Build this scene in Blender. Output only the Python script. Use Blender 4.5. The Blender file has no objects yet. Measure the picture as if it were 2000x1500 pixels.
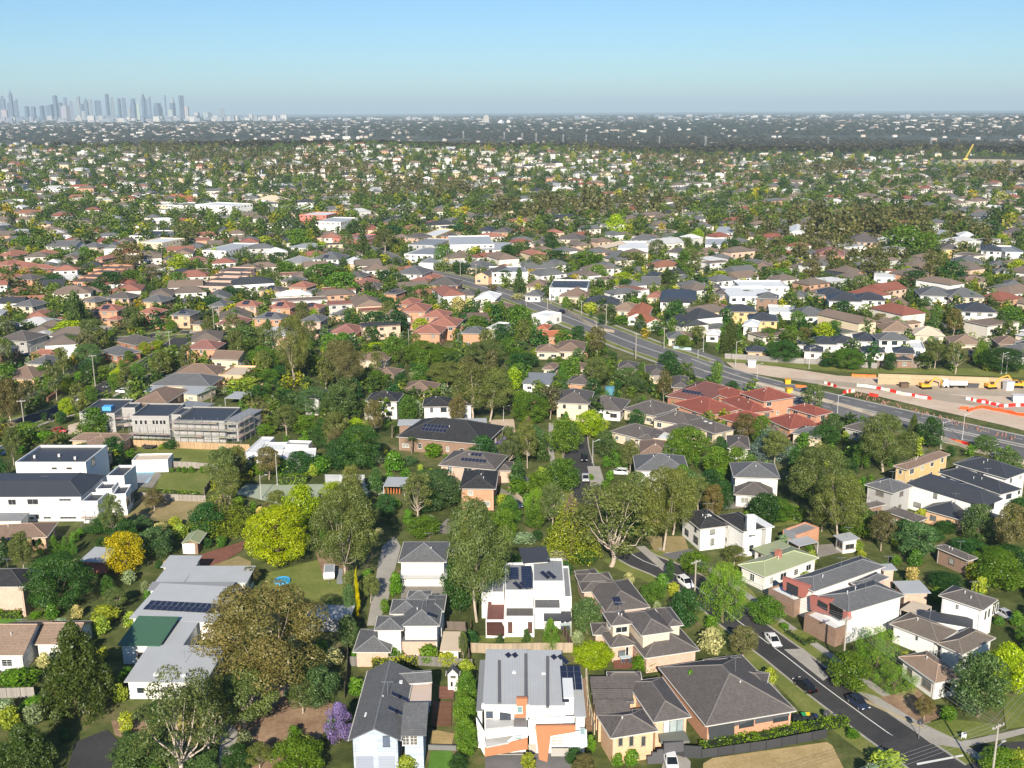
import bpy, math, random, re
import numpy as np
from mathutils import Vector, Matrix, Quaternion
sc = bpy.context.scene
COL = sc.collection
# ------------------------------------------------------------------ camera
CAM_H, FPX, HOR, ROLL = 90.0, 2050.0, 216.0, -0.006      # height in metres, focal length in photo pixels, horizon row
PITCH = math.atan((750 - HOR) / FPX)
cF = np.array([0, math.cos(PITCH), -math.sin(PITCH)]); cR0 = np.array([1.0, 0, 0]); cU0 = np.cross(cR0, cF)
cR = cR0 * math.cos(ROLL) + cU0 * math.sin(ROLL); cU = -cR0 * math.sin(ROLL) + cU0 * math.cos(ROLL)
cam = bpy.data.objects.new('camera', bpy.data.cameras.new('camera')); COL.objects.link(cam)
cam.data.sensor_width = 36; cam.data.lens = FPX / 2000 * 36
cam.data.clip_start = 1; cam.data.clip_end = 90000
cam.matrix_world = Matrix(((cR[0], cU[0], -cF[0], 0), (cR[1], cU[1], -cF[1], 0), (cR[2], cU[2], -cF[2], CAM_H), (0, 0, 0, 1)))
sc.camera = cam
# ------------------------------------------------------------------ sky, sun, exposure
SUN_EL, SUN_AZ = math.radians(29), math.radians(3.5)      # the sun stands behind the camera, shadows run away from it
sc.world = bpy.data.worlds.new('World'); sc.world.use_nodes = True
wn = sc.world.node_tree; wn.nodes.clear()
sky = wn.nodes.new('ShaderNodeTexSky'); sky.sky_type = 'NISHITA'; sky.sun_disc = False
sky.sun_elevation = SUN_EL; sky.sun_rotation = math.pi + SUN_AZ; sky.altitude = 100
sky.air_density = 1.0; sky.dust_density = 0.2; sky.ozone_density = 4.0
bg = wn.nodes.new('ShaderNodeBackground'); bg.inputs['Strength'].default_value = 0.078
wo = wn.nodes.new('ShaderNodeOutputWorld')
tint = wn.nodes.new('ShaderNodeMix'); tint.data_type = 'RGBA'; tint.blend_type = 'MULTIPLY'; tint.inputs[0].default_value = 1; tint.inputs[7].default_value = (.57, .75, .9, 1)
wn.links.new(sky.outputs[0], tint.inputs[6]); wn.links.new(tint.outputs[2], bg.inputs[0]); wn.links.new(bg.outputs[0], wo.inputs[0])
sun = bpy.data.objects.new('sun', bpy.data.lights.new('sun', 'SUN')); COL.objects.link(sun)
sun.data.energy = 5.0; sun.data.angle = math.radians(0.53); sun.data.color = (1.0, 0.9, 0.74)
sd = Vector((math.sin(SUN_AZ) * math.cos(SUN_EL), math.cos(SUN_AZ) * math.cos(SUN_EL), -math.sin(SUN_EL)))
sun.rotation_euler = sd.to_track_quat('-Z', 'Y').to_euler()
sc.view_settings.view_transform = 'Standard'; sc.view_settings.look = 'None'
sc.view_settings.gamma = 1; sc.view_settings.use_curve_mapping = False; sc.view_settings.exposure = 0.72
sc.cycles.max_bounces = 5; sc.cycles.diffuse_bounces = 2; sc.cycles.glossy_bounces = 2; sc.cycles.transmission_bounces = 2
sc.cycles.transparent_max_bounces = 4; sc.cycles.volume_bounces = 0
sc.cycles.caustics_reflective = False; sc.cycles.caustics_refractive = False
sc.cycles.use_denoising = True

# ------------------------------------------------------------------ terrain and pixel-to-place helpers
def sst(a, b, x):
    t = np.clip((x - a) / (b - a), 0, 1); return t * t * (3 - 2 * t)
def terrain(x, y):
    D = np.hypot(x, y)
    n = sst(850, 1500, D) * (1 - sst(2300, 2700, D))
    z = n * (9 * np.sin(x / 230 + 1.3) * np.sin(y / 260 + .6) + 3 * np.sin(x / 83 + y / 120))
    z = z + sst(1150, 1900, D) * (1 - sst(2150, 3300, D)) * (1 + 24 * sst(-250, 650, -x) + 4 * np.sin(x / 170 + 2) + 2 * np.sin(x / 61))
    z = z - 26 * sst(2300, 3300, D) * (1 - sst(4300, 6500, D))
    z = z + 46 * sst(2300, 3300, x) * sst(3600, 4500, D) * (1 - sst(6500, 8500, D))
    return z
def ray(u, v):
    return cF + cR * (u - 1000) / FPX - cU * (v - 750) / FPX
def P(u, v, z=0.0):
    """the place at height z that shows at photo pixel (u, v)"""
    d = ray(u, v); t = (z - CAM_H) / d[2]
    return np.array([d[0] * t, d[1] * t, z])
def PX(p):
    q = np.array([p[0], p[1], p[2] - CAM_H]); z = q @ cF
    return np.array([1000 + FPX * (q @ cR) / z, 750 - FPX * (q @ cU) / z])
def ppm(p):
    return FPX / (np.array([p[0], p[1], p[2] - CAM_H]) @ cF)
ZO = [0, 0, .35]
def Z(x, y, s=.35): ZO[:] = [x, y, s]
def zp(a, b): return ZO[0] + a * ZO[2], ZO[1] + b * ZO[2]
def G(a, b, z=0.0): return P(*zp(a, b), z)
def height_at(base, v):
    lo, hi = 0, 150.0
    for _ in range(40):
        m = (lo + hi) / 2
        if PX((base[0], base[1], base[2] + m))[1] > v: lo = m
        else: hi = m
    return lo

# ------------------------------------------------------------------ object helpers
def tag(o, label=None, cat=None, group=None, kind=None):
    if label: o['label'] = label
    if cat: o['category'] = cat
    if group: o['group'] = group
    if kind: o['kind'] = kind
    return o
def new(name, data=None, parent=None, loc=(0, 0, 0), rz=0.0, color=None, scale=None):
    o = bpy.data.objects.new(name, data); COL.objects.link(o)
    o.location = loc
    if rz: o.rotation_euler = (0, 0, rz)
    if parent is not None: o.parent = parent
    if color is not None: o.color = (*color[:3], 1)
    if scale is not None: o.scale = scale
    if data is None: o.empty_display_size = .5
    return o
class MB:
    """collects faces; build() links them as one mesh; uv is in metres along and up each face"""
    def __init__(s): s.v = []; s.f = []; s.m = []
    def poly(s, pts, m=0):
        i = len(s.v); s.v += [tuple(p) for p in pts]; s.f.append(tuple(range(i, i + len(pts)))); s.m.append(m)
    def box(s, x0, y0, z0, x1, y1, z1, m=0):
        i = len(s.v)
        s.v += [(x0, y0, z0), (x1, y0, z0), (x1, y1, z0), (x0, y1, z0), (x0, y0, z1), (x1, y0, z1), (x1, y1, z1), (x0, y1, z1)]
        for q in ((0, 3, 2, 1), (4, 5, 6, 7), (0, 1, 5, 4), (1, 2, 6, 5), (2, 3, 7, 6), (3, 0, 4, 7)):
            s.f.append(tuple(i + k for k in q)); s.m.append(m)
    def obox(s, c, ux, w, uy, d, z0, z1, m=0):
        """box on a turned rectangle: centre c, half sizes w, d along unit vectors ux, uy"""
        c = np.array(c[:2]); ux = np.array(ux[:2]); uy = np.array(uy[:2])
        p = [c - ux * w - uy * d, c + ux * w - uy * d, c + ux * w + uy * d, c - ux * w + uy * d]
        s.prism(p, z0, z1, m)
    def prism(s, p, z0, z1, m=0, mt=None):
        n = len(p); i = len(s.v)
        s.v += [(q[0], q[1], z0) for q in p] + [(q[0], q[1], z1) for q in p]
        s.f.append(tuple(i + k for k in reversed(range(n)))); s.m.append(m)
        s.f.append(tuple(i + n + k for k in range(n))); s.m.append(m if mt is None else mt)
        for k in range(n):
            j = (k + 1) % n; s.f.append((i + k, i + j, i + n + j, i + n + k)); s.m.append(m)
    def tube(s, a, b, r0, r1=None, n=6, m=0, cap=True):
        r1 = r0 if r1 is None else r1
        a = np.array(a, float); b = np.array(b, float); d = b - a; L = np.linalg.norm(d)
        if L < 1e-6: return
        d /= L; h = np.array([0, 0, 1.]) if abs(d[2]) < .9 else np.array([1., 0, 0])
        x = np.cross(d, h); x /= np.linalg.norm(x); y = np.cross(d, x); i = len(s.v)
        for c, r in ((a, r0), (b, r1)):
            for k in range(n):
                t = 2 * math.pi * k / n; s.v.append(tuple(c + r * (x * math.cos(t) + y * math.sin(t))))
        for k in range(n):
            j = (k + 1) % n; s.f.append((i + k, i + n + k, i + n + j, i + j)); s.m.append(m)
        if cap:
            s.f.append(tuple(i + k for k in range(n))); s.m.append(m)
            s.f.append(tuple(i + n + k for k in reversed(range(n)))); s.m.append(m)
    def mesh(s, name, mats, uv=True, smooth=False):
        me = bpy.data.meshes.new(name)
        me.from_pydata(s.v, [], s.f)
        for m in mats: me.materials.append(m)
        if len(mats) > 1: me.polygons.foreach_set('material_index', s.m)
        if uv and s.f:
            L = me.uv_layers.new(name='UVMap'); V = np.array(s.v, float); out = np.zeros((len(me.loops), 2)); k = 0
            for f in s.f:
                p = V[list(f)]
                nn = np.zeros(3)
                for a in range(1, len(p) - 1):
                    nn += np.cross(p[a] - p[0], p[a + 1] - p[0])
                l = np.linalg.norm(nn); nn = nn / l if l > 0 else np.array([0, 0, 1.])
                if abs(nn[2]) > .999: u = np.array([1., 0, 0])
                else:
                    u = np.cross([0, 0, 1.], nn); u /= np.linalg.norm(u)
                w = np.cross(nn, u)
                out[k:k + len(f), 0] = p @ u; out[k:k + len(f), 1] = p @ w; k += len(f)
            L.data.foreach_set('uv', out.ravel())
        if smooth: me.shade_smooth()
        me.update(); return me
    def build(s, name, mats, parent=None, loc=(0, 0, 0), rz=0.0, color=None, uv=True, smooth=False):
        return new(name, s.mesh(name, mats if isinstance(mats, (list, tuple)) else [mats], uv, smooth), parent, loc, rz, color)

# ------------------------------------------------------------------ materials
class NT:
    def __init__(s, name):
        s.mat = bpy.data.materials.new(name); s.mat.use_nodes = True; s.t = s.mat.node_tree; s.t.nodes.clear()
        s.out = s.n('ShaderNodeOutputMaterial'); s.b = s.n('ShaderNodeBsdfPrincipled')
        s.l(s.b.outputs[0], s.out.inputs[0]); s.b.inputs['Roughness'].default_value = .8
        s.b.inputs['Specular IOR Level'].default_value = .3
    def n(s, t, **k):
        x = s.t.nodes.new(t)
        for a, b in k.items(): setattr(x, a, b)
        return x
    def l(s, a, b): s.t.links.new(a, b)
    def val(s, i, v):
        if isinstance(v, (int, float, tuple)): i.default_value = v
        else: s.l(v, i)
    def math(s, op, a, b=0.0, c=0.0):
        x = s.n('ShaderNodeMath', operation=op); s.val(x.inputs[0], a); s.val(x.inputs[1], b); s.val(x.inputs[2], c); return x.outputs[0]
    def noise(s, vec, scale, det=3, rough=.55):
        x = s.n('ShaderNodeTexNoise'); x.inputs['Scale'].default_value = scale; x.inputs['Detail'].default_value = det
        x.inputs['Roughness'].default_value = rough
        if vec is not None: s.l(vec, x.inputs['Vector'])
        return x.outputs['Fac']
    def ramp(s, fac, stops, interp='LINEAR'):
        x = s.n('ShaderNodeValToRGB'); e = x.color_ramp.elements; x.color_ramp.interpolation = interp
        while len(e) < len(stops): e.new(.5)
        for i, (p, c) in enumerate(stops): e[i].position = p; e[i].color = (*c, 1) if len(c) == 3 else c
        s.l(fac, x.inputs[0]); return x.outputs[0]
    def mix(s, f, a, b, mode='MIX'):
        x = s.n('ShaderNodeMix', data_type='RGBA', blend_type=mode)
        s.val(x.inputs[0], f)
        s.val(x.inputs[6], a if not isinstance(a, tuple) or len(a) == 4 else (*a, 1)); s.val(x.inputs[7], b if not isinstance(b, tuple) or len(b) == 4 else (*b, 1)); return x.outputs[2]
    def grey(s, f, lo, hi):
        x = s.n('ShaderNodeMapRange'); s.l(f, x.inputs[0]); x.inputs[3].default_value = lo; x.inputs[4].default_value = hi
        c = s.n('ShaderNodeCombineColor')
        for i in range(3): s.l(x.outputs[0], c.inputs[i])
        return c.outputs[0]
    def pos(s): return s.n('ShaderNodeNewGeometry').outputs['Position']
    def uv(s): return s.n('ShaderNodeUVMap').outputs[0]
    def oc(s): return s.n('ShaderNodeObjectInfo').outputs['Color']
    def bump(s, h, st, dist):
        x = s.n('ShaderNodeBump'); x.inputs['Strength'].default_value = st; x.inputs['Distance'].default_value = dist
        s.l(h, x.inputs['Height']); s.l(x.outputs[0], s.b.inputs['Normal'])
    def col(s, c, rough=None):
        s.val(s.b.inputs['Base Color'], c if not isinstance(c, tuple) or len(c) == 4 else (*c, 1))
        if rough is not None: s.val(s.b.inputs['Roughness'], rough)
        return s.mat
MAT = {}
def m_plain(name, col=None, rough=.8, amp=.12, scale=.6, spec=.3, metal=0.0):
    """paint, render, concrete ...; the colour comes from the object when none is given"""
    n = NT(name); base = n.oc() if col is None else (*col, 1)
    p = n.pos(); f = n.math('ADD', n.math('MULTIPLY', n.noise(p, scale, 4), .6), n.math('MULTIPLY', n.noise(p, scale * 9, 3), .4))
    if name == 'render':   # rain streaks down the wall
        mp = n.n('ShaderNodeMapping'); mp.inputs['Scale'].default_value = (2.2, 2.2, .18); n.l(p, mp.inputs[0]); f = n.math('ADD', n.math('MULTIPLY', f, .5), n.math('MULTIPLY', n.noise(mp.outputs[0], 1.0, 4), .5))
    c = n.mix(1.0, base, n.grey(f, 1 - amp * 2, 1 + amp), 'MULTIPLY')
    n.b.inputs['Specular IOR Level'].default_value = spec; n.b.inputs['Metallic'].default_value = metal
    MAT[name] = n.col(c, rough); return n.mat
def m_tile(name, course=.34, amp=.22):
    n = NT(name); uv = n.uv(); sx = n.n('ShaderNodeSeparateXYZ'); n.l(uv, sx.inputs[0])
    row = n.math('FRACT', n.math('DIVIDE', sx.outputs[1], course)); col = n.math('FRACT', n.math('DIVIDE', sx.outputs[0], .3))
    shade = n.math('MULTIPLY', n.math('LESS_THAN', row, .16), .35)
    shade2 = n.math('MULTIPLY', n.math('LESS_THAN', col, .18), .12)
    cell = n.n('ShaderNodeTexWhiteNoise', noise_dimensions='2D'); cx = n.n('ShaderNodeCombineXYZ')
    n.l(n.math('FLOOR', n.math('DIVIDE', sx.outputs[0], .3)), cx.inputs[0]); n.l(n.math('FLOOR', n.math('DIVIDE', sx.outputs[1], course)), cx.inputs[1]); n.l(cx.outputs[0], cell.inputs['Vector'])
    p = n.pos(); f = n.math('ADD', n.math('MULTIPLY', n.noise(p, .35, 5, .65), .65), n.math('MULTIPLY', cell.outputs['Value'], .35))
    k = n.math('SUBTRACT', n.math('SUBTRACT', 1.0, shade), shade2)
    g = n.grey(f, 1 - amp * 1.7, 1 + amp)
    c = n.mix(1.0, n.oc(), g, 'MULTIPLY'); kk = n.n('ShaderNodeCombineColor')
    for i in range(3): n.l(k, kk.inputs[i])
    c = n.mix(1.0, c, kk.outputs[0], 'MULTIPLY')
    lich = n.ramp(n.noise(p, 1.7, 5, .7), [(.56, (0, 0, 0)), (.72, (1, 1, 1))])
    c = n.mix(n.math('MULTIPLY', lich, .22), c, (.27, .25, .2))
    n.bump(n.math('ADD', row, n.math('MULTIPLY', n.math('SINE', n.math('MULTIPLY', sx.outputs[0], 21)), .25)), .5, .04)
    MAT[name] = n.col(c, .75); return n.mat
def m_metal(name, rib=.38, amp=.06):
    n = NT(name); uv = n.uv(); sx = n.n('ShaderNodeSeparateXYZ'); n.l(uv, sx.inputs[0])
    r = n.math('FRACT', n.math('DIVIDE', sx.outputs[0], rib)); line = n.math('LESS_THAN', r, .14)
    p = n.pos(); f = n.noise(p, .3, 5, .6)
    c = n.mix(1.0, n.oc(), n.grey(f, 1 - amp * 2.4, 1 + amp * 1.4), 'MULTIPLY')
    c = n.mix(n.math('MULTIPLY', line, .16), c, (.04, .04, .045))
    n.bump(n.math('MULTIPLY', line, 1.0), .35, .03)
    n.b.inputs['Specular IOR Level'].default_value = .35
    MAT[name] = n.col(c, .5); return n.mat
def m_brick(name, course=.086, lng=.24):
    n = NT(name); b = n.n('ShaderNodeTexBrick'); n.l(n.uv(), b.inputs['Vector'])
    b.inputs['Scale'].default_value = 1; b.inputs['Brick Width'].default_value = lng; b.inputs['Row Height'].default_value = course
    b.inputs['Mortar Size'].default_value = .01; b.inputs['Color1'].default_value = (1, 1, 1, 1); b.inputs['Color2'].default_value = (.72, .7, .7, 1)
    b.inputs['Mortar'].default_value = (.85, .85, .82, 1); b.inputs['Mortar Smooth'].default_value = .3
    c = n.mix(1.0, n.oc(), b.outputs['Color'], 'MULTIPLY'); c = n.mix(1.0, c, n.grey(n.noise(n.pos(), .5, 4), .8, 1.15), 'MULTIPLY')
    MAT[name] = n.col(c, .9); return n.mat
def m_board(name, w=.18, vertical=False, dark=.35):
    n = NT(name); sx = n.n('ShaderNodeSeparateXYZ'); n.l(n.uv(), sx.inputs[0]); a = sx.outputs[0 if vertical else 1]
    cell = n.n('ShaderNodeTexWhiteNoise', noise_dimensions='1D'); n.l(n.math('FLOOR', n.math('DIVIDE', a, w)), cell.inputs['W'])
    line = n.math('LESS_THAN', n.math('FRACT', n.math('DIVIDE', a, w)), .14)
    c = n.mix(1.0, n.oc(), n.grey(cell.outputs['Value'], .8, 1.1), 'MULTIPLY')
    c = n.mix(1.0, c, n.grey(n.noise(n.pos(), 1.5, 4), .8, 1.15), 'MULTIPLY')
    c = n.mix(n.math('MULTIPLY', line, dark), c, (.02, .02, .02))
    n.bump(line, .4, .02); MAT[name] = n.col(c, .8); return n.mat
def m_ground(name, stops, scale=.12, rough=.95, fine=2.5, amp=.25, bump=.0):
    n = NT(name); p = n.pos()
    f = n.math('ADD', n.math('MULTIPLY', n.noise(p, scale, 6, .62), .7), n.math('MULTIPLY', n.noise(p, scale * 7, 4, .6), .3))
    c = n.ramp(f, stops); c = n.mix(1.0, c, n.grey(n.noise(p, fine, 4, .7), 1 - amp * 1.6, 1 + amp), 'MULTIPLY')
    if bump: n.bump(n.noise(p, fine * 1.5, 3), bump, .15)
    n.b.inputs['Specular IOR Level'].default_value = .15
    MAT[name] = n.col(c, rough); return n.mat
def m_leaf(name, inst=False):
    n = NT(name)
    if inst: a = n.n('ShaderNodeAttribute', attribute_type='INSTANCER', attribute_name='col'); base = a.outputs['Color']
    else: base = n.oc()
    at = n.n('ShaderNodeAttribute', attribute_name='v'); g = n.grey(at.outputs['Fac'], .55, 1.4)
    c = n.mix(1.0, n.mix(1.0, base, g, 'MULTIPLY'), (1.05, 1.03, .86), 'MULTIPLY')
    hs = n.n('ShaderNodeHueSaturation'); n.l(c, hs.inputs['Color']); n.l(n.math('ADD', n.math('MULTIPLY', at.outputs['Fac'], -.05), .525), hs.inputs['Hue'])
    hs.inputs['Saturation'].default_value = 1.12
    d = n.n('ShaderNodeBsdfDiffuse'); t = n.n('ShaderNodeBsdfTranslucent'); mx = n.n('ShaderNodeMixShader'); mx.inputs[0].default_value = .32
    n.l(hs.outputs[0], d.inputs[0]); n.l(hs.outputs[0], t.inputs[0]); n.l(d.outputs[0], mx.inputs[1]); n.l(t.outputs[0], mx.inputs[2])
    gl = n.n('ShaderNodeBsdfGlossy'); gl.inputs['Roughness'].default_value = .45; gl.inputs['Color'].default_value = (1, 1, 1, 1)
    m2 = n.n('ShaderNodeMixShader'); m2.inputs[0].default_value = .025; n.l(mx.outputs[0], m2.inputs[1]); n.l(gl.outputs[0], m2.inputs[2])
    n.l(m2.outputs[0], n.out.inputs[0]); n.t.nodes.remove(n.b)
    MAT[name] = n.mat; return n.mat
def m_glass(name):
    n = NT(name); c = n.mix(1.0, n.oc(), n.grey(n.noise(n.pos(), .9, 3), .6, 1.3), 'MULTIPLY')
    n.b.inputs['Specular IOR Level'].default_value = .6; MAT[name] = n.col(c, .12); return n.mat
m_plain('render'); m_plain('paint', amp=.05, rough=.55); m_plain('concrete', amp=.16, rough=.9, scale=.4)
m_plain('carpaint', amp=.02, rough=.25, spec=.6); m_plain('rubber', (.02, .02, .02), .9); m_plain('steel', (.35, .36, .37), .45, metal=.5)
m_plain('timber', amp=.25, rough=.85, scale=1.2); m_plain('bark', amp=.35, rough=.95, scale=1.1)
m_tile('tile'); m_metal('metal'); m_brick('brick'); m_board('board'); m_board('paling', .11, True, .45); m_board('decking', .14)
m_glass('glass'); m_leaf('leaf'); m_leaf('leaf_far', True)
n = NT('solar'); b = n.n('ShaderNodeTexBrick'); n.l(n.uv(), b.inputs['Vector']); b.offset = 0
b.inputs['Scale'].default_value = 1; b.inputs['Brick Width'].default_value = .17; b.inputs['Row Height'].default_value = .17; b.inputs['Mortar Size'].default_value = .008
b.inputs['Color1'].default_value = (.008, .012, .035, 1); b.inputs['Color2'].default_value = (.01, .014, .04, 1); b.inputs['Mortar'].default_value = (.06, .065, .09, 1)
n.b.inputs['Specular IOR Level'].default_value = .5; MAT['solar'] = n.col(b.outputs['Color'], .18)
m_ground('soil', [(.3, (.022, .02, .012)), (.45, (.035, .045, .014)), (.55, (.06, .075, .02)), (.68, (.11, .085, .045))], .09)
m_ground('grass', [(.3, (.11, .15, .03)), (.5, (.17, .2, .05)), (.7, (.27, .26, .09))], .16)
m_ground('greengrass', [(.3, (.08, .19, .025)), (.6, (.12, .25, .04))], .3)
m_ground('drygrass', [(.3, (.2, .19, .06)), (.5, (.31, .25, .12)), (.7, (.42, .33, .18))], .14)
m_ground('straw', [(.3, (.33, .24, .11)), (.6, (.48, .36, .18))], .3)
m_ground('dirt', [(.3, (.3, .23, .17)), (.5, (.4, .34, .27)), (.7, (.5, .44, .37))], .04, amp=.1, fine=.8)
m_ground('paledirt', [(.25, (.4, .3, .22)), (.45, (.54, .43, .33)), (.7, (.66, .56, .46))], .05, amp=.08, fine=.8)
m_ground('mulch', [(.3, (.17, .1, .06)), (.5, (.3, .2, .13)), (.7, (.42, .3, .2))], .2)
m_ground('asphalt', [(.3, (.04, .041, .044)), (.5, (.055, .055, .058)), (.7, (.075, .073, .073))], .15, amp=.1, fine=3)
m_ground('greyasphalt', [(.3, (.11, .11, .115)), (.5, (.15, .15, .155)), (.7, (.2, .195, .195))], .06, amp=.08, fine=1.5)
m_ground('path', [(.3, (.3, .28, .25)), (.7, (.42, .4, .36))], .3, amp=.1)
m_ground('paving', [(.3, (.2, .185, .165)), (.7, (.3, .28, .25))], .3, amp=.12)
m_ground('redpaving', [(.3, (.16, .07, .05)), (.7, (.26, .12, .085))], .3, amp=.12)
m_ground('court', [(.3, (.3, .35, .26)), (.7, (.38, .42, .33))], .1, amp=.08)
m_ground('faint', [(.3, (.03, .04, .02)), (.5, (.05, .06, .03)), (.62, (.12, .11, .09)), (.7, (.3, .27, .23))], .012, amp=.2, fine=.08)
m_plain('line', (.75, .75, .72), .7, amp=.15); m_plain('water', (.05, .3, .5), .06, amp=.1, spec=.7)
m_plain('blue', (.03, .25, .7), .5)
# ------------------------------------------------------------------ foliage prototypes, unit size: z 0..1, radius .5
def leaf_mesh(name, C, N, size, val, mat='leaf', asp=.8, rng=None, up=None):
    """one quad per leaf clump: centres C, normals N, sizes, brightness value per leaf"""
    n = len(C); r = rng.normal(size=(n, 3)); u = np.cross(N, r); u /= np.linalg.norm(u, axis=1)[:, None] + 1e-9
    if up is not None:
        u = u * (1 - up) + np.array([0, 0, 1.]) * up; u /= np.linalg.norm(u, axis=1)[:, None] + 1e-9
    w = np.cross(N, u); w /= np.linalg.norm(w, axis=1)[:, None] + 1e-9
    s = size[:, None]; k = rng.uniform(.55, 1.2, size=(n, 4))
    V = np.stack([C - u * s * k[:, :1], C + w * s * asp * k[:, 1:2], C + u * s * k[:, 2:3], C - w * s * asp * k[:, 3:4]], 1).reshape(-1, 3)
    me = bpy.data.meshes.new(name); me.vertices.add(4 * n); me.vertices.foreach_set('co', V.ravel())
    me.loops.add(4 * n); me.loops.foreach_set('vertex_index', np.arange(4 * n, dtype=np.int32))
    me.polygons.add(n); me.polygons.foreach_set('loop_start', np.arange(0, 4 * n, 4, dtype=np.int32))
    me.polygons.foreach_set('loop_total', np.full(n, 4, dtype=np.int32))
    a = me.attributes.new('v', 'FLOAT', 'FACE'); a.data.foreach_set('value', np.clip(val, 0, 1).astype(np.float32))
    me.materials.append(MAT[mat]); me.update(calc_edges=True); return me
def lobes_crown(name, seed, lobes, n, leaf, mat='leaf', bias=.35, jit=.55, asp=.8, up=None, shell=.35):
    rng = np.random.default_rng(seed); L = np.array(lobes, float)           # cx cy cz rx ry rz
    w = (L[:, 3] * L[:, 4]) ** .9; cnt = np.maximum(6, (n * w / w.sum()).astype(int)); idx = np.repeat(np.arange(len(L)), cnt); m = len(idx)
    d = rng.normal(size=(m, 3)); d[:, 2] += bias; d /= np.linalg.norm(d, axis=1)[:, None]
    rad = 1 - shell * rng.random(m) ** 1.6
    C = L[idx, :3] + d * L[idx, 3:] * rad[:, None]
    nd = d / L[idx, 3:]; nd /= np.linalg.norm(nd, axis=1)[:, None]
    N = nd + rng.normal(size=(m, 3)) * jit; N /= np.linalg.norm(N, axis=1)[:, None]
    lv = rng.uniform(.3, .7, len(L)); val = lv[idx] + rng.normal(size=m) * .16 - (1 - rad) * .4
    return leaf_mesh(name, C, N, leaf * rng.uniform(.6, 1.25, m), val, mat, asp, rng, up)
def limb(mb, a, b, r0, r1, rng, seg=4, bend=.12, n=6):
    a = np.array(a, float); b = np.array(b, float); L = np.linalg.norm(b - a); prev = a; off = rng.normal(size=3) * bend * L
    for i in range(1, seg + 1):
        t = i / seg; q = a + (b - a) * t + off * math.sin(math.pi * t) + (rng.normal(size=3) * .02 * L if i < seg else 0)
        mb.tube(prev, q, r0 + (r1 - r0) * (i - 1) / seg, r0 + (r1 - r0) * t, n, cap=False); prev = q
    return prev
def dome_lobes(rng, n, base, top, prof, r, ro=.5, inner=.25, squash=.8):
    """lobe centres on a crown outline; prof(t) gives the radius share at height share t"""
    out = []
    for i in range(n):
        t = (i + rng.random()) / n; z = base + (top - base) * t; R = prof(t) * ro
        a = i * 2.399 + rng.normal() * .4; q = R * (1 - (rng.random() * inner)) if rng.random() < .85 else R * rng.random()
        rr = r * rng.uniform(.75, 1.3); q = max(0, q - rr * .75)
        out.append((q * math.cos(a), q * math.sin(a), min(z, top - rr * squash * .6), rr, rr, rr * squash))
    return out
PROTO = {}
def proto(key, lobes, n, leaf, seed, trunk_h=.3, tr=.03, limbs=True, **k):
    rng = np.random.default_rng(seed + 7); crown = lobes_crown('crown_' + key, seed, lobes, n, leaf, **k)
    mb = MB(); top = (rng.normal() * .03, rng.normal() * .03, trunk_h); limb(mb, (0, 0, -.03), top, tr, tr * .75, rng, 3, .04, 7)
    if limbs:
        for i, l in enumerate(lobes):
            if limbs is True or i % limbs == 0:
                m = (np.array(top) * .45 + np.array(l[:3]) * .55) + rng.normal(size=3) * .02; m[2] -= .03
                limb(mb, top, m, tr * .42, tr * .2, rng, 3, .08, 5); limb(mb, m, l[:3], tr * .2, tr * .06, rng, 2, .06, 4)
    PROTO.setdefault(key.rstrip('0123456789'), []).append((crown, mb.mesh('trunk_' + key, [MAT['bark']], False, True)))
R_ = lambda s: np.random.default_rng(s)
ball = lambda t: math.sqrt(max(.05, 1 - (2 * t - .9) ** 2 / 1.25))
egg = lambda t: (math.sin(math.pi * min(1, t * .8 + .22))) ** .7
for i in range(3):      # eucalypts: separate leaf clumps on pale rising limbs
    rng = R_(10 + i); L = dome_lobes(rng, 40, .36, 1.0, lambda t: .72 + .38 * math.sin(math.pi * t) - .25 * t, .125, squash=.68)
    proto(f'gum{i}', L, 12000, .017, 20 + i, .3, .022, 2, jit=.5, bias=.5, asp=.6, shell=.35)
for i in range(2):      # old eucalypt with a bare branching middle
    rng = R_(40 + i); L = dome_lobes(rng, 34, .4, 1.0, lambda t: .98 - .3 * t, .105, squash=.6)
    proto(f'bare{i}', L, 6000, .016, 50 + i, .22, .026, 2, jit=.55, bias=.5, asp=.55, shell=.4)
for i in range(3):      # round garden trees
    rng = R_(60 + i); L = dome_lobes(rng, 48, .14, 1.0, ball, .14)
    proto(f'round{i}', L, 8000, .02, 70 + i, .25, .03, 6, jit=.55)
for i in range(2):      # oval trees
    rng = R_(80 + i); L = dome_lobes(rng, 46, .1, 1.0, egg, .13)
    proto(f'oval{i}', L, 7000, .018, 90 + i, .25, .028, 6, jit=.6)
for i in range(2):      # cypress: many upswept sprays
    rng = R_(100 + i); L = [(x * .97, y * .97, z, r * .62, r * .62, r * 1.15) for x, y, z, r, _, _ in dome_lobes(rng, 150, .04, .97, lambda t: (1 - t) ** .6 * .9 + .1, .1, inner=.5)]
    proto(f'cypress{i}', L, 15000, .021, 110 + i, .3, .03, False, jit=.5, asp=.4, up=.45)
for i in range(2):      # cedar: flat tiers
    rng = R_(120 + i); L = []
    for k in range(13):
        t = k / 12; z = .1 + .86 * t; R = .48 * (1 - t) ** .75 + .03
        for j in range(max(2, int(9 * (1 - t) + 2))):
            a = j * 6.283 / max(2, int(9 * (1 - t) + 2)) + k * 1.1 + rng.normal() * .15; q = R * rng.uniform(.55, .85)
            L.append((q * math.cos(a), q * math.sin(a), z - q * .08, R * .42 + .02, R * .42 + .02, .035))
    proto(f'cedar{i}', L, 8000, .018, 130 + i, .9, .022, 4, jit=.5, asp=.5, bias=.6)
rng = R_(145); L = dome_lobes(rng, 44, .34, 1.0, lambda t: .74 + .36 * math.sin(math.pi * t) - .25 * t, .118, squash=.78)
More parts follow.
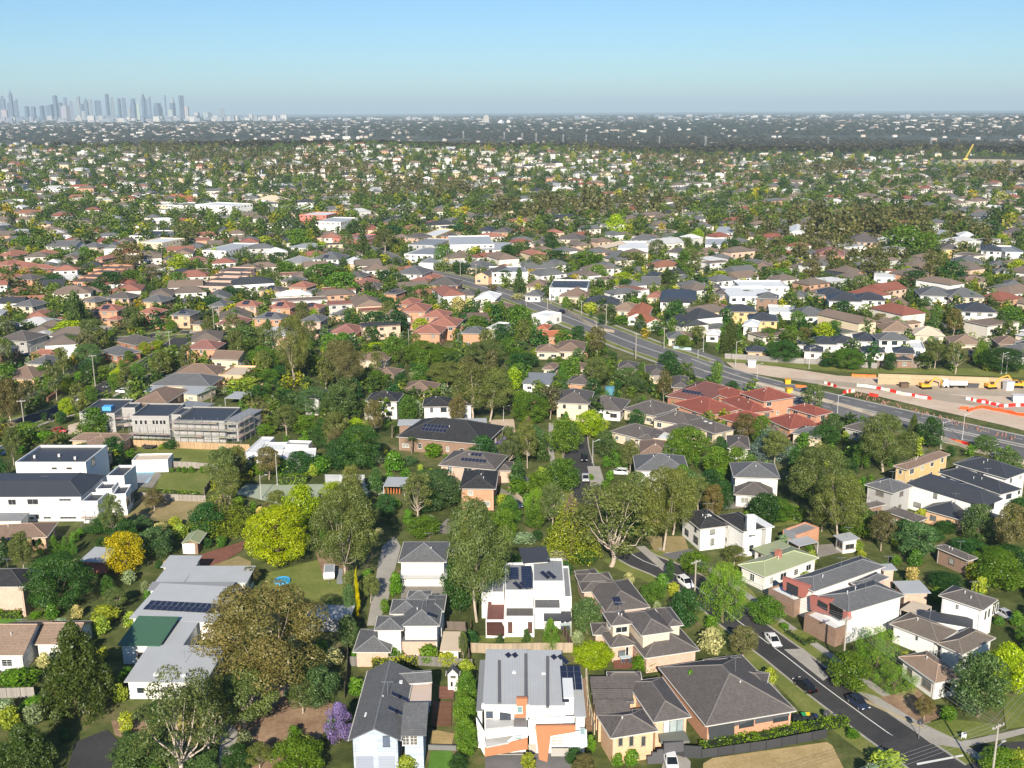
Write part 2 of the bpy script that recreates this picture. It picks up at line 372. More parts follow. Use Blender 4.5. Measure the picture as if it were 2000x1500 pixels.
proto('gumbig0', L, 27000, .0105, 146, .28, .02, 3, jit=.42, bias=.4, asp=.6, shell=.22)
rng = R_(148); L = dome_lobes(rng, 70, .12, 1.0, ball, .115)
proto('roundbig0', L, 26000, .0115, 149, .25, .03, 6, jit=.45, shell=.25)
rng = R_(140); L = [(rng.normal() * .08, rng.normal() * .08, .06 + .88 * k / 17, .38 * (1 - (k / 17) ** 3 * .7), .38 * (1 - (k / 17) ** 3 * .7), .08) for k in range(18)]
proto('pencil0', L, 2200, .05, 141, .2, .05, False, jit=.5, asp=.5, up=.5)
for i in range(2):      # willow-like drooping
    rng = R_(150 + i); L = [(x, y, z * .93, r * .75, r * .75, r * 1.5) for x, y, z, r, _, _ in dome_lobes(rng, 60, .2, .95, ball, .1)]
    proto(f'willow{i}', L, 8000, .018, 160 + i, .35, .03, 6, jit=.6, asp=.3, up=.6)
for i in range(2):      # small shrubs
    rng = R_(170 + i); L = dome_lobes(rng, 14, .12, 1.0, ball, .24)
    proto(f'shrub{i}', L, 1300, .055, 180 + i, .15, .04, False, jit=.5)
for k, q in (('gum', 700), ('round', 700), ('cypress', 700), ('lime', 700)):     # the same trees with fewer, larger clumps for the middle distance
    for i in range(2):
        rng = R_(200 + i)
        if k == 'gum': L = dome_lobes(rng, 20, .32, 1.0, lambda t: .8 + .3 * math.sin(math.pi * t) - .25 * t, .16, squash=.68)
        elif k == 'cypress': L = dome_lobes(rng, 30, .05, .98, lambda t: (1 - t) ** .6 + .08, .12, squash=1.2)
        else: L = dome_lobes(rng, 20, .12, 1.0, ball, .19)
        proto(f'{k}_lo{i}', L, 2200, .036 if k != 'gum' else .032, 210 + i, .25, .022, 3 if k == 'gum' else False, jit=.6, asp=.7)
def palm_proto():
    rng = R_(230); C, N, S, V = [], [], [], []
    for f in range(22):
        a = f * 2.399; el = rng.uniform(-.3, 1.1)
        for k in range(16):
            t = (k + 1) / 16; r = .5 * t * math.cos(el * .6); z = .78 + .3 * math.sin(el) * t - .38 * t * t
            for s in (-1, 1):
                p = (r * math.cos(a) - s * .035 * math.sin(a), r * math.sin(a) + s * .035 * math.cos(a), z); C.append(p)
                N.append((-.2 * math.cos(a), -.2 * math.sin(a), 1)); S.append(.045 * (1.15 - t * .6)); V.append(rng.uniform(.3, .8))
    N = np.array(N, float); N /= np.linalg.norm(N, axis=1)[:, None]
    c = leaf_mesh('crown_palm', np.array(C), N, np.array(S), np.array(V), 'leaf', .35, rng)
    mb = MB(); limb(mb, (0, 0, 0), (.02, .01, .78), .045, .03, rng, 4, .02, 8)
    PROTO['palm'] = [(c, mb.mesh('trunk_palm', [MAT['bark']], False, True))]
palm_proto()
# species: proto, leaf colour, bark colour, name, category, words, trunk shows
SP = {
 'g': ('gum', (.15, .185, .065), (.5, .42, .34), 'gum_tree', 'gum tree', 'olive gum tree', 1),
 'b': ('gum', (.165, .155, .07), (.45, .36, .28), 'gum_tree', 'gum tree', 'brownish gum tree', 1),
 's': ('bare', (.15, .175, .065), (.55, .45, .38), 'gum_tree', 'gum tree', 'sparse gum tree with bare pale branches', 1),
 'r': ('round', (.13, .23, .045), (.18, .13, .09), 'broadleaf_tree', 'tree', 'round green tree', 0),
 'd': ('round', (0.0467, 0.117, 0.034), (.12, .09, .06), 'evergreen_tree', 'tree', 'dark green tree', 0),
 'l': ('round', (.35, .46, .06), (.2, .15, .1), 'golden_tree', 'tree', 'lime green tree', 0),
 'y': ('round', (.5, .4, .05), (.2, .15, .1), 'golden_tree', 'tree', 'golden yellow tree', 0),
 'o': ('oval', (0.128, 0.255, 0.051), (.2, .15, .1), 'broadleaf_tree', 'tree', 'tall oval green tree', 0),
 'p': ('oval', (.26, .19, .42), (.15, .12, .09), 'jacaranda_tree', 'tree', 'purple flowering tree', 0),
 'w': ('willow', (0.191, 0.319, 0.0638), (.2, .16, .1), 'willow_tree', 'tree', 'drooping light green tree', 0),
 'c': ('cypress', (0.085, 0.131, 0.0382), (.14, .1, .07), 'conifer_tree', 'conifer', 'dense dark conifer', 0),
 'k': ('cedar', (0.255, 0.319, 0.0638), (.16, .12, .08), 'conifer_tree', 'conifer', 'layered conifer', 0),
 'u': ('cedar', (0.235, 0.312, 0.281), (.2, .17, .14), 'conifer_tree', 'conifer', 'silvery blue cedar', 0),
 'n': ('pencil', (0.0744, 0.139, 0.0425), (.12, .09, .06), 'conifer_tree', 'conifer', 'narrow dark conifer', 0),
 'm': ('pencil', (0.594, 0.562, 0.0781), (.12, .09, .06), 'conifer_tree', 'conifer', 'narrow golden conifer', 0),
 'h': ('shrub', (0.128, 0.255, 0.0467), (.12, .09, .06), 'shrub', 'shrub', 'green shrub', 0),
 'f': ('shrub', (0.344, 0.423, 0.0938), (.12, .09, .06), 'shrub', 'shrub', 'pale lime shrub', 0),
 'e': ('shrub', (0.625, 0.579, 0.312), (.12, .09, .06), 'shrub', 'shrub', 'cream flowering shrub', 0),
 'j': ('shrub', (0.276, 0.361, 0.234), (.12, .09, .06), 'shrub', 'shrub', 'grey green shrub', 0),
 'v': ('palm', (0.149, 0.234, 0.0638), (.2, .17, .13), 'palm_tree', 'palm', 'palm tree', 1),
 'q': ('round', (0.106, 0.181, 0.0744), (.22, .17, .12), 'evergreen_tree', 'tree', 'grey green tree', 0),
}
NAMES = []      # (object, phrase, pixel, place, landmark phrase or None)
trng = random.Random(5)
def plant(key, base, w, h, label=None, mark=None, lo=False, col=None, group=None):
    pr, lc, bc, nm, cat, words, _ = SP[key]; kk = pr
    if lo:
        kk = {'gum': 'gum_lo', 'bare': 'gum_lo', 'cypress': 'cypress_lo', 'cedar': 'cypress_lo'}.get(pr, pr if pr in ('pencil', 'shrub', 'palm') else 'round_lo')
    if kk in ('gum', 'round') and w > 11.5: kk += 'big'
    crown, trunk = trng.choice(PROTO[kk]); s = (w * trng.uniform(.96, 1.04), w * trng.uniform(.96, 1.04), h)
    e = new(nm, None, None, base, trng.uniform(0, 6.28))
    tag(e, label, cat, group)
    lc = col or lc; j = 1 + trng.uniform(-.2, .2); hj = trng.uniform(-.1, .1)
    c = (lc[0] * j * (1 + hj), lc[1] * j, lc[2] * j * (1 - hj))
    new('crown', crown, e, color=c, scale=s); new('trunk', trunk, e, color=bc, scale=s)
    NAMES.append([e, words, PX((base[0], base[1], base[2] + h / 2)), base, mark]); return e
def T(text, z=None):
    """one tree per line: x of the middle, bottom y, top y, width, species [| label [| landmark phrase]]; photo pixels of the current tile.
    the bottom is the trunk's foot where the trunk shows and the crown's lowest pixel elsewhere"""
    for line in text.strip().splitlines():
        bits = [b.strip() for b in line.split('|')]; f = bits[0].split()
        if len(f) < 5: continue
        x, yb, yt, w = map(float, f[:4]); key = f[4]; s = ZO[2]
        u, vb = zp(x, yb); vt = ZO[1] + yt * s; wp = w * s
        sin = 90 / math.hypot(P(u, vb)[1], 90)
        if not SP[key][6]:
            v = vb - .42 * wp * sin if SP[key][0] not in ('pencil',) else vb - .3 * wp * sin
            v = max(v, vt + 4)
        else: v = vb
        b = P(u, v); k = ppm(b); W = wp / k; H = max(height_at(b, vt) - .18 * W * sin, W * .35, .5)
        plant(key, tuple(b), W, H, bits[1] if len(bits) > 1 and bits[1] else None, bits[2] if len(bits) > 2 else None, lo=k < 5.0)
HEDGES = [(.15, .25, .04), (.075, .13, .035), (.3, .33, .06)]
def hedge_mesh(L, D, H, seed):
    rng = R_(seed); n = int(min(9000, (L * H * 2 + L * D + D * H * 2) * 16)) + 60
    f = rng.random(n); A = np.array([L * D, L * H, L * H, D * H, D * H]); A = A / A.sum(); idx = rng.choice(5, n, p=A)
    x, y, z = rng.uniform(-L / 2, L / 2, n), rng.uniform(-D / 2, D / 2, n), rng.uniform(0, H, n); N = np.zeros((n, 3))
    for k, (a, val, ax, s) in enumerate(((2, H, 2, 1), (1, -D / 2, 1, -1), (1, D / 2, 1, 1), (0, -L / 2, 0, -1), (0, L / 2, 0, 1))):
        m = idx == k; N[m, ax] = s
        if a == 2: z[m] = H
        elif a == 1: y[m] = val
        else: x[m] = val
    C = np.stack([x, y, z], 1) + rng.normal(size=(n, 3)) * .1 - N * rng.random((n, 1)) * .15
    wob = np.sin(x * 1.7 + seed) * .12 + np.sin(x * .6) * .1; C[:, 2] += wob * (z / H); N = N + rng.normal(size=(n, 3)) * .5; N /= np.linalg.norm(N, axis=1)[:, None]
    return leaf_mesh('hedge_foliage', C, N, rng.uniform(.1, .24, n), rng.uniform(.2, .8, n) + wob, 'leaf', .8, rng)
def hedge(pts, D, H, label, c=0, name='hedge', cat='hedge', group=None):
    """a clipped hedge along a ground line of tile pixels"""
    q = [G(*pts[i:i + 2]) for i in range(0, len(pts), 2)]; out = []
    o = new(name, None, None, tuple(q[0])); tag(o, label, cat, group)
    core = MB()
    for i in range(len(q) - 1):
        d = (q[i + 1] - q[i])[:2]; L = np.linalg.norm(d); m = (q[i] + q[i + 1]) / 2 - q[0]; a = math.atan2(d[1], d[0]); ux = d / L
        new('foliage', hedge_mesh(L + D * .6, D, H, int(abs(q[i][0]) * 7 + i)), o, tuple(m), a, HEDGES[c] if isinstance(c, int) else c)
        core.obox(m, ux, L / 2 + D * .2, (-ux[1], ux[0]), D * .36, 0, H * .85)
    core.build('stems', MAT['timber'], o, color=(.02, .03, .012))  # solid near-black block filling the hedge behind its leaves
    NAMES.append([o, 'hedge', PX(q[0]), q[0], None]); return o

# ------------------------------------------------------------------ houses
WC = {  # wall colours: (material, colour)
 'w': ('render', (.8, .79, .76), 'white'), 'W': ('render', (.8, .8, .79), 'bright white'), 'c': ('render', (.68, .57, .44), 'cream'), 'g': ('render', (.42, .42, .42), 'grey'),
 'b': ('brick', (.42, .2, .13), 'red brick'), 'o': ('brick', (.62, .33, .21), 'orange brick'), 'p': ('brick', (.66, .46, .37), 'pink brick'), 't': ('brick', (.78, .5, .32), 'tan brick'),
 'n': ('brick', (.3, .2, .15), 'brown brick'), 'y': ('brick', (.74, .54, .27), 'yellow brick'), 'l': ('board', (.46, .53, .66), 'pale blue weatherboard'), 'd': ('render', (.07, .07, .075), 'charcoal'),
 'k': ('board', (.8, .79, .76), 'white weatherboard'), 'r': ('render', (.55, .2, .16), 'terracotta red'), 's': ('board', (.42, .41, .4), 'grey clad')}
RC = {  # roof colours
 'T': ('tile', (.34, .15, .11), 'terracotta tiled'), 'P': ('tile', (.27, .13, .11), 'faded maroon tiled'),
 'b': ('tile', (.118, .106, .103), 'brown tiled'), 'n': ('tile', (.22, .155, .12), 'tan tiled'), 'r': ('tile', (.25, .075, .055), 'red tiled'), 'R': ('tile', (.42, .15, .08), 'orange tiled'),
 'g': ('tile', (.13, .135, .145), 'grey tiled'), 'd': ('tile', (.035, .036, .04), 'black tiled'), 'm': ('metal', (.25, .26, .275), 'grey metal'), 'M': ('metal', (.42, .44, .46), 'pale metal'),
 'w': ('metal', (.72, .74, .75), 'white metal'), 'D': ('metal', (.045, .05, .062), 'dark metal'), 'G': ('metal', (.06, .14, .085), 'green metal'), 'v': ('metal', (.3, .34, .2), 'moss green metal'),
 'c': ('metal', (.6, .5, .38), 'cream metal'), 'N': ('tile', (.28, .2, .15), 'light brown tiled'), 'p': ('tile', (.19, .08, .07), 'maroon tiled')}
WM = {}
def window_mesh(w, h, kind):
    key = (round(w, 1), round(h, 1), kind)
    if key in WM: return WM[key]
    w, h = key[:2]; f = MB(); t = .07
    f.box(-w / 2, -.06, 0, w / 2, .02, t); f.box(-w / 2, -.06, h - t, w / 2, .02, h)
    f.box(-w / 2, -.06, t, -w / 2 + t, .02, h - t); f.box(w / 2 - t, -.06, t, w / 2, .02, h - t)
    nb = max(0, round(w / 1.0) - 1) if kind != 'grid' else 1
    for i in range(nb):
        x = -w / 2 + w * (i + 1) / (nb + 1); f.box(x - .025, -.05, t, x + .025, .01, h - t)
    if kind == 'grid':
        for i in (1, 2): f.box(-w / 2 + t, -.045, h * i / 3 - .02, w / 2 - t, .005, h * i / 3 + .02)
    f.box(-w / 2 - .05, -.12, -.06, w / 2 + .05, .02, -.002)
    p = MB(); p.poly([(-w / 2 + t, -.03, t), (w / 2 - t, -.03, t), (w / 2 - t, -.03, h - t), (-w / 2 + t, -.03, h - t)])
    WM[key] = (f.mesh('window_frame', [MAT['paint']], False), p.mesh('window_pane', [MAT['glass']], False)); return WM[key]
hr = random.Random(11)
def put_window(root, p, rz, w, h, kind='', fc=(.7, .7, .68), pc=None, name='window', sub=True):
    f, g = window_mesh(w, h, kind)
    o = new(name, f, root, tuple(p), rz, fc); 
    pc = pc or hr.choice([(.02, .025, .03), (.03, .04, .05), (.05, .07, .09), (.12, .14, .15), (.3, .3, .28)])
    new('pane', g, o if sub else root, color=pc) if sub else new('pane', g, root, tuple(p), rz, pc)
    return o
GD = {}
def garage_door(root, p, rz, w, h, c=(.6, .6, .58)):
    key = (round(w, 1), round(h, 1))
    if key not in GD:
        m = MB(); n = 5
        for i in range(n): m.box(-key[0] / 2, -.05, key[1] * i / n + .012, key[0] / 2, .02, key[1] * (i + 1) / n - .012)
        m.box(-key[0] / 2 - .08, -.03, 0, -key[0] / 2, .03, key[1] + .08); m.box(key[0] / 2, -.03, 0, key[0] / 2 + .08, .03, key[1] + .08); m.box(-key[0] / 2, -.03, key[1], key[0] / 2, .03, key[1] + .08)
        GD[key] = m.mesh('garage_door', [MAT['paint']], False)
    return new('garage_door', GD[key], root, tuple(p), rz, c)
PM = {}
def panel_mesh(w, h):
    k = (round(w, 2), round(h, 2))
    if k not in PM:
        m = MB(); m.box(-w / 2, -h / 2, 0, w / 2, h / 2, .04, 1); m.poly([(-w / 2 + .03, -h / 2 + .03, .043), (w / 2 - .03, -h / 2 + .03, .043), (w / 2 - .03, h / 2 - .03, .043), (-w / 2 + .03, h / 2 - .03, .043)], 0)
        PM[k] = m.mesh('solar_panel', [MAT['solar'], MAT['steel']])
    return PM[k]
def rect(A, B, C):
    """front-left, front-right and a back corner -> origin, unit along the front, unit to the back, width, depth"""
    a, b, c = (np.array(q[:2], float) for q in (A, B, C)); ux = b - a; w = np.linalg.norm(ux); ux /= w; uy = np.array([-ux[1], ux[0]])
    d = (c - b) @ uy
    if d < 0: uy = -uy; d = -d
    return a, ux, uy, w, max(d, 1.0)
def roof_faces(kind, a, ux, uy, w, d, z, pitch, o3):
    """faces and ridge lines of a roof over the rectangle, in place minus o3"""
    def q(x, y, h): p = a + ux * x + uy * y; return (p[0] - o3[0], p[1] - o3[1], z + h - o3[2])
    tp = math.tan(math.radians(pitch)); F, Rg = [], []
    if kind == 'h':
        if w >= d:
            m = d / 2; H = m * tp; r0, r1 = q(m, m, H), q(w - m, m, H)
            F = [[q(0, 0, 0), q(w, 0, 0), r1, r0], [q(w, d, 0), q(0, d, 0), r0, r1], [q(w, 0, 0), q(w, d, 0), r1], [q(0, d, 0), q(0, 0, 0), r0]]
        else:
            m = w / 2; H = m * tp; r0, r1 = q(m, m, H), q(m, d - m, H)
            F = [[q(0, 0, 0), q(w, 0, 0), r0], [q(w, d, 0), q(0, d, 0), r1], [q(w, 0, 0), q(w, d, 0), r1, r0], [q(0, d, 0), q(0, 0, 0), r0, r1]]
        Rg = [(r0, r1), (q(0, 0, 0), r0), (q(0, d, 0), r0 if w >= d else r1), (q(w, 0, 0), r1 if w >= d else r0), (q(w, d, 0), r1)]
    elif kind in 'gx':   # g: gable ends left and right, x: gable ends front and back
        if kind == 'g':
            H = d / 2 * tp; r0, r1 = q(0, d / 2, H), q(w, d / 2, H)
            F = [[q(0, 0, 0), q(w, 0, 0), r1, r0], [q(w, d, 0), q(0, d, 0), r0, r1]]
        else:
            H = w / 2 * tp; r0, r1 = q(w / 2, 0, H), q(w / 2, d, H)
            F = [[q(w, 0, 0), q(w, d, 0), r1, r0], [q(0, d, 0), q(0, 0, 0), r0, r1]]
        Rg = [(r0, r1)]
    return F, Rg, H
def add_wing(root, o3, A, B, C, ze, kind='h', rc='b', wc='c', z0=0.0, pitch=23, inset=.5, wall=None, rise=0.0, fasc=(.62, .6, .56), par=.35, cut=3.4, ridge=True, roofcol=None, wallmb=None):
    a, ux, uy, w, d = rect(A, B, C); rm, rcol, _ = RC[rc]; wm, wcol, _ = WC[wc]; rcol = roofcol or rcol
    mr = MB()
    if kind == 'f': inset = 0
    i = min(inset, w * .2, d * .2); ai = a + ux * i + uy * i; wi, di = w - 2 * i, d - 2 * i
    def Q(x, y): p = a + ux * x + uy * y; return p - np.array(o3[:2])
    def Qi(x, y): p = ai + ux * x + uy * y; return p - np.array(o3[:2])
    foot = [Qi(0, 0), Qi(wi, 0), Qi(wi, di), Qi(0, di)]
    zo = o3[2]
    wmb = MB()
    if kind in 'hgx':
        wmb.prism(foot, z0 - zo, ze - .08 - zo)
        F, Rg, H = roof_faces(kind, a, ux, uy, w, d, ze, pitch, o3)
        for f in F: mr.poly(f, 0)
        for f in F: mr.poly([(p[0], p[1], p[2] - .16) for p in reversed(f)], 1)
        e = [q for f in F for q in [(f[0], f[1])]]
        ring = [Q(0, 0), Q(w, 0), Q(w, d), Q(0, d)]
        for k in range(4):       # fascia / barge boards
            p0, p1 = ring[k], ring[(k + 1) % 4]
            if kind == 'g' and k in (1, 3) or kind == 'x' and k in (0, 2):
                m = ((p0 + p1) / 2); t = H
                for s0, s1, h0, h1 in ((p0, m, 0, t), (m, p1, t, 0)):
                    mr.poly([(s0[0], s0[1], ze - zo + h0 - .16), (s1[0], s1[1], ze - zo + h1 - .16), (s1[0], s1[1], ze - zo + h1 + .01), (s0[0], s0[1], ze - zo + h0 + .01)], 1)
                ii = i; nrm = uy if k == 0 else -uy if k == 2 else -ux if k == 1 else ux
                g0, g1, gm = p0 + nrm * ii, p1 + nrm * ii, m + nrm * ii
                wmb.poly([(g0[0], g0[1], ze - zo - .1), (g1[0], g1[1], ze - zo - .1), (gm[0], gm[1], ze - zo + H - .17)])
            else:
                mr.poly([(p0[0], p0[1], ze - zo - .16), (p1[0], p1[1], ze - zo - .16), (p1[0], p1[1], ze - zo + .01), (p0[0], p0[1], ze - zo + .01)], 1)
        mr.build('roof', [MAT[rm], MAT['paint']], root, color=rcol)
        gm_ = MB()
        for k in range(4):
            p0, p1 = ring[k], ring[(k + 1) % 4]
            if kind == 'h' or (kind == 'g' and k in (0, 2)) or (kind == 'x' and k in (1, 3)):
                dd = (p1 - p0) / np.linalg.norm(p1 - p0); nn = np.array([dd[1], -dd[0]])
                c = (p0 + p1) / 2 + nn * .06; gm_ = gm_ if kind == 'h' else MB(); gm_.obox(c, dd, np.linalg.norm(p1 - p0) / 2, nn, .055, ze - zo - .13, ze - zo - .01)
                if kind != 'h': gm_.build('gutter', [MAT['paint']], root, color=fasc)
        if kind == 'h': gm_.build('gutter', [MAT['paint']], root, color=fasc)
        if ridge:
            rb = MB()
            for p, q2 in Rg: rb.tube((p[0], p[1], p[2] + .02), (q2[0], q2[1], q2[2] + .02), .1, .1, 5)
            rb.build('ridge_cap', [MAT['paint']], root, color=tuple(min(1, c * 1.45 + .02) for c in rcol))
    elif kind == 'm':            # mansard: four slopes round a flat top
        wmb.prism(foot, z0 - zo, ze - .08 - zo); c = min(cut, w * .4, d * .4); H = c * math.tan(math.radians(pitch)); o_ = [Q(0, 0), Q(w, 0), Q(w, d), Q(0, d)]; n_ = [Q(c, c), Q(w - c, c), Q(w - c, d - c), Q(c, d - c)]
        for k in range(4): j = (k + 1) % 4; mr.poly([(*o_[k], ze - zo), (*o_[j], ze - zo), (*n_[j], ze - zo + H), (*n_[k], ze - zo + H)])
        mr.poly([(*p, ze - zo - .15) for p in o_[::-1]], 1)
        for k in range(4): j = (k + 1) % 4; mr.poly([(*o_[k], ze - zo - .15), (*o_[j], ze - zo - .15), (*o_[j], ze - zo), (*o_[k], ze - zo)], 1)
        mr.build('roof', [MAT[rm], MAT['paint']], root, color=rcol); mt = MB(); mt.prism(n_, ze - zo + H - .1, ze - zo + H + .02); mt.build('roof_deck', MAT['metal'], root, color=tuple(x * 1.1 for x in rcol))
        rb = MB()
        for k in range(4): rb.tube((*o_[k], ze - zo + .02), (*n_[k], ze - zo + H + .02), .09, n=5)
        rb.build('ridge_cap', [MAT['paint']], root, color=tuple(min(1, x * 1.3 + .02) for x in rcol))
    elif kind == 'f':            # flat roof behind a parapet
        wmb.prism([Q(0, 0), Q(w, 0), Q(w, d), Q(0, d)], z0 - zo, ze - .35 - zo)
        t = .22; 
        for (x0, y0, x1, y1) in ((0, 0, w, t), (0, d - t, w, d), (0, t, t, d - t), (w - t, t, w, d - t)):
            wmb.prism([Q(x0, y0), Q(x1, y0), Q(x1, y1), Q(x0, y1)], ze - .35 - zo, ze + par - zo)
        z1 = ze - .346 + .02 - zo
        mr.poly([(*Q(t, t), z1), (*Q(w - t, t), z1), (*Q(w - t, d - t), z1 + .12), (*Q(t, d - t), z1 + .12)])
        mr.build('roof', [MAT[rm]], root, color=rcol); H = par
    elif kind == 's':            # single slope, rise over the depth (negative: falls to the back)
        z1, z2 = ze, ze + rise; b0, b1 = z1 + rise * i / d, z1 + rise * (d - i) / d
        i_ = len(wmb.v); pts = [(*foot[0], z0 - zo), (*foot[1], z0 - zo), (*foot[2], z0 - zo), (*foot[3], z0 - zo), (*foot[0], b0 - .1 - zo), (*foot[1], b0 - .1 - zo), (*foot[2], b1 - .1 - zo), (*foot[3], b1 - .1 - zo)]
        wmb.v += pts
        for f in ((0, 3, 2, 1), (4, 5, 6, 7), (0, 1, 5, 4), (1, 2, 6, 5), (2, 3, 7, 6), (3, 0, 4, 7)): wmb.f.append(tuple(i_ + k for k in f)); wmb.m.append(0)
        c = [Q(0, 0), Q(w, 0), Q(w, d), Q(0, d)]; zz = [z1, z1, z2, z2]
        top = [(*c[k], zz[k] - zo) for k in range(4)]; bot = [(*c[k], zz[k] - zo - .14) for k in range(4)]
        mr.poly(top, 0); mr.poly(bot[::-1], 1)
        for k in range(4): j = (k + 1) % 4; mr.poly([bot[k], bot[j], top[j], top[k]], 1)
        mr.build('roof', [MAT[rm], MAT['paint']], root, color=rcol); H = max(0, rise)
    elif kind == 'o':            # open sided: roof sheet on posts
        c = [Q(0, 0), Q(w, 0), Q(w, d), Q(0, d)]; mr.prism(c, ze - zo, ze + .1 - zo); mr.build('roof', [MAT[rm]], root, color=rcol)
        for k in range(4):
            p = c[k] * .96 + (c[0] + c[2]) / 2 * .04; m = MB(); m.tube((p[0], p[1], z0 - zo), (p[0], p[1], ze - zo), .07, n=6); m.build('post', MAT['paint'], root, color=(.6, .6, .6))
        H = .1; wmb = None
    if wmb is not None: wmb.build('wall', [MAT[wm]], root, color=wcol)
    return dict(a=ai, ux=ux, uy=uy, w=wi, d=di, z0=z0, ze=ze, H=H, kind=kind)
def face_point(g, o3, face, t, z, off=.0):
    """a place on a wing's wall: face f(ront) r(ight) l(eft) b(ack), t metres along it"""
    a, ux, uy, w, d = g['a'], g['ux'], g['uy'], g['w'], g['d']
    p, rz = {'f': (a + ux * t - uy * off, 0), 'r': (a + ux * (w + off) + uy * t, math.pi / 2), 'l': (a + uy * (d - t) - ux * off, -math.pi / 2), 'b': (a + ux * (w - t) + uy * (d + off), math.pi)}[face]
    if ux[0] * uy[1] - ux[1] * uy[0] < 0: pass
    return (p[0] - o3[0], p[1] - o3[1], z - o3[2]), rz + math.atan2(ux[1], ux[0])
def auto_windows(root, o3, g, seed, sub=True, dark=False, skip='', dens=1.0):
    rg = random.Random(seed); faces = ['f']; c = np.array([0.0, 0.0]); mid = g['a'] + g['ux'] * g['w'] / 2 + g['uy'] * g['d'] / 2
    if (-mid) @ g['ux'] > abs(mid @ g['uy']) * .12: faces.append('r')
    if (-mid) @ (-g['ux']) > abs(mid @ g['uy']) * .12: faces.append('l')
    fc = rg.choice([(.7, .7, .68), (.7, .7, .68), (.3, .22, .16), (.05, .05, .055)]) if not dark else (.05, .05, .055)
    hgt = g['ze'] - g['z0']; floors = [g['z0']] if hgt < 4.4 else [g['z0'], g['z0'] + hgt - 2.75]
    for f in faces:
        if f in skip: continue
        L = g['w'] if f in 'fb' else g['d']; n = max(1, int(L / 3.6 * dens))
        for fl in floors:
            for k in range(n):
                if rg.random() < .12: continue
                W = rg.choice([.9, 1.2, 1.5, 1.8, 2.1]); Hh = rg.choice([1.1, 1.3, 1.5])
                if L / n < W + .5: W = max(.6, round(L / n - .6, 1))
                t = L * (k + .5) / n + rg.uniform(-.2, .2)
                if hgt < 2.2: Hh = .9
                p, rz = face_point(g, o3, f, t, fl + min(1.0, hgt * .3), .012)
                put_window(root, p, rz, W, Hh, rg.choice(['', '', 'grid']), fc, sub=sub)
HOUSES = []
def house(label, wings, wc='c', rc='b', name='house', cat='house', group=None, win=True, mark=None, dark=False, sub=True, words=None, extras=True):
    """wings: (ax ay bx by cx cy eave-height [, kind, options]) with the three roof-edge corners in tile pixels"""
    W0 = wings[0]; ze = W0[6]; pts = [G(W0[0], W0[1], ze), G(W0[2], W0[3], ze), G(W0[4], W0[5], ze)]
    c = (pts[0][:2] + pts[2][:2]) / 2; o3 = np.array([c[0], c[1], 0.0]); root = new(name, None, None, tuple(o3)); tag(root, label, cat, group); gs = []
    for wg in wings:
        kind = wg[7] if len(wg) > 7 else 'h'; op = dict(wg[8]) if len(wg) > 8 else {}
        A, B, C = (G(wg[k], wg[k + 1], wg[6]) for k in (0, 2, 4)); nowin = op.pop('nowin', False); dens = op.pop('dens', 1.0)
        g = add_wing(root, o3, A, B, C, wg[6], kind, op.pop('rc', rc), op.pop('wc', wc), **op); gs.append(g)
        if win and not nowin and kind != 'o': auto_windows(root, o3, g, int(abs(o3[0]) * 10 + abs(o3[1]) + len(gs)), sub, dark, dens=dens)
    if ppm(o3) > 7 and extras:
        for g in gs:
            if g['kind'] not in 'hgx': continue
            for t, ff in ((.25, 'f'), (g['w'] - .25, 'f'), (g['d'] - .3, 'r')):
                p, rz = face_point(g, o3, ff, t, 0, .07); m = MB(); m.tube((p[0], p[1], g['z0']), (p[0], p[1], g['ze'] - .15), .05, n=6); m.build('downpipe', MAT['paint'], root, color=(.55, .53, .5))
        g = gs[0]; q = g['a'] + g['ux'] * g['w'] * .62 + g['uy'] * g['d'] * .5 - o3[:2]; zt = g['ze'] + (min(g['w'], g['d']) * .2 if g['kind'] in 'hgx' else 0)
        m = MB(); m.tube((*q, zt - .3), (*q, zt + 2.4), .03, n=5); m.tube((q[0] - .9, q[1], zt + 2.3), (q[0] + .9, q[1], zt + 2.3), .025, n=4)
        for k in (-.7, -.35, 0, .35, .7): m.tube((q[0] + k, q[1] - .4, zt + 2.3), (q[0] + k, q[1] + .4, zt + 2.3), .02, n=4)
        m.build('antenna', MAT['steel'], root)
    if extras:
        g = gs[0]; rg = random.Random(int(abs(o3[0] * 31 + o3[1])))
        for k in range(rg.choice([1, 1, 2])):
            if g['kind'] in 'hgx':
                t, s = rg.uniform(.3, .7), rg.uniform(.2, .45); m = min(g['w'], g['d']); q = g['a'] + g['ux'] * g['w'] * t + g['uy'] * g['d'] * s
                dist = min(g['w'] * min(t, 1 - t), g['d'] * min(s, 1 - s)) if g['kind'] == 'h' else g['d'] * min(s, 1 - s) if g['kind'] == 'g' else g['w'] * min(t, 1 - t)
                zz = g['ze'] + (dist + .5) * .42
                mb = MB(); mb.tube((0, 0, -.3), (0, 0, .35), .07, n=6); mb.tube((0, 0, .35), (0, 0, .48), .14, .1, n=6)
                mb.build('vent_pipe', MAT['paint'], root, (q[0] - o3[0], q[1] - o3[1], zz), color=(.6, .6, .6))
    root['_w'] = 0; del root['_w']
    NAMES.append([root, words or f"{WC[wc][2]} house with {RC[rc][2]} roof", PX((c[0], c[1], ze)), o3, mark]); HOUSES.append((root, o3, gs)); return root, o3, gs
def win_on(h, wi, specs, frame=(.7, .7, .68), pane=None, kind=''):
    """specs: face, metres along, sill height above ground, width, height"""
    root, o3, gs = h
    for s in specs:
        p, rz = face_point(gs[wi], o3, s[0], s[1], s[2], .012); k = s[5] if len(s) > 5 else kind
        if k == 'garage': garage_door(root, p, rz, s[3], s[4], pane or (.5, .5, .5))
        else: put_window(root, p, rz, s[3], s[4], k, frame, pane, name='door' if k == 'door' else 'window')
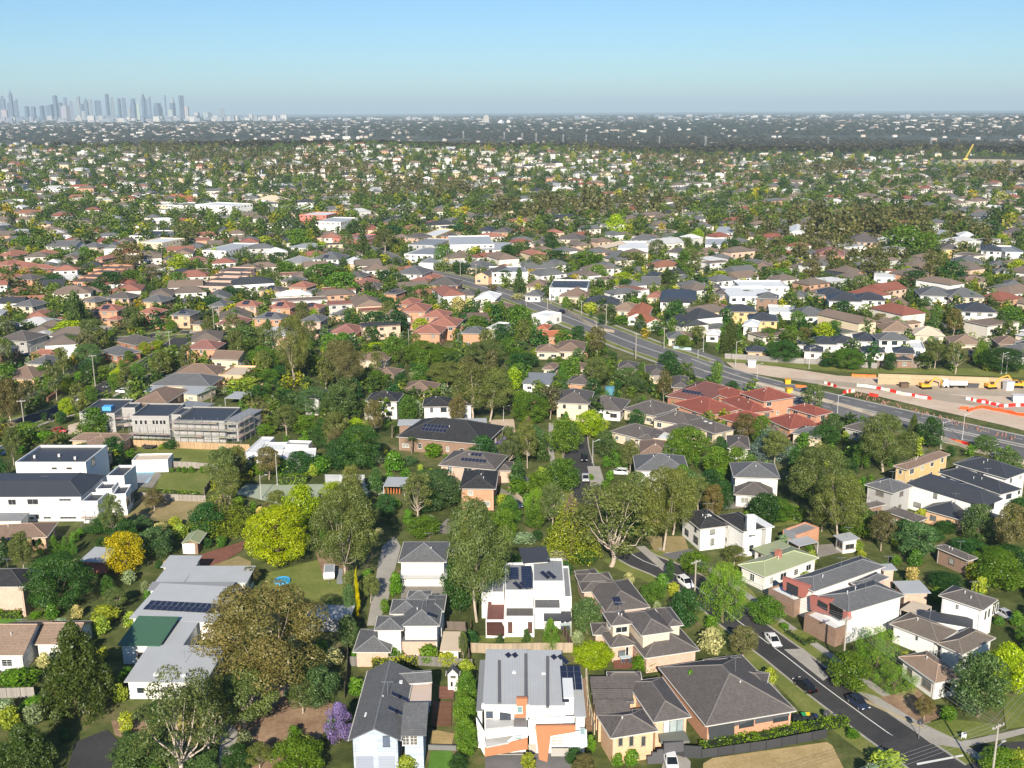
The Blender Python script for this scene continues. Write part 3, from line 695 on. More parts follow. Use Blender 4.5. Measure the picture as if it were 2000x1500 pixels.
def slope_at(g, x, y, pitch=23):
    w, d = g['w'] + 1, g['d'] + 1; tp = math.tan(math.radians(pitch)); x += .5; y += .5
    if g['kind'] == 'h': 
        q = {'f': y, 'b': d - y, 'l': x, 'r': w - x}; s = min(q, key=q.get); return q[s] * tp, s
    if g['kind'] == 'g': return (y * tp, 'f') if y < d / 2 else ((d - y) * tp, 'b')
    if g['kind'] == 'x': return (x * tp, 'l') if x < w / 2 else ((w - x) * tp, 'r')
    return 0.0, 'f'
def solar(h, wi, x, y, nx, ny, pw=1.0, ph=1.6, pitch=23, tilt=None, az=0.0, lift=.08, gap=.04):
    """rows of panels on a wing's roof; x, y = metres from its front-left wall corner"""
    root, o3, gs = h; g = gs[wi]
    for i in range(nx):
        for j in range(ny):
            px_, py_ = x + i * (pw + gap), y + j * (ph + gap) * (math.cos(math.radians(pitch)) if g['kind'] in 'hgx' else 1)
            zz, s = slope_at(g, px_, py_, pitch); q = g['a'] + g['ux'] * px_ + g['uy'] * py_
            th = math.atan2(g['ux'][1], g['ux'][0]); o = new('solar_panel', panel_mesh(pw, ph), root)
            if g['kind'] in 'hgx': n_ = {'f': -g['uy'], 'b': g['uy'], 'l': -g['ux'], 'r': g['ux']}[s]; sl = math.radians(pitch)
            else: n_ = -g['uy']; sl = math.radians(tilt or 2); zz = g['H'] * 0 - .2 + (tilt and .45 or .1)
            if az: n_ = np.array([n_[0] * math.cos(az) - n_[1] * math.sin(az), n_[0] * math.sin(az) + n_[1] * math.cos(az)])
            up = np.array([n_[0] * math.sin(sl), n_[1] * math.sin(sl), math.cos(sl)]); ax = np.array([-n_[1], n_[0], 0.]); ay = np.cross(up, ax)
            M_ = Matrix(((ax[0], ay[0], up[0], q[0] - o3[0] + up[0] * lift), (ax[1], ay[1], up[1], q[1] - o3[1] + up[1] * lift), (ax[2], ay[2], up[2], g['ze'] + zz - o3[2] + up[2] * lift), (0, 0, 0, 1)))
            o.matrix_local = M_
def chimney(h, wi, x, y, s=.7, ht=1.2, col=(.4, .2, .13)):
    root, o3, gs = h; g = gs[wi]; q = g['a'] + g['ux'] * x + g['uy'] * y - o3[:2]; zz = g['ze'] + slope_at(g, x, y)[0]
    m = MB(); m.obox(q, g['ux'], s / 2, g['uy'], s / 2, zz - 1.0, zz + ht); m.obox(q, g['ux'], s / 2 + .06, g['uy'], s / 2 + .06, zz + ht, zz + ht + .12)
    m.build('chimney', MAT['brick'], root, color=col)
def roofbox(h, wi, x, y, w, d, ht, nm='air_conditioner', col=(.7, .7, .7), mat='paint', dz=0.0):
    root, o3, gs = h; g = gs[wi]; q = g['a'] + g['ux'] * x + g['uy'] * y - o3[:2]; zz = g['ze'] + slope_at(g, x, y)[0] + dz - (.3 if g['kind'] == 'f' else 0)
    m = MB(); m.obox(q, g['ux'], w / 2, g['uy'], d / 2, zz, zz + ht); m.build(nm, MAT[mat], root, color=col)
# ------------------------------------------------------------------ facades described by where they show
class VP:
    """a vertical plane through two ground points (tile pixels) or along a wing's front"""
    def __init__(s, p=None, g=None, face='f'):
        if g is not None:
            s.a = {'f': g['a'], 'r': g['a'] + g['ux'] * g['w'], 'l': g['a'] + g['uy'] * g['d']}[face].copy(); s.ux = {'f': g['ux'], 'r': g['uy'], 'l': -g['uy']}[face]
        else:
            a, b = G(p[0], p[1])[:2], G(p[2], p[3])[:2]; s.a = a; s.ux = (b - a) / np.linalg.norm(b - a)
        s.n = np.array([s.ux[1], -s.ux[0]]); s.rz = math.atan2(s.ux[1], s.ux[0])
    def tz(s, x, y, off=0.0):
        d = ray(*zp(x, y)); k = ((s.a + s.n * off) @ s.n) / (d[:2] @ s.n); p = d * k
        return (p[:2] - s.a) @ s.ux, CAM_H + p[2]
    def pt(s, t, z, off=0.0): q = s.a + s.ux * t + s.n * off; return np.array([q[0], q[1], z])
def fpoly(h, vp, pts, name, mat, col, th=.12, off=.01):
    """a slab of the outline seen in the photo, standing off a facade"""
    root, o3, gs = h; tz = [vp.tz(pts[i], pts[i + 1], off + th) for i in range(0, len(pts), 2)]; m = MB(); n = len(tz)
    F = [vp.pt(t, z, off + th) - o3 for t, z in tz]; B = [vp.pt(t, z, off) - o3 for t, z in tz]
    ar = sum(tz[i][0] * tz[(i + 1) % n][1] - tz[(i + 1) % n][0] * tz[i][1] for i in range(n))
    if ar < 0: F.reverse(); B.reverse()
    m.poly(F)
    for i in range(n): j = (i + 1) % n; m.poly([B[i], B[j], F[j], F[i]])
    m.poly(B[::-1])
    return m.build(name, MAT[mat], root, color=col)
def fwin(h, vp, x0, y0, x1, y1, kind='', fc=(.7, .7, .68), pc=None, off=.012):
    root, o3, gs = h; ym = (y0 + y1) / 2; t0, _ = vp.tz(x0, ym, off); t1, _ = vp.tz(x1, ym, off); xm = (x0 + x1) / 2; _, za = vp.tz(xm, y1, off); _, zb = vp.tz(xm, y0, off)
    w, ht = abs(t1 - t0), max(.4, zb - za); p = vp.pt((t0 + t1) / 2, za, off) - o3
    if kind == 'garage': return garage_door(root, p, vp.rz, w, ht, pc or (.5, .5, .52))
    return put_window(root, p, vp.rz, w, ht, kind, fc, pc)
def slab(h, pts, z, th, name, mat, col):
    """a level slab over an outline seen at height z"""
    root, o3, gs = h; q = [G(pts[i], pts[i + 1], z) - o3 for i in range(0, len(pts), 2)]
    ar = sum(q[i][0] * q[(i + 1) % len(q)][1] - q[(i + 1) % len(q)][0] * q[i][1] for i in range(len(q)))
    if ar < 0: q.reverse()
    m = MB(); m.prism([p[:2] for p in q], z - th, z); return m.build(name, MAT[mat], root, color=col)
def scaffold(line, h, label, depth=1.3, bay=2.4, lift=2.0):
    q = [G(line[i], line[i + 1]) for i in range(0, len(line), 2)]; o3 = q[0] * 1; e = new('scaffold', None, None, tuple(o3)); tag(e, label, 'scaffold'); sc_ = (.5, .5, .5); PMh = {}
    for a, b in zip(q, q[1:]):
        d = (b - a)[:2]; L = np.linalg.norm(d); t = d / L; nn = np.array([t[1], -t[0]]); n = max(1, round(L / bay)); l = L / n; nl = int(h / lift)
        for i in range(n + 1):
            for s in (0, 1):
                p = a[:2] - o3[:2] + t * l * i + nn * depth * s; m = MB(); m.tube((p[0], p[1], 0), (p[0], p[1], h + hr.uniform(.2, 1)), .045, n=5); m.build('standard', MAT['steel'], e)
        for k in range(1, nl + 1):
            z = k * lift
            for s in (0, 1):
                for zz in ((z,) if s == 0 else (z, z + .55, z + 1.05)):
                    p0 = a[:2] - o3[:2] + nn * depth * s; p1 = p0 + t * L; m = MB(); m.tube((*p0, zz), (*p1, zz), .035, n=5); m.build('ledger', MAT['steel'], e)
            for i in range(n):
                if hr.random() < .12: continue
                for r in range(3):
                    c = a[:2] - o3[:2] + t * l * (i + .5) + nn * (.2 + r * .42); key = round(l, 2)
                    if key not in PMh: m = MB(); m.box(-l / 2 - .1, -.18, 0, l / 2 + .1, .18, .05); PMh[key] = m.mesh('scaffold_plank', [MAT['timber']])
                    new('plank', PMh[key], e, (c[0], c[1], z + .04), math.atan2(t[1], t[0]), color=tuple(x * hr.uniform(.75, 1.15) for x in (.5, .43, .34)))
        for i in range(0, n, 2):
            p0 = a[:2] - o3[:2] + t * l * i + nn * (depth + .05); p1 = p0 + t * l; m = MB(); m.tube((*p0, 0), (*p1, lift * 2), .03, n=5); m.build('brace', MAT['steel'], e)
    NAMES.append([e, 'scaffold', PX(o3), o3, None]); return e
# ------------------------------------------------------------------ the ground, surfaces and roads
def make_ground():
    ang = np.radians(np.linspace(-62, 62, 125)); rad = np.concatenate([[20, 60, 120, 300, 600], np.geomspace(700, 12000, 120), [16000, 22000, 32000, 45000]])
    A, R = np.meshgrid(ang, rad); X, Y = R * np.sin(A), R * np.cos(A) - 20; Zz = terrain(X, Y)
    V = np.stack([X, Y, Zz], -1).reshape(-1, 3); nr, na = A.shape
    F = [(i * na + j, i * na + j + 1, (i + 1) * na + j + 1, (i + 1) * na + j) for i in range(nr - 1) for j in range(na - 1)]
    me = bpy.data.meshes.new('ground'); me.from_pydata(V.tolist(), [], F)
    n = NT('ground'); p = n.pos(); f = n.math('ADD', n.math('MULTIPLY', n.noise(p, .05, 6, .65), .6), n.math('MULTIPLY', n.noise(p, .35, 4, .6), .4))
    c1 = n.ramp(f, [(.3, (.035, .045, .015)), (.45, (.07, .09, .028)), (.54, (.12, .14, .045)), (.63, (.2, .165, .09)), (.72, (.3, .25, .18))])
    c1 = n.mix(1.0, c1, n.grey(n.noise(p, 2.2, 4, .7), .55, 1.25), 'MULTIPLY')
    far = n.ramp(n.noise(p, .006, 6, .7), [(.3, (.025, .032, .018)), (.52, (.045, .05, .03)), (.6, (.09, .08, .06)), (.7, (.22, .2, .17))])
    ln = n.n('ShaderNodeVectorMath', operation='LENGTH'); n.l(p, ln.inputs[0]); mr = n.n('ShaderNodeMapRange'); n.l(ln.outputs['Value'], mr.inputs[0])
    mr.inputs[1].default_value = 1200; mr.inputs[2].default_value = 3000
    n.col(n.mix(mr.outputs[0], c1, far), .95); n.b.inputs['Specular IOR Level'].default_value = .1; me.materials.append(n.mat)
    tag(new('ground', me), kind='structure')
make_ground()
LAY = [0]
def S(name, mat, pts, z=None, kind='structure', label=None, color=None):
    """a flat surface on the ground, outlined in tile pixels"""
    q = [G(pts[i], pts[i + 1]) for i in range(0, len(pts), 2)]; LAY[0] += 1
    z = (.006 if z is None else z) + .0007 * LAY[0]
    m = MB(); m.poly([(p[0], p[1], z) for p in q]); me = m.mesh(name, [MAT[mat]])
    if me.polygons[0].normal.z < 0: me.flip_normals()
    o = new(name, me, color=color); tag(o, label, kind=kind); return o
def offset(q, d):
    out = []
    for i in range(len(q)):
        a = q[max(0, i - 1)]; b = q[min(len(q) - 1, i + 1)]; t = (b - a)[:2]; t = t / np.linalg.norm(t); out.append(np.array([q[i][0] - t[1] * d, q[i][1] + t[0] * d]))
    return out
def smooth(q, n=4):
    q = [np.array(p[:2], float) for p in q]
    if len(q) < 3: return q
    out = []
    for i in range(len(q) - 1):
        p0, p1, p2, p3 = q[max(0, i - 1)], q[i], q[i + 1], q[min(len(q) - 1, i + 2)]
        for k in range(n):
            t = k / n; out.append(.5 * (2 * p1 + (p2 - p0) * t + (2 * p0 - 5 * p1 + 4 * p2 - p3) * t * t + (3 * p1 - p0 - 3 * p2 + p3) * t ** 3))
    return out + [q[-1]]
def strip(mb, q, a, b, z0, z1=None, m=0):
    L, R = offset(q, a), offset(q, b)
    for i in range(len(q) - 1):
        if z1 is None: mb.poly([(*R[i], z0), (*R[i + 1], z0), (*L[i + 1], z0), (*L[i], z0)], m)
        else: mb.prism([R[i], R[i + 1], L[i + 1], L[i]], z0, z1, m)
def road(name, pts, width, mat='asphalt', kerb=True, path=None, dash=None, verge=None, smooth_n=4, z=.05, lines=()):
    """centre line in tile pixels; kerbs, footpaths and grass verges follow it"""
    q = smooth([G(pts[i], pts[i + 1]) for i in range(0, len(pts), 2)], smooth_n); LAY[0] += 1; z = z + .0007 * LAY[0]; h = width / 2
    m = MB(); strip(m, q, h, -h, z); r = m.build(name, MAT[mat]); tag(r, kind='structure')
    if kerb:
        for s in (1, -1):
            m = MB(); strip(m, q, s * h + .32 if s > 0 else -h, s * h if s > 0 else -h - .32, 0, z + .11); tag(m.build('kerb', MAT['path']), kind='structure')
    if verge:
        for s, w in verge:
            m = MB(); strip(m, q, s * h + (w if s > 0 else -.32), s * h + (.32 if s > 0 else -w), z + .02, None); tag(m.build('grass_verge', MAT['grass']), kind='structure')
    if path:
        for s, o, w in path:
            a, b = s * (h + o + w), s * (h + o); m = MB(); strip(m, q, max(a, b), min(a, b), z + .035, None); tag(m.build('footpath', MAT['path']), kind='structure')
    if dash is not None:
        on, off, o = dash; m = MB(); d = 0.0
        for i in range(len(q) - 1):
            a, b = q[i], q[i + 1]; L = np.linalg.norm(b - a); t = (b - a) / L; nn = np.array([-t[1], t[0]]); s = 0.0
            while s < L:
                ph = (d + s) % (on + off); e = min(L, s + .5)
                if ph < on: c = a + t * (s + e) / 2 + nn * o; m.poly([(*(c - t * (e - s) / 2 - nn * .09), z + .006), (*(c + t * (e - s) / 2 - nn * .09), z + .006), (*(c + t * (e - s) / 2 + nn * .09), z + .006), (*(c - t * (e - s) / 2 + nn * .09), z + .006)])
                s += .5
            d += L
        if m.f: tag(m.build('road_marking', MAT['line']), kind='structure')
    for o in lines:
        m = MB(); strip(m, q, o + .09, o - .09, z + .005); tag(m.build('road_marking', MAT['line']), kind='structure')
    return q, z
# ------------------------------------------------------------------ fences
FP = {}
def fence(pts, h, label, col=(.3, .25, .2), mat='paling', step=2.4, name='timber_fence', cat='fence', group=None, posts=True, sm=False, thick=.05, pc=None, base=None, cap=False):
    q = [G(pts[i], pts[i + 1]) for i in range(0, len(pts), 2)]
    if sm: q = [np.array([*p, 0]) for p in smooth(q)]
    o3 = q[0] * 1; root = new(name, None, None, tuple(o3)); tag(root, label, cat, group); k = 0
    for a, b in zip(q, q[1:]):
        d = (b - a)[:2]; L = np.linalg.norm(d); n = max(1, round(L / step)); l = L / n; t = d / L; key = (round(l, 2), h, mat, thick, cap)
        if key not in FP:
            m = MB(); m.box(-l / 2 + .01, -thick / 2, .04, l / 2 - .01, thick / 2, h); 
            if cap: m.box(-l / 2, -thick / 2 - .04, h, l / 2, thick / 2 + .04, h + .06)
            FP[key] = m.mesh('fence_panel', [MAT[mat]])
        if ('post', h) not in FP: m = MB(); m.box(-.06, -.06, 0, .06, .06, h + .06); FP[('post', h)] = m.mesh('fence_post', [MAT['timber']])
        for i in range(n):
            c = a[:2] + t * l * (i + .5) - o3[:2]; j = hr.uniform(.88, 1.1); new('panel', FP[key], root, (c[0], c[1], 0), math.atan2(t[1], t[0]), tuple(x * j for x in col))
            if posts: p = a[:2] + t * l * i - o3[:2] + np.array([t[1], -t[0]]) * .07; new('post', FP[('post', h)], root, (p[0], p[1], 0), math.atan2(t[1], t[0]), pc or tuple(x * .9 for x in col))
            k += 1
    NAMES.append([root, 'fence', PX(o3), o3, None]); return root
# ------------------------------------------------------------------ cars
def car_meshes(kind):
    """x forward; lower body lofted from sections, glasshouse, wheels"""
    L, Wd, sec, cab = {
        'hatch': (4.1, 1.72, [(-2.05, .5, .82, .7), (-1.9, .28, .95, .8), (-.9, .22, .98, .86), (.4, .22, .96, .86), (1.2, .24, .86, .84), (1.85, .3, .72, .74), (2.05, .42, .6, .6)], [(-1.75, .95, .74), (-1.2, 1.42, .62), (.15, 1.46, .62), (1.0, .93, .74)]),
        'suv': (4.7, 1.86, [(-2.35, .55, .95, .78), (-2.2, .32, 1.08, .88), (-1, .28, 1.12, .93), (.6, .28, 1.1, .93), (1.4, .3, 1.02, .9), (2.15, .36, .88, .8), (2.35, .5, .7, .66)], [(-2.15, 1.1, .82), (-1.8, 1.62, .7), (.25, 1.68, .7), (1.15, 1.08, .82)]),
        'sedan': (4.75, 1.82, [(-2.37, .5, .85, .72), (-2.2, .28, .95, .82), (-1.2, .22, .98, .9), (.4, .22, .96, .9), (1.3, .24, .86, .88), (2.1, .3, .72, .78), (2.37, .42, .6, .62)], [(-1.65, .96, .76), (-.95, 1.4, .62), (.25, 1.43, .62), (1.2, .93, .76)]),
        'ute': (5.2, 1.88, [(-2.6, .6, 1.0, .84), (-2.5, .4, 1.05, .9), (-1, .35, 1.08, .93), (.8, .35, 1.08, .93), (1.6, .36, 1.05, .92), (2.4, .42, .92, .84), (2.6, .55, .75, .7)], [(-.55, 1.08, .84), (-.35, 1.72, .72), (.85, 1.74, .72), (1.6, 1.05, .82)])}[kind]
    b = MB(); rings = []
    for x, z0, z1, hw in sec:
        rings.append([(x, -hw, z0 + .12), (x, -hw * .96, z0), (x, hw * .96, z0), (x, hw, z0 + .12), (x, hw, z1 - .18), (x, hw * .88, z1), (x, -hw * .88, z1), (x, -hw, z1 - .18)])
    i0 = 0
    for r in rings: b.v += r
    n = 8
    for k in range(len(rings) - 1):
        for j in range(n):
            a, c = k * n + j, k * n + (j + 1) % n; b.f.append((a, c, c + n, a + n)); b.m.append(0)
    b.f.append(tuple(range(n))); b.m.append(0); b.f.append(tuple(reversed(range((len(rings) - 1) * n, len(rings) * n)))); b.m.append(0)
    me = b.mesh('car_body', [MAT['carpaint']], False, True)
    g = MB(); (x0, z0, w0), (x1, z1, w1), (x2, z2, w2), (x3, z3, w3) = cab; e = .02
    q = [(x0, -w0, z0 - e), (x3, -w3, z3 - e), (x3, w3, z3 - e), (x0, w0, z0 - e), (x1, -w1, z1), (x2, -w2, z2), (x2, w2, z2), (x1, w1, z1)]
    for f in ((0, 1, 5, 4), (2, 3, 7, 6), (1, 2, 6, 5), (3, 0, 4, 7)): g.poly([q[k] for k in f])
    gm = g.mesh('car_glass', [MAT['glass']], False)
    r = MB(); t = .05; rr = [(x1 - .04, -w1 - .01, z1), (x2 + .05, -w2 - .01, z2), (x2 + .05, w2 + .01, z2), (x1 - .04, w1 + .01, z1)]
    r.poly([(p[0], p[1], p[2] + .004) for p in rr]); r.poly([(p[0] * .96, p[1] * .9, p[2] + t) for p in rr])
    for k in range(4): j = (k + 1) % 4; r.poly([rr[k], rr[j], (rr[j][0] * .96, rr[j][1] * .9, rr[j][2] + t), (rr[k][0] * .96, rr[k][1] * .9, rr[k][2] + t)])
    for s in (-1, 1):
        for (a, c) in ((0, 4), (1, 5)) if s < 0 else ((3, 7), (2, 6)): r.tube(q[a], q[c], .045, n=4)
        xm = (x1 + x2) / 2; r.tube((xm, s * (w1 + .01), z1), (xm, s * w0, z0), .04, n=4)
    rm = r.mesh('car_roof', [MAT['carpaint']], False)
    w = MB(); w.tube((0, -.11, 0), (0, .11, 0), .33 if kind != 'hatch' else .3, n=14); wm = w.mesh('tyre', [MAT['rubber']], False)
    w = MB(); w.tube((0, -.12, 0), (0, .12, 0), .2, n=10); rim = w.mesh('rim', [MAT['steel']], False)
    lt = MB(); lt.box(-.05, -.2, -.06, .05, .2, .06); lm = lt.mesh('light', [MAT['paint']], False)
    return dict(body=me, glass=gm, roof=rm, tyre=wm, rim=rim, light=lm, L=L, W=Wd, wb=L * .29, hl=(L / 2 - .1, .62 * Wd / 1.82, sec[-2][2] - .1), tl=(-L / 2 + .1, .62 * Wd / 1.82, sec[1][2] - .12))
CM = {}; CARC = {'w': (.78, .78, .78), 'k': (.012, .012, .014), 's': (.45, .46, .48), 'g': (.1, .105, .11), 'b': (.03, .07, .2), 'r': (.4, .03, .025), 'n': (.02, .03, .06), 't': (.4, .35, .28)}
def car(kind, col, x, y, x2, y2, label, lo=False, cat=None):
    """centre in tile pixels and a second point towards which the bonnet looks"""
    if kind not in CM: CM[kind] = car_meshes(kind)
    m = CM[kind]; a, b = G(x, y), G(x2, y2); rz = math.atan2(b[1] - a[1], b[0] - a[0]); z = .16 if ZO[1] > 400 else .12
    e = new('parked_car', None, None, (a[0], a[1], .1), rz); tag(e, label, cat or 'car'); c = CARC[col]
    new('body', m['body'], e, color=c); new('window_glass', m['glass'], e, color=(.012, .014, .017)); new('roof', m['roof'], e, color=c)
    for sx in (1, -1):
        for sy in (1, -1):
            w = new('wheel', m['tyre'], e, (sx * m['wb'], sy * (m['W'] / 2 - .13), .33))
            new('rim', m['rim'], w)
    for s in (1, -1):
        new('headlight', m['light'], e, (m['hl'][0], s * m['hl'][1] * .95, m['hl'][2]), color=(.75, .77, .8)); new('tail_light', m['light'], e, (m['tl'][0], s * m['tl'][1] * .95, m['tl'][2]), color=(.35, .01, .01))
    NAMES.append([e, 'car', PX(a), a, None]); return e
# ------------------------------------------------------------------ poles and wires
def power_pole(x, yb, yt, label, arms=1, az=0.0, lamp=False, hgt=None):
    a = G(x, yb); h = hgt or min(14, height_at(a, ZO[1] + yt * ZO[2])); e = new('power_pole', None, None, tuple(a), az); tag(e, label, 'power pole')
    m = MB(); m.tube((0, 0, 0), (0, 0, h), .17, .12, 8); m.build('pole', MAT['timber'], e, color=(.42, .38, .33))
    for k in range(arms):
        z = h - .5 - k * 1.3; m = MB(); m.box(-1.2, -.06, z, 1.2, .06, z + .14); m.build('crossarm', MAT['timber'], e, color=(.5, .46, .42))
        for s in (-1.05, -.35, .35, 1.05): m = MB(); m.tube((s, 0, z + .14), (s, 0, z + .36), .05, n=6); m.build('insulator', MAT['paint'], e, color=(.6, .6, .6))
    if lamp: lamp_arm(e, h * .72)
    NAMES.append([e, 'power pole', PX(a), a, None]); return e, np.array([a[0], a[1], h])
def lamp_arm(e, h, d=1):
    m = MB(); m.tube((0, 0, h - .6), (d * 1.6, 0, h), .05, n=6); m.build('arm', MAT['steel'], e); m = MB(); m.box(d * 1.5 - .3, -.13, h - .06, d * 1.5 + .4, .13, h + .08); m.build('lamp_head', MAT['paint'], e, color=(.45, .45, .45))
def light_pole(x, yb, yt, label, d=1, az=0.0, rad=.1, cat='street lamp'):
    a = G(x, yb); h = min(15, height_at(a, ZO[1] + yt * ZO[2])); e = new('street_lamp', None, None, tuple(a), az); tag(e, label, cat)
    m = MB(); m.tube((0, 0, 0), (0, 0, h), rad, rad * .6, 8); m.build('pole', MAT['paint'], e, color=(.5, .5, .5)); lamp_arm(e, h, d); m = MB(); m.tube((0, 0, 0), (0, 0, .25), .3, .25, 8); m.build('footing', MAT['concrete'], e, color=(.4, .4, .38))
    NAMES.append([e, 'street lamp', PX(a), a, None]); return e
def wires(p, q, label, offs=(-1.05, -.35, .35, 1.05), sag=.6, az=0.0, r=.02):
    o3 = p; e = new('power_line', None, None, tuple(p)); tag(e, label, 'power line'); d = (q - p); t = d[:2] / np.linalg.norm(d[:2]); nn = np.array([math.cos(az), math.sin(az)])
    for o in offs:
        m = MB(); prev = None
        for k in range(9):
            s = k / 8; c = d * s + np.array([*(nn * o), -.3 - 4 * sag * s * (1 - s)])
            if prev is not None: m.tube(prev, c, r, n=4, cap=False)
            prev = c
        m.build('wire', MAT['steel'], e)
# ------------------------------------------------------------------ the distant city and all that is past counting
def tower(x, yb, yt, w, col, label, style=0, D=12000.0, group='towers of the city skyline'):
    """x middle, base and top rows, width in photo pixels"""
    d = ray(x, yb); d = d / d[1] * D; s = ppm((d[0], d[1], 0)); W = w / s; top = ray(x, yt); top = top / top[1] * D; H = CAM_H + top[2] + 10; dep = W * hr.uniform(.8, 1.2)
    e = new('office_tower', None, None, (d[0], d[1], -5)); tag(e, label, 'tower', group); m = MB(); a = hr.uniform(-.5, .5); ux = (math.cos(a), math.sin(a)); uy = (-ux[1], ux[0]); W *= .9
    f = MB()
    if style == 0: m.obox((0, 0), ux, W / 2, uy, dep / 2, 0, H); f.obox((0, 0), ux, W * .3, uy, dep * .3, H, H + 7)
    elif style == 1: m.obox((0, 0), ux, W / 2, uy, dep / 2, 0, H * .8); f.obox((0, 0), ux, W * .36, uy, dep * .36, H * .8, H)
    elif style == 2: m.obox((0, 0), ux, W / 2, uy, dep / 2, 0, H * .86); f.obox((0, 0), ux, W * .28, uy, dep * .3, H * .86, H * .95); f.tube((0, 0, H * .95), (0, 0, H * 1.06), 3, 1, 6)
    elif style == 3:
        p = [np.array(ux) * sx * W / 2 + np.array(uy) * sy * dep / 2 for sx, sy in ((-1, -1), (1, -1), (1, 1), (-1, 1))]; m.prism(p, 0, H * .9); i = len(f.v)
        f.v += [(*p[0], H * .9), (*p[1], H * .9), (*p[2], H * .9), (*p[3], H * .9), (*p[1], H), (*p[2], H)]; f.f += [(0, 1, 4), (3, 5, 2), (0, 4, 5, 3), (1, 2, 5, 4)]; f.m += [0] * 4
    m.build('shaft', MAT['facade'], e, color=col); f.build('crown', MAT['facade'], e, color=tuple(c * .9 for c in col)); return e
n = NT('facade'); sx = n.n('ShaderNodeSeparateXYZ'); n.l(n.uv(), sx.inputs[0])
ln = n.math('LESS_THAN', n.math('FRACT', n.math('DIVIDE', sx.outputs[1], 7.0)), .45); cl = n.math('LESS_THAN', n.math('FRACT', n.math('DIVIDE', sx.outputs[0], 9.0)), .3)
c = n.mix(n.math('MULTIPLY', n.math('MAXIMUM', n.math('MULTIPLY', ln, .5), n.math('MULTIPLY', cl, .35)), 1.0), n.oc(), (.3, .33, .37)); MAT['facade'] = n.col(c, .5)
def gn_scatter(name, pts, scl, rot, cols, mesh, mat_needed=None):
    """one object that stands for all the far trees of one kind: copies of a crown on the points"""
    me = bpy.data.meshes.new(name); me.vertices.add(len(pts)); me.vertices.foreach_set('co', np.asarray(pts, np.float32).ravel())
    for nm, ty, dat in (('scl', 'FLOAT_VECTOR', scl), ('rotz', 'FLOAT', rot), ('col', 'FLOAT_COLOR', cols)):
        a = me.attributes.new(nm, ty, 'POINT'); a.data.foreach_set({'FLOAT_VECTOR': 'vector', 'FLOAT': 'value', 'FLOAT_COLOR': 'color'}[ty], np.asarray(dat, np.float32).ravel())
    o = new(name, me); po = bpy.data.objects.new(name + '_crown', mesh)
    g = bpy.data.node_groups.new(name, 'GeometryNodeTree'); g.interface.new_socket('Geometry', in_out='INPUT', socket_type='NodeSocketGeometry'); g.interface.new_socket('Geometry', in_out='OUTPUT', socket_type='NodeSocketGeometry')
    N = g.nodes; i, u = N.new('NodeGroupInput'), N.new('NodeGroupOutput'); ip = N.new('GeometryNodeInstanceOnPoints'); oi = N.new('GeometryNodeObjectInfo'); oi.inputs['Object'].default_value = po
    oi.inputs['As Instance'].default_value = True
    def att(nm, ty): a = N.new('GeometryNodeInputNamedAttribute'); a.data_type = ty; a.inputs['Name'].default_value = nm; return a.outputs['Attribute']
    cx = N.new('ShaderNodeCombineXYZ'); mp = N.new('GeometryNodeMeshToPoints')
    L = g.links.new; L(i.outputs[0], mp.inputs[0]); L(mp.outputs[0], ip.inputs['Points']); L(oi.outputs['Geometry'], ip.inputs['Instance']); L(att('scl', 'FLOAT_VECTOR'), ip.inputs['Scale'])
    L(att('rotz', 'FLOAT'), cx.inputs[2]); L(cx.outputs[0], ip.inputs['Rotation']); L(ip.outputs[0], u.inputs[0])
    md = o.modifiers.new('scatter', 'NODES'); md.node_group = g; tag(o, kind='stuff'); return o
def lo_crown(name, seed, n=150, leaf=.085, mat='leaf_far', cone=False):
    rng = R_(seed); L = dome_lobes(rng, 12, .15, 1.0, (lambda t: (1 - t) ** .7 + .1) if cone else ball, .22)
    return lobes_crown(name, seed, L, n, leaf, mat, jit=.6)
# ================================================================== the street and ground surfaces near the camera
Z(1300, 1100)
road('road', (-190, -52, -120, -10, 120, 95, 400, 320, 660, 512, 865, 710 - 36, 1115, 858, 1330, 1010, 1560, 1170), 7.6, kerb=True, dash=(200, 0, 0), verge=[(1, 2.6), (-1, 3.2)], path=[(1, 2.6, 1.5)], smooth_n=2)
S('road', 'asphalt', (1080, 860, 1330, 1000, 1560, 1050, 1860, 1010, 2140, 980, 2140, 1300, 1360, 1300, 1130, 1080, 1110, 980), z=.062)
S('footpath', 'path', (1100, 725, 1175, 745, 1440, 905, 1640, 1000, 1860, 955, 2100, 900, 2100, 930, 1870, 990, 1640, 1035, 1480, 1010, 1330, 900), z=.12)
S('lawn', 'grass', (1440, 900, 1560, 870, 1840, 900, 1850, 950, 1640, 995), z=.1)
S('lawn', 'grass', (1880, 760, 2100, 700, 2100, 900, 1900, 930), z=.1)
S('lawn', 'grass', (490, 570, 560, 575, 800, 760, 880, 835, 760, 830, 640, 700), z=.1)
S('driveway', 'path', (660, 485, 770, 480, 905, 640, 880, 660), z=.13)
S('lawn', 'grass', (660, 395, 740, 370, 825, 405, 745, 470), z=.1)
S('garden_bed', 'mulch', (1130, 770, 1400, 700, 1560, 850, 1440, 900, 1300, 850), z=.09)
S('garden_bed', 'straw', (210, 1120, 260, 1090, 900, 1000, 930, 1020, 1000, 1160, 1000, 1300, 200, 1300), z=.08)
S('road_marking', 'line', (1400, 1118, 1660, 1070, 1662, 1080, 1404, 1130), z=.072)
S('driveway', 'path', (0, 1060, 90, 1062, 140, 1110, 130, 1300, -60, 1300), z=.1)
S('lawn', 'grass', (100, -60, 300, 40, 480, 150, 560, 260, 500, 300, 300, 100), z=.05)
Z(0, 1100)
S('garden_bed', 'mulch', (1340, 700, 1700, 670, 1870, 800, 1800, 960, 1560, 1300, 1250, 1300, 1300, 950), z=.06)
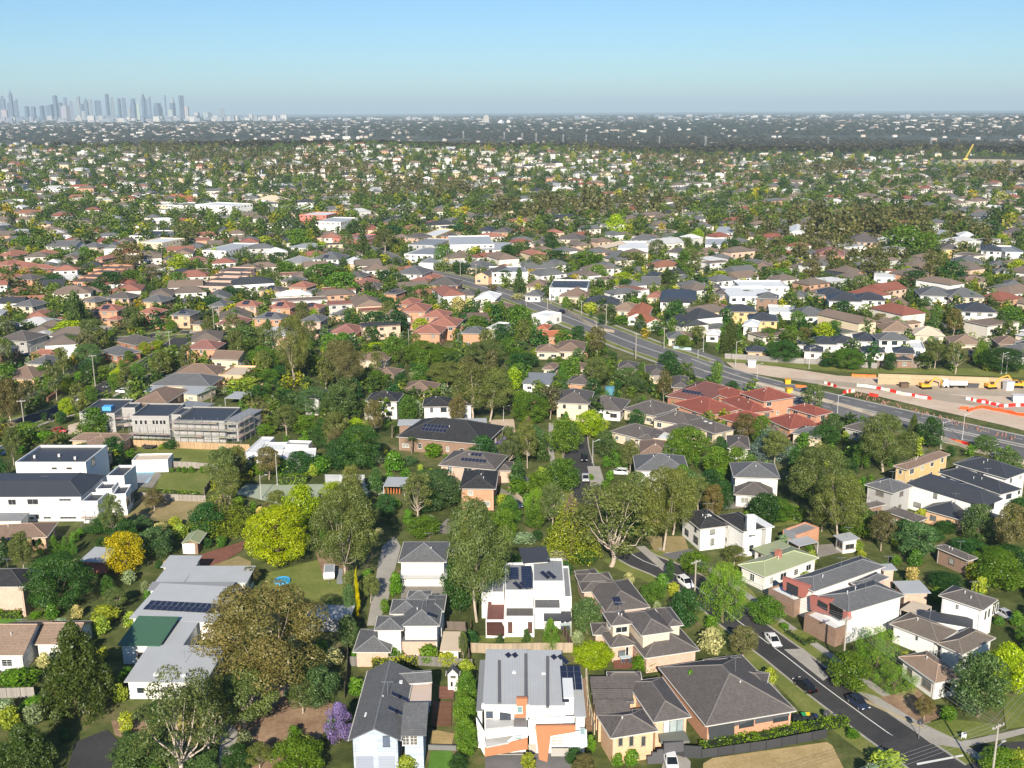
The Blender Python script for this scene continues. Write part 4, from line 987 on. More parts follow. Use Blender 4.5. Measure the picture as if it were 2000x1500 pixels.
S('garden_bed', 'mulch', (620, 880, 800, 880, 860, 950, 780, 1010, 640, 960), z=.06)
S('driveway', 'asphalt', (330, 1300, 420, 1000, 600, 930, 665, 1000, 600, 1300), z=.07)  # drive lying in shadow; the shade is put in as dark asphalt colour
S('path', 'path', (1220, 1150, 1230, 900, 1290, 880, 1330, 960, 1290, 1080), z=.08)
S('lawn', 'grass', (1480, 60, 1930, -60, 1960, 240, 1650, 250, 1500, 160), z=.06)
S('lawn', 'greengrass', (-60, 215, 112, 215, 125, 340, -60, 350), z=.06)
Z(650, 1100)
S('driveway', 'path', (190, 350, 255, 0, 275, -90, 345, -150, 380, -90, 340, 60, 300, 250, 235, 350), z=.06)
S('driveway', 'paving', (380, 120, 620, 120, 640, 180, 380, 200), z=.06)
S('lawn', 'greengrass', (545, 1050, 660, 1050, 690, 1140, 530, 1180), z=.08)
S('lawn', 'grass', (800, 405, 925, 405, 925, 445, 790, 445), z=.06)
S('lawn', 'grass', (955, 410, 1120, 410, 1120, 445, 955, 445), z=.06)
S('patio', 'decking', (560, 780, 665, 780, 660, 920, 545, 920), z=.3, color=(.2, .1, .06))
S('patio', 'decking', (590, 695, 675, 695, 675, 765, 585, 765), z=.25, color=(.22, .1, .07))
S('sand_pit', 'straw', (555, 930, 680, 955, 660, 1030, 550, 1030), z=.1)
S('patio', 'redpaving', (1560, 530, 1690, 510, 1750, 560, 1640, 600, 1570, 600), z=.3)
S('driveway', 'greyasphalt', (850, 1080, 1090, 1050, 1300, 1060, 1330, 1110, 1330, 1300, 850, 1300), z=.08)
S('side_path', 'mulch', (1345, 640, 1420, 650, 1450, 940, 1410, 940), z=.06)
Z(0, 740)
S('lawn', 'grass', (690, 395, 770, 375, 1380, 400, 1240, 495, 940, 480, 740, 430), z=.05)
S('lawn', 'grass', (870, 625, 890, 530, 1250, 500, 1200, 620, 1140, 645), z=.05)
S('ground_cover', 'drygrass', (690, 740, 780, 670, 1150, 680, 1060, 800, 700, 790), z=.05)
S('patio', 'paving', (720, 510, 890, 505, 900, 540, 850, 610, 735, 600), z=.06)
S('pool_water', 'water', (752, 520, 868, 516, 825, 582, 742, 582), z=.08)
S('tennis_court', 'court', (1310, 640, 1375, 590, 2130, 588, 2160, 640, 2000, 670, 1550, 700), z=.05)
S('driveway', 'redpaving', (1110, 985, 1370, 905, 1350, 960, 1210, 1045, 1100, 1055), z=.06)
S('patio', 'drygrass', (1180, 1045, 1330, 990, 1400, 1020, 1400, 1050), z=.06)
S('garden_bed', 'mulch', (1760, 960, 1930, 950, 1950, 1100, 1800, 1100), z=.07)
road('road', (-420, 560, -230, 420, -60, 330, 110, 245, 330, 180, 520, 90, 610, 40, 740, -35, 900, -130, 1000, -210, 1090, -280), 8.5, verge=[(1, 2.4), (-1, 2.4)], path=[(-1, 2.6, 1.4)], smooth_n=3)
road('road', (480, -190, 700, -225, 1050, -260, 1400, -240), 7.5, verge=[(1, 2.4), (-1, 2.4)], smooth_n=2)
S('garden_bed', 'drygrass', (-100, 300, 60, 240, 110, 250, -60, 360), z=.05)
S('yard', 'paledirt', (380, 260, 450, 240, 560, 300, 380, 310), z=.05)
Z(650, 740)
road('road', (1345, 250, 1352, 380, 1372, 470, 1402, 590, 1440, 700), 7.2, verge=[(-1, 2.2)], path=[(-1, 2.4, 1.4)], smooth_n=3)
S('driveway', 'path', (1420, 490, 1490, 490, 1520, 590, 1440, 600), z=.1)
S('driveway', 'paving', (940, 610, 1060, 680, 1060, 710, 985, 700, 930, 650), z=.06)
S('driveway', 'greyasphalt', (1000, 530, 1100, 550, 1090, 580, 940, 590), z=.05)
S('footpath', 'path', (1690, 940, 1740, 935, 1900, 1080, 1880, 1110), z=.12)
S('garden_bed', 'drygrass', (1740, 880, 1960, 880, 1990, 960, 1800, 965), z=.05)
S('driveway', 'greyasphalt', (1830, 985, 2000, 950, 2050, 990, 1900, 1010), z=.11)
S('yard', 'drygrass', (-40, 235, 280, 235, 270, 275, -40, 270), z=.05)
S('yard', 'paledirt', (880, 230, 1010, 225, 1020, 300, 880, 300), z=.05)
S('patio', 'paving', (560, 860, 640, 780, 700, 790, 680, 870), z=.05)
Z(1300, 740)
S('lawn', 'grass', (620, 700, 740, 690, 740, 810, 600, 830), z=.05)
S('driveway', 'paving', (830, 930, 960, 920, 980, 970, 850, 1000), z=.05)
S('yard', 'paving', (280, 690, 470, 670, 470, 720, 300, 730), z=.05)
S('lawn', 'grass', (240, 455, 520, 465, 460, 500, 240, 490), z=.05)
S('lawn', 'drygrass', (-20, 880, 110, 900, 80, 970, -20, 970), z=.05)
# ------------------------------------------------------------------ the divided main road and the earthworks beside it
Z(650, 440)
MR1, _ = road('main_road', (520, 262, 700, 300, 880, 355, 1100, 430, 1400, 548, 1700, 668, 1860, 722, 2000, 772), 13.5, 'greyasphalt', verge=[(1, 3), (-1, 3)], path=[(1, 3, 1.5), (-1, 3, 1.5)], lines=(.2, -.2), smooth_n=2, z=.04)
road('road', (-300, -40, 0, 60, 260, 150, 520, 262), 11, 'greyasphalt', smooth_n=3, z=.03)
Z(1300, 440)
MR2, _ = road('main_road', (60, 755, 250, 830, 420, 885, 700, 960, 1000, 1040, 1400, 1135, 1800, 1225, 2100, 1290), 13, 'greyasphalt', lines=(6.2, -6.2), dash=(3, 6, 0), smooth_n=2, z=.05)
MR3, _ = road('main_road', (180, 770, 420, 845, 700, 915, 1000, 985, 1400, 1075, 1800, 1165, 2150, 1240), 10.5, 'greyasphalt', lines=(4.9, -4.9), dash=(3, 6, 1.6), smooth_n=2, z=.046)
S('road', 'greyasphalt', (-60, 700, 160, 690, 300, 740, 360, 800, 240, 850, 60, 800), z=.04)
S('construction_ground', 'paledirt', (330, 760, 520, 775, 700, 800, 960, 840, 1180, 850, 1500, 870, 2200, 890, 2200, 1200, 1900, 1120, 1500, 1030, 1100, 935, 800, 880, 500, 830, 400, 815), z=.03)
S('haul_road', 'dirt', (640, 850, 900, 868, 1300, 900, 1700, 960, 2100, 1030, 2100, 1060, 1600, 990, 1200, 925, 800, 880), z=.036)
S('haul_road', 'dirt', (1180, 880, 1500, 890, 1900, 900, 2100, 930, 2100, 960, 1700, 950, 1300, 920), z=.038)
S('median_strip', 'drygrass', (760, 935, 1000, 975, 1400, 1070, 1800, 1160, 2100, 1225, 2100, 1205, 1800, 1135, 1400, 1045, 1000, 955), z=.042)
S('grass_verge', 'grass', (230, 760, 420, 770, 520, 780, 900, 815, 1190, 830, 1190, 805, 1000, 790, 700, 765, 400, 735, 240, 740), z=.035)
S('grass_verge', 'grass', (1190, 825, 1500, 832, 1950, 850, 2100, 850, 2100, 800, 1700, 800, 1200, 790), z=.035)
S('lawn', 'grass', (640, 520, 760, 520, 940, 560, 920, 600, 820, 590, 650, 560), z=.03)
S('lawn', 'grass', (1550, 570, 1660, 575, 1700, 610, 1580, 600), z=.03)
S('road', 'greyasphalt', (1480, 540, 1640, 600, 1660, 592, 1530, 530), z=.034)
Z(0, 440)
S('lawn', 'grass', (870, 600, 1045, 605, 1040, 628, 865, 625), z=.05)
S('field', 'drygrass', (850, 290, 975, 280, 985, 320, 860, 335), z=.03)
S('driveway', 'path', (560, 560, 650, 565, 640, 600, 540, 600), z=.04)
S('driveway', 'path', (1060, 590, 1110, 590, 1080, 632, 1040, 630), z=.04)
Z(1300, 440)
fence((1183, 886, 1922, 912), 3.6, 'long tan timber retaining wall with upright steel posts above the earthworks', (.5, .38, .24), 'board', 3.6, 'retaining_wall', 'wall', pc=(.3, .25, .2), thick=.3)
# ================================================================== houses near the camera
Z(920, 1260, .16)
h = house('modern grey and white duplex with angular orange panels and skillion metal roofs', [
 (140, 722, 688, 722, 655, 85, 8.0, 's', dict(rise=.5, inset=.25, nowin=True)), (690, 735, 1150, 735, 1060, 95, 8.0, 's', dict(rise=.5, inset=.25, nowin=True)),
 (1262, 872, 1405, 872, 1330, 385, 6.4, 's', dict(rise=.3, inset=.2, nowin=True)), (62, 800, 150, 800, 150, 200, 6.2, 's', dict(rise=.3, rc='m', inset=.2, nowin=True)),
 (1130, 640, 1258, 640, 1250, 400, 8.6, 's', dict(rise=.0, inset=.05, rc='w', nowin=True))], 'W', 'M', win=False, extras=False, mark='duplex with orange panels', name='duplex_house')
DUP = h; v = VP(g=h[2][0]); v2 = VP(g=h[2][1])
fpoly(h, v, (128, 728, 565, 795, 562, 848, 130, 780), 'parapet', 'render', (.85, .85, .84), .5)
fpoly(h, v2, (672, 738, 1150, 828, 1150, 882, 705, 870, 690, 915, 672, 915), 'parapet', 'render', (.85, .85, .84), .5)
fpoly(h, v, (552, 655, 690, 655, 660, 890, 525, 885, 530, 850, 560, 845), 'accent_panel', 'render', (.5, .2, .1), .6)
fwin(h, v, 180, 810, 268, 885, '', (.1, .1, .11), (.06, .08, .12), .3); fwin(h, v, 350, 825, 485, 950, '', (.05, .05, .06), (.05, .06, .08), .3)
fwin(h, v, 562, 742, 630, 828, '', (.6, .7, .7), (.2, .32, .33), .75)
vf = VP((165, 1385, 690, 1385)); vg = VP((790, 1440, 1270, 1440))
slab(h, (175, 1020, 520, 985, 520, 900, 180, 900), 5.5, .25, 'balcony_floor', 'concrete', (.5, .5, .5))
fpoly(h, vf, (165, 1050, 530, 1000, 530, 1100, 185, 1145), 'balcony_wall', 'render', (.86, .86, .86), .2)
fpoly(h, vf, (165, 1265, 690, 1138, 692, 1272, 165, 1362), 'accent_panel', 'render', (.5, .2, .1), .3, .05)
fpoly(h, vf, (530, 1005, 692, 1000, 692, 1135, 420, 1190, 530, 1100), 'wall_panel', 'render', (.7, .74, .8), .1)
slab(h, (180, 1240, 690, 1140, 690, 1080, 180, 1100), 2.9, .25, 'balcony_floor', 'concrete', (.5, .5, .5))
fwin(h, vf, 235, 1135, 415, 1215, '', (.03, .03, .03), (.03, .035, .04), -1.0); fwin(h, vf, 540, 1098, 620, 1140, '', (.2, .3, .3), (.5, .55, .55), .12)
fwin(h, vf, 230, 1335, 640, 1388, 'garage', pc=(.42, .4, .37), off=-.8)
fpoly(h, vf, (60, 880, 165, 1060, 190, 1400, 90, 1200), 'side_wall', 'render', (.75, .78, .8), .2, -.6)
fpoly(h, vg, (785, 990, 1272, 985, 1272, 1062, 968, 1110, 930, 1430, 830, 1395), 'accent_panel', 'render', (.5, .2, .1), .35, .05)
fpoly(h, vg, (970, 1105, 1140, 1080, 1410, 1030, 1420, 1235, 1400, 1245, 960, 1240), 'wall_panel', 'render', (.7, .74, .8), .1, -.3)
fwin(h, vg, 972, 1110, 1140, 1225, 'grid', (.8, .8, .8), (.45, .45, .43), -.1); fwin(h, vg, 1330, 1012, 1392, 1090, '', (.4, .5, .55), (.25, .33, .36), -.1)
fwin(h, vg, 985, 1262, 1180, 1355, 'garage', pc=(.42, .4, .37), off=-.5)
fpoly(h, vg, (795, 885, 1262, 870, 1262, 950, 800, 960), 'balcony_wall', 'render', (.8, .83, .85), .1, -.6)
fpoly(h, vg, (700, 915, 790, 915, 775, 1105, 700, 1105), 'wall_panel', 'render', (.8, .82, .85), .2, -.9)
slab(h, (520, 985, 690, 990, 690, 880, 525, 885), 5.7, .2, 'porch_roof', 'metal', (.2, .2, .21))
for k in range(6): slab(h, (700 + k * 2, 1225 + k * 16, 790 + k * 2, 1225 + k * 16, 790 + k * 2, 1210 + k * 16, 700 + k * 2, 1210 + k * 16), 1.6 - k * .25, .2, 'step', 'concrete', (.5, .45, .4))
for (x, y) in ((880, 400), (1060, 400)): pass
solar(h, 1, 5.2, 4.2, 3, 4, 1.0, 1.65, tilt=3); solar(h, 1, 5.2, .9, 1, 2, 1.0, 1.65, tilt=3)
dd = h[2][0]['d']; print('duplex', h[2][0]['w'], dd); solar(h, 0, 3.6, dd * .86, 2, 1, 1.0, 1.9, tilt=28, az=.9); solar(h, 1, 4.2, dd * .84, 2, 1, 1.0, 1.9, tilt=28, az=.9)
for x, y, w_, l_ in ((345, 440, 36, 520), (670, 380, 40, 560), (935, 440, 40, 620)):
    slab(h, (x - w_ / 2, y + l_ / 2, x + w_ / 2, y + l_ / 2, x + w_ / 2, y - l_ / 2, x - w_ / 2, y - l_ / 2), 8.5, .25, 'roof_gutter', 'metal', (.14, .14, .15))
roofbox(h, 0, 4.2, 8, .5, .5, .5); roofbox(h, 1, 2.2, 8, .6, .5, .4)
Z(650, 1100)
h = house('pale blue weatherboard house with steep grey roof and cream awning', [
 (88, 988, 378, 988, 190, 600, 5.4, 'x', dict(pitch=27, nowin=True)), (378, 962, 522, 960, 525, 830, 5.6, 's', dict(rise=1.6, nowin=True)), (300, 680, 555, 662, 558, 596, 5.6, 'g', dict(nowin=True))], 'l', 'g', mark='pale blue house')
v = VP(g=h[2][0]); v2 = VP(g=h[2][1])
fpoly(h, v, (150, 988, 242, 990, 246, 1060, 154, 1060), 'white_screen', 'render', (.86, .86, .86), .08)
fwin(h, v, 132, 1082, 225, 1150, 'garage', pc=(.3, .33, .42)); fwin(h, v, 258, 1080, 345, 1150, 'garage', pc=(.33, .36, .44))
fwin(h, v, 280, 962, 318, 1022, '', (.1, .1, .12), (.12, .15, .22)); fwin(h, v2, 388, 960, 428, 1015, 'grid', (.82, .82, .82), (.12, .12, .12)); fwin(h, v2, 430, 960, 474, 1015, 'grid', (.82, .82, .82), (.14, .13, .12))
slab(h, (375, 812, 548, 790, 553, 664, 400, 686), 5.0, .12, 'awning_roof', 'metal', (.62, .5, .42))
solar(h, 0, 5.0, 9.5, 2, 1, 1.0, 1.7, 27); solar(h, 0, 5.0, 5.6, 2, 1, 1.0, 1.7, 27)
roofbox(h, 0, 1.4, 4.5, .7, 1.0, .12, 'skylight', (.75, .75, .75)); roofbox(h, 0, 5.0, 13.5, 1.0, .8, .15, 'skylight', (.7, .7, .7))
h = house('small white gabled cubby house with pointed dark roof', [(632, 625, 706, 625, 700, 600, 3.0, 'x', dict(pitch=48, inset=.25, nowin=True))], 'k', 'D', 'cubby_house', 'cubby house', extras=False)
v = VP(g=h[2][0]); fwin(h, v, 655, 660, 672, 690, '', (.75, .75, .75), (.02, .02, .02)); fwin(h, v, 655, 632, 688, 640, '', (.3, .3, .3))
Z(1130, 1280, .14667)
h = house('peach brick house with brown hip roof and three narrow front windows', [
 (430, 1102, 1058, 1002, 245, 800, 4.7, 'h', dict(nowin=True, pitch=24)), (1000, 890, 1500, 815, 1110, 290, 4.9, 'h', dict(nowin=True, pitch=24)),
 (225, 792, 700, 788, 560, 655, 4.8, 's', dict(rise=.9, nowin=True)), (195, 640, 740, 636, 700, 515, 4.8, 's', dict(rise=.9, nowin=True)), (170, 512, 860, 508, 700, 345, 4.8, 's', dict(rise=.9, nowin=True)),
 (390, 310, 840, 310, 700, 215, 4.7, 'h', dict(nowin=True))], 't', 'b', mark='peach brick house')
v = VP(g=h[2][0]); v2 = VP(g=h[2][1])
for x in (528, 672, 833): fwin(h, v, x, 1075 if x > 600 else 1100, x + 60, 1205, '', (.3, .27, .23), (.05, .06, .06))
for x0, x1, pc in ((1125, 1212, (.6, .6, .58)), (1215, 1305, (.35, .4, .4)), (1310, 1395, (.3, .36, .37))): fwin(h, v2, x0, 880 - (x0 - 1125) * .12, x1, 1030 - (x0 - 1125) * .12, 'one', (.15, .2, .22), pc)
slab(h, (1090, 1150, 1480, 1140, 1420, 1010, 1060, 1040), 2.6, .35, 'balcony_floor', 'concrete', (.16, .17, .15))
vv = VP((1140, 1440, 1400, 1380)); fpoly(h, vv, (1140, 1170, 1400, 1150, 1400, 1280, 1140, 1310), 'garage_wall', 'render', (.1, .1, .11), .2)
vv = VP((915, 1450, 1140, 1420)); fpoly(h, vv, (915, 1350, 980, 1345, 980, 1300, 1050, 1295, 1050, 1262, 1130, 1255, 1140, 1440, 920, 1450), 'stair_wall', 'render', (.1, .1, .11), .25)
Z(1300, 1100)
h = house('low wide house with large brown hip roof, charcoal and peach walls', [
 (225, 908, 728, 822, 0, 575, 3.5, 'h', dict(pitch=24, nowin=True)), (265, 600, 420, 578, 300, 525, 3.6, 'h', dict(nowin=True)), (330, 650, 560, 690, 440, 590, 3.7, 'h', dict(nowin=True, pitch=20))], 'o', 'b', mark='wide brown-roofed house')
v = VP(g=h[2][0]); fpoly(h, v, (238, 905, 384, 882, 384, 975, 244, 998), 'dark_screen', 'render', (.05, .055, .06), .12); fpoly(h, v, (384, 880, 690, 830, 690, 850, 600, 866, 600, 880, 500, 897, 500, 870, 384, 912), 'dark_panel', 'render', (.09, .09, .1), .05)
fwin(h, v, 410, 870, 492, 912, '', (.05, .05, .05), (.04, .05, .06)); fwin(h, v, 600, 842, 684, 880, '', (.05, .05, .05), (.04, .05, .06))
Z(680, 1130, .13333)
h = house('white and pink-brick two-storey house with grey hip roofs', [
 (780, 692, 1335, 690, 1110, 300, 6.0, 'h', dict(nowin=True)), (610, 516, 1050, 512, 1100, 300, 6.0, 'h', dict(nowin=True)), (385, 756, 805, 752, 860, 540, 5.9, 'h', dict(nowin=True)), (1130, 480, 1400, 480, 1415, 240, 5.9, 'h', dict(nowin=True)),
 (70, 1075, 620, 1078, 400, 740, 3.0, 'h', dict(nowin=True, wc='p')), (622, 915, 1312, 912, 1312, 860, 3.1, 's', dict(rise=.2, wc='p', nowin=True)), (1340, 1058, 1650, 1062, 1650, 790, 2.9, 's', dict(rise=.2, rc='c', nowin=True)), (860, 300, 1200, 300, 1300, 175, 5.4, 'h', dict(nowin=True))], 'w', 'g', mark='white and pink-brick house')
v = VP(g=h[2][0]); fwin(h, v, 865, 712, 940, 790, '', (.75, .75, .75), (.6, .6, .6)); fwin(h, v, 1028, 700, 1212, 730, '', (.75, .75, .75), (.5, .5, .5)); solar(h, 0, 4.5, 2.0, 1, 1, 1.3, 2.0)
v = VP(g=h[2][5]); fwin(h, v, 975, 1110, 1015, 1250, '', (.75, .75, .75), (.6, .6, .6))
Z(920, 1040, .1467)
h = house('bright white modern house of stacked flat-roofed boxes with solar panels', [
 (825, 655, 1242, 655, 1190, 352, 6.9, 'f', dict(nowin=True, par=.12)), (452, 775, 822, 772, 785, 405, 6.6, 'f', dict(nowin=True, par=.1)), (455, 1120, 842, 1120, 830, 985, 4.0, 'f', dict(nowin=True, par=.05, rc='b')), (195, 1168, 452, 1168, 450, 862, 3.5, 'f', dict(nowin=True, par=.05, rc='p')),
 (838, 1012, 1198, 1012, 1192, 872, 4.0, 'f', dict(nowin=True, par=.05, rc='g')), (690, 405, 1058, 380, 1042, 230, 7.2, 's', dict(rise=.8, rc='D', nowin=True)), (1240, 862, 1340, 862, 1330, 450, 5.2, 'f', dict(nowin=True, par=.1)),
 (140, 808, 272, 805, 300, 600, 5.0, 'f', dict(nowin=True, par=.1)), (970, 1178, 1340, 1178, 1330, 1055, 3.0, 'o', dict(rc='D')), (272, 800, 440, 800, 440, 610, 5.6, 'f', dict(nowin=True, par=.1))], 'W', 'm', mark='white stacked-box house')
v = VP(g=h[2][0]); v1 = VP(g=h[2][1]); v2 = VP(g=h[2][2]); v3 = VP(g=h[2][3])
for x in (848, 1000, 1098): fwin(h, v, x, 732, x + 80, 765, '', (.5, .5, .5), (.5, .52, .52))
for x in (485, 590, 722): fwin(h, v1, x, 835, x + 85, 880, '', (.4, .42, .42), (.5, .55, .53))
for x in (490, 755): fwin(h, v2, x, 1190, x + 62, 1335, 'grid', (.05, .04, .04), (.14, .07, .06))
fpoly(h, v3, (205, 1192, 410, 1192, 445, 1262, 445, 1380, 208, 1370), 'deck_opening', 'decking', (.07, .03, .025), .03)  # dark slab on the wall, its colour standing for the shaded deck opening
solar(h, 1, 4.0, .8, 1, 9, 2.0, 1.0, tilt=2); solar(h, 1, 1.6, 4.5, 1, 5, 1.8, 1.0, tilt=2); solar(h, 0, 2.2, 2.2, 2, 1, 1.1, 2.0, tilt=25, az=.9); solar(h, 1, 2.3, 1.4, 2, 1, 1.1, 2.0, tilt=25, az=.9)
Z(1110, 1090, .14667)
h = house('rambling cream house with many brown hip roofs on two levels', [
 (570, 900, 862, 868, 492, 722, 6.0, 'h'), (975, 1032, 1402, 972, 900, 705, 6.0, 'h', dict(nowin=True)), (1330, 910, 1532, 890, 1310, 655, 6.0, 'h', dict(nowin=True)),
 (1020, 1332, 1748, 1225, 1500, 890, 3.1, 'h', dict(nowin=True, wc='p')), (565, 1190, 912, 1146, 820, 930, 3.1, 'h', dict(wc='p')), (330, 1020, 600, 1015, 490, 860, 3.1, 'h', dict(wc='p', nowin=True)),
 (500, 718, 1085, 652, 610, 300, 3.2, 'h', dict(nowin=True, wc='p')), (185, 452, 660, 425, 600, 290, 3.2, 'h', dict(nowin=True, wc='p')), (150, 345, 600, 315, 500, 190, 3.2, 'h', dict(nowin=True, wc='p')), (190, 330, 470, 300, 72, 170, 3.2, 'h', dict(nowin=True, wc='p'))], 'c', 'b', mark='rambling brown-roofed house')
v = VP(g=h[2][1]); fwin(h, VP(g=h[2][4]), 760, 1180, 805, 1300, '', (.8, .8, .78), (.02, .02, .02))
solar(h, 6, 2.2, 1.5, 1, 1, 1.5, 2.0)
Z(0, 1100)
h = house('long low community building with pale metal roofs and one green roof', [
 (690, 662, 1150, 665, 1178, 470, 3.3, 's', dict(rise=.4)), (900, 470, 1012, 472, 1068, 318, 3.4, 's', dict(rise=.3, nowin=True)), (720, 306, 1195, 332, 1280, 152, 3.7, 's', dict(rise=.8, nowin=True)),
 (655, 456, 892, 462, 942, 320, 3.8, 's', dict(rise=.8, rc='G')), (862, 106, 1026, 108, 1088, 5, 3.5, 's', dict(rise=.3)), (1030, 108, 1378, 108, 1402, 22, 3.5, 's', dict(rise=.3)), (820, 150, 1290, 150, 1330, 112, 3.9, 's', dict(rise=.3, rc='m', nowin=True)), (895, 22, 1082, 24, 1112, -38, 3.5, 's', dict(rise=.2))], 'w', 'M', 'community_building', 'building', mark='long metal-roofed building', words='metal-roofed building')
solar(h, 2, 1.2, 3.2, 14, 2, 1.05, 1.7, tilt=4)
for x, y in ((4, 1.5), (8.5, 1.2)): roofbox(h, 0, x, y, .8, .5, .4)
h = house('white weatherboard cottage with tan tiled roof and verandah', [(-90, 513, 130, 513, 190, 325, 3.3, 'g'), (185, 452, 420, 452, 470, 322, 3.1, 'g')], 'k', 'N')
h = house('pink brick house with black tiled roof and roof solar panels', [(-220, 132, 132, 130, 250, 28, 6.3, 'h', dict(nowin=True))], 'p', 'd'); solar(h, 0, 7, 5.5, 5, 1)
h = house('low grey metal carport roof beside the weeping gum', [(1690, 310, 1950, 315, 1945, 240, 2.7, 's', dict(rise=.2))], 'g', 'M', 'carport', 'carport', win=False, extras=False)
Z(0, 740)
h = house('large bright white mansion with dark flat roofs and parapets', [
 (-260, 656, 457, 653, 590, 538, 6.3, 'm', dict(pitch=27, cut=4.2, nowin=True)), (85, 472, 478, 472, 642, 376, 8.8, 'f', dict(nowin=True)), (595, 548, 692, 548, 742, 488, 5.6, 'f', dict(nowin=True)), (535, 622, 625, 620, 660, 580, 5.6, 'f', dict(nowin=True)),
 (628, 652, 702, 648, 752, 595, 5.0, 'f', dict(nowin=True)), (-80, 792, 122, 790, 152, 750, 3.0, 's', dict(rise=.2, rc='m', nowin=True)), (455, 690, 545, 690, 600, 640, 5.0, 'f', dict(nowin=True))], 'W', 'D', 'mansion', 'house', mark='white mansion')
v = VP(g=h[2][0])
for x0, y0, x1, y1 in ((45, 672, 90, 702), (152, 670, 214, 700), (330, 668, 396, 680), (165, 770, 190, 782), (200, 755, 220, 782), (243, 768, 285, 780), (335, 768, 426, 780)): fwin(h, v, x0, y0, x1, y1, '', (.4, .4, .4), (.03, .03, .035))
v = VP(g=h[2][1]); 
for x0, x1 in ((288, 318), (370, 402)): fwin(h, v, x0, 494, x1, 504, '', (.3, .3, .3), (.03, .03, .03))
v = VP(g=h[2][1], face='r'); fwin(h, v, 510, 440, 530, 485, '', (.2, .2, .2), (.05, .06, .07)); fwin(h, v, 608, 405, 625, 470, '', (.2, .2, .2), (.05, .06, .07))
v = VP(g=h[2][4], face='r'); fwin(h, v, 702, 650, 722, 715, '', (.8, .8, .8), (.02, .02, .02)); fwin(h, v, 728, 625, 745, 690, '', (.8, .8, .8), (.02, .02, .02))  # near-black panes painted as the shaded openings of the portico
for i, (x, y) in enumerate(((3, 5), (10, 6), (16, 4))): roofbox(h, 1, x * .8, y, .5, .5, .7, 'vent_pipe', (.6, .6, .6))
h = house('tan tiled roof house tucked below the white mansion', [(-150, 905, 262, 882, 342, 800, 3.0, 'h')], 't', 'n')
h = house('small white flat-roofed pool house beside the blue pool', [(735, 456, 935, 452, 965, 416, 3.3, 'f', dict(par=.1))], 'W', 'c', 'pool_house', 'pool house', extras=False, win=False)
h = house('white flat-roofed courtyard house among hedges', [(1365, 412, 1440, 414, 1522, 326, 3.6, 'f', dict(par=.12)), (1445, 397, 1575, 397, 1592, 355, 3.6, 'f', dict(par=.12)), (1565, 452, 1760, 442, 1802, 385, 3.4, 'f', dict(par=.12)), (1432, 462, 1560, 464, 1578, 420, 3.0, 'f', dict(rc='m')), (1590, 372, 1720, 376, 1740, 352, 3.8, 'f', dict(rc='m', nowin=True))], 'W', 'w', mark='white courtyard house')
h = house('little brick garage with white door and mossy roof', [(1015, 916, 1110, 916, 1152, 858, 2.8, 'x', dict(nowin=True))], 'n', 'v', 'garage', 'garage', extras=False); fwin(h, VP(g=h[2][0]), 1022, 920, 1085, 975, 'garage', pc=(.8, .8, .8))
h = house('grey metal garden shed roof left of the golden tree', [(438, 1018, 592, 1024, 606, 944, 2.6, 's', dict(rise=.2))], 'r', 'M', 'shed', 'shed', win=False, extras=False)
Z(140, 770, .1)
h = house('tan tiled hip roof house in front of the grey townhouses', [(-40, 900, 1025, 918, 1188, 790, 3.1, 'h'), (170, 1000, 740, 1004, 800, 860, 3.1, 'h')], 't', 'n', mark='tan-roofed house by the scaffolding')
h = house('grey boarded townhouse block with dark flat roof and two downpipes', [(145, 376, 836, 376, 1192, 96, 5.7, 'f', dict(nowin=True, wc='s', par=.12)), (975, 266, 1232, 266, 1362, 166, 5.9, 'f', dict(nowin=True, par=.1))], 's', 'D', 'townhouse', 'townhouse', mark='grey townhouse block', extras=False, words='grey townhouse')
v = VP(g=h[2][0])
for x in (285, 668): fpoly(h, v, (x - 12, 470, x + 12, 470, x + 18, 650, x - 6, 650), 'downpipe', 'paint', (.1, .1, .1), .1); fpoly(h, v, (x - 20, 430, x + 20, 430, x + 20, 470, x - 20, 470), 'rainhead', 'paint', (.08, .08, .08), .2)
roofbox(h, 0, 6.5, 5, 2.6, 2.2, 1.2, 'skylight', (.1, .4, .8))
h = house('middle grey townhouse with a row of dark upstairs windows behind scaffolding', [(1165, 427, 1898, 432, 2140, 185, 6.6, 'f', dict(nowin=True, par=.1))], 's', 'D', 'townhouse', 'townhouse', extras=False, words='grey townhouse')
v = VP(g=h[2][0])
for x in (1235, 1330, 1420, 1575, 1640, 1720, 1785): fwin(h, v, x, 505, x + 52, 590, '', (.5, .5, .5), (.02, .02, .02))
Z(0, 740)
h = house('unfinished end townhouse wrapped in scaffolding', [(968, 234, 1252, 238, 1306, 158, 6.2, 'f', dict(nowin=True, par=.1)), (955, 200, 1010, 202, 1062, 160, 6.6, 'f', dict(nowin=True, par=.1)), (1250, 232, 1330, 240, 1390, 165, 6.0, 's', dict(rise=.1, rc='m', nowin=True))], 's', 'D', 'townhouse', 'townhouse', extras=False, words='grey townhouse')
scaffold((965, 352, 1310, 362), 6.6, 'tall scaffolding along the front of the end townhouse'); scaffold((1320, 365, 1402, 318, ), 7.5, 'scaffolding at the open gable end of the last townhouse'); scaffold((735, 338, 945, 345), 3.9, 'low scaffolding deck in front of the middle townhouse'); scaffold((650, 290, 730, 285), 4.5, 'scaffolding in the gap between two grey townhouses')
scaffold((470, 815, 575, 820), 3.8, 'light timber scaffold on the mansion front wall')
Z(650, 740)
h = house('white two-storey house with grey hip roof above a wide driveway', [(365, 1022, 632, 1022, 637, 910, 5.4, 'h', dict(nowin=True))], 'W', 'g', mark='white house by the shared drive')
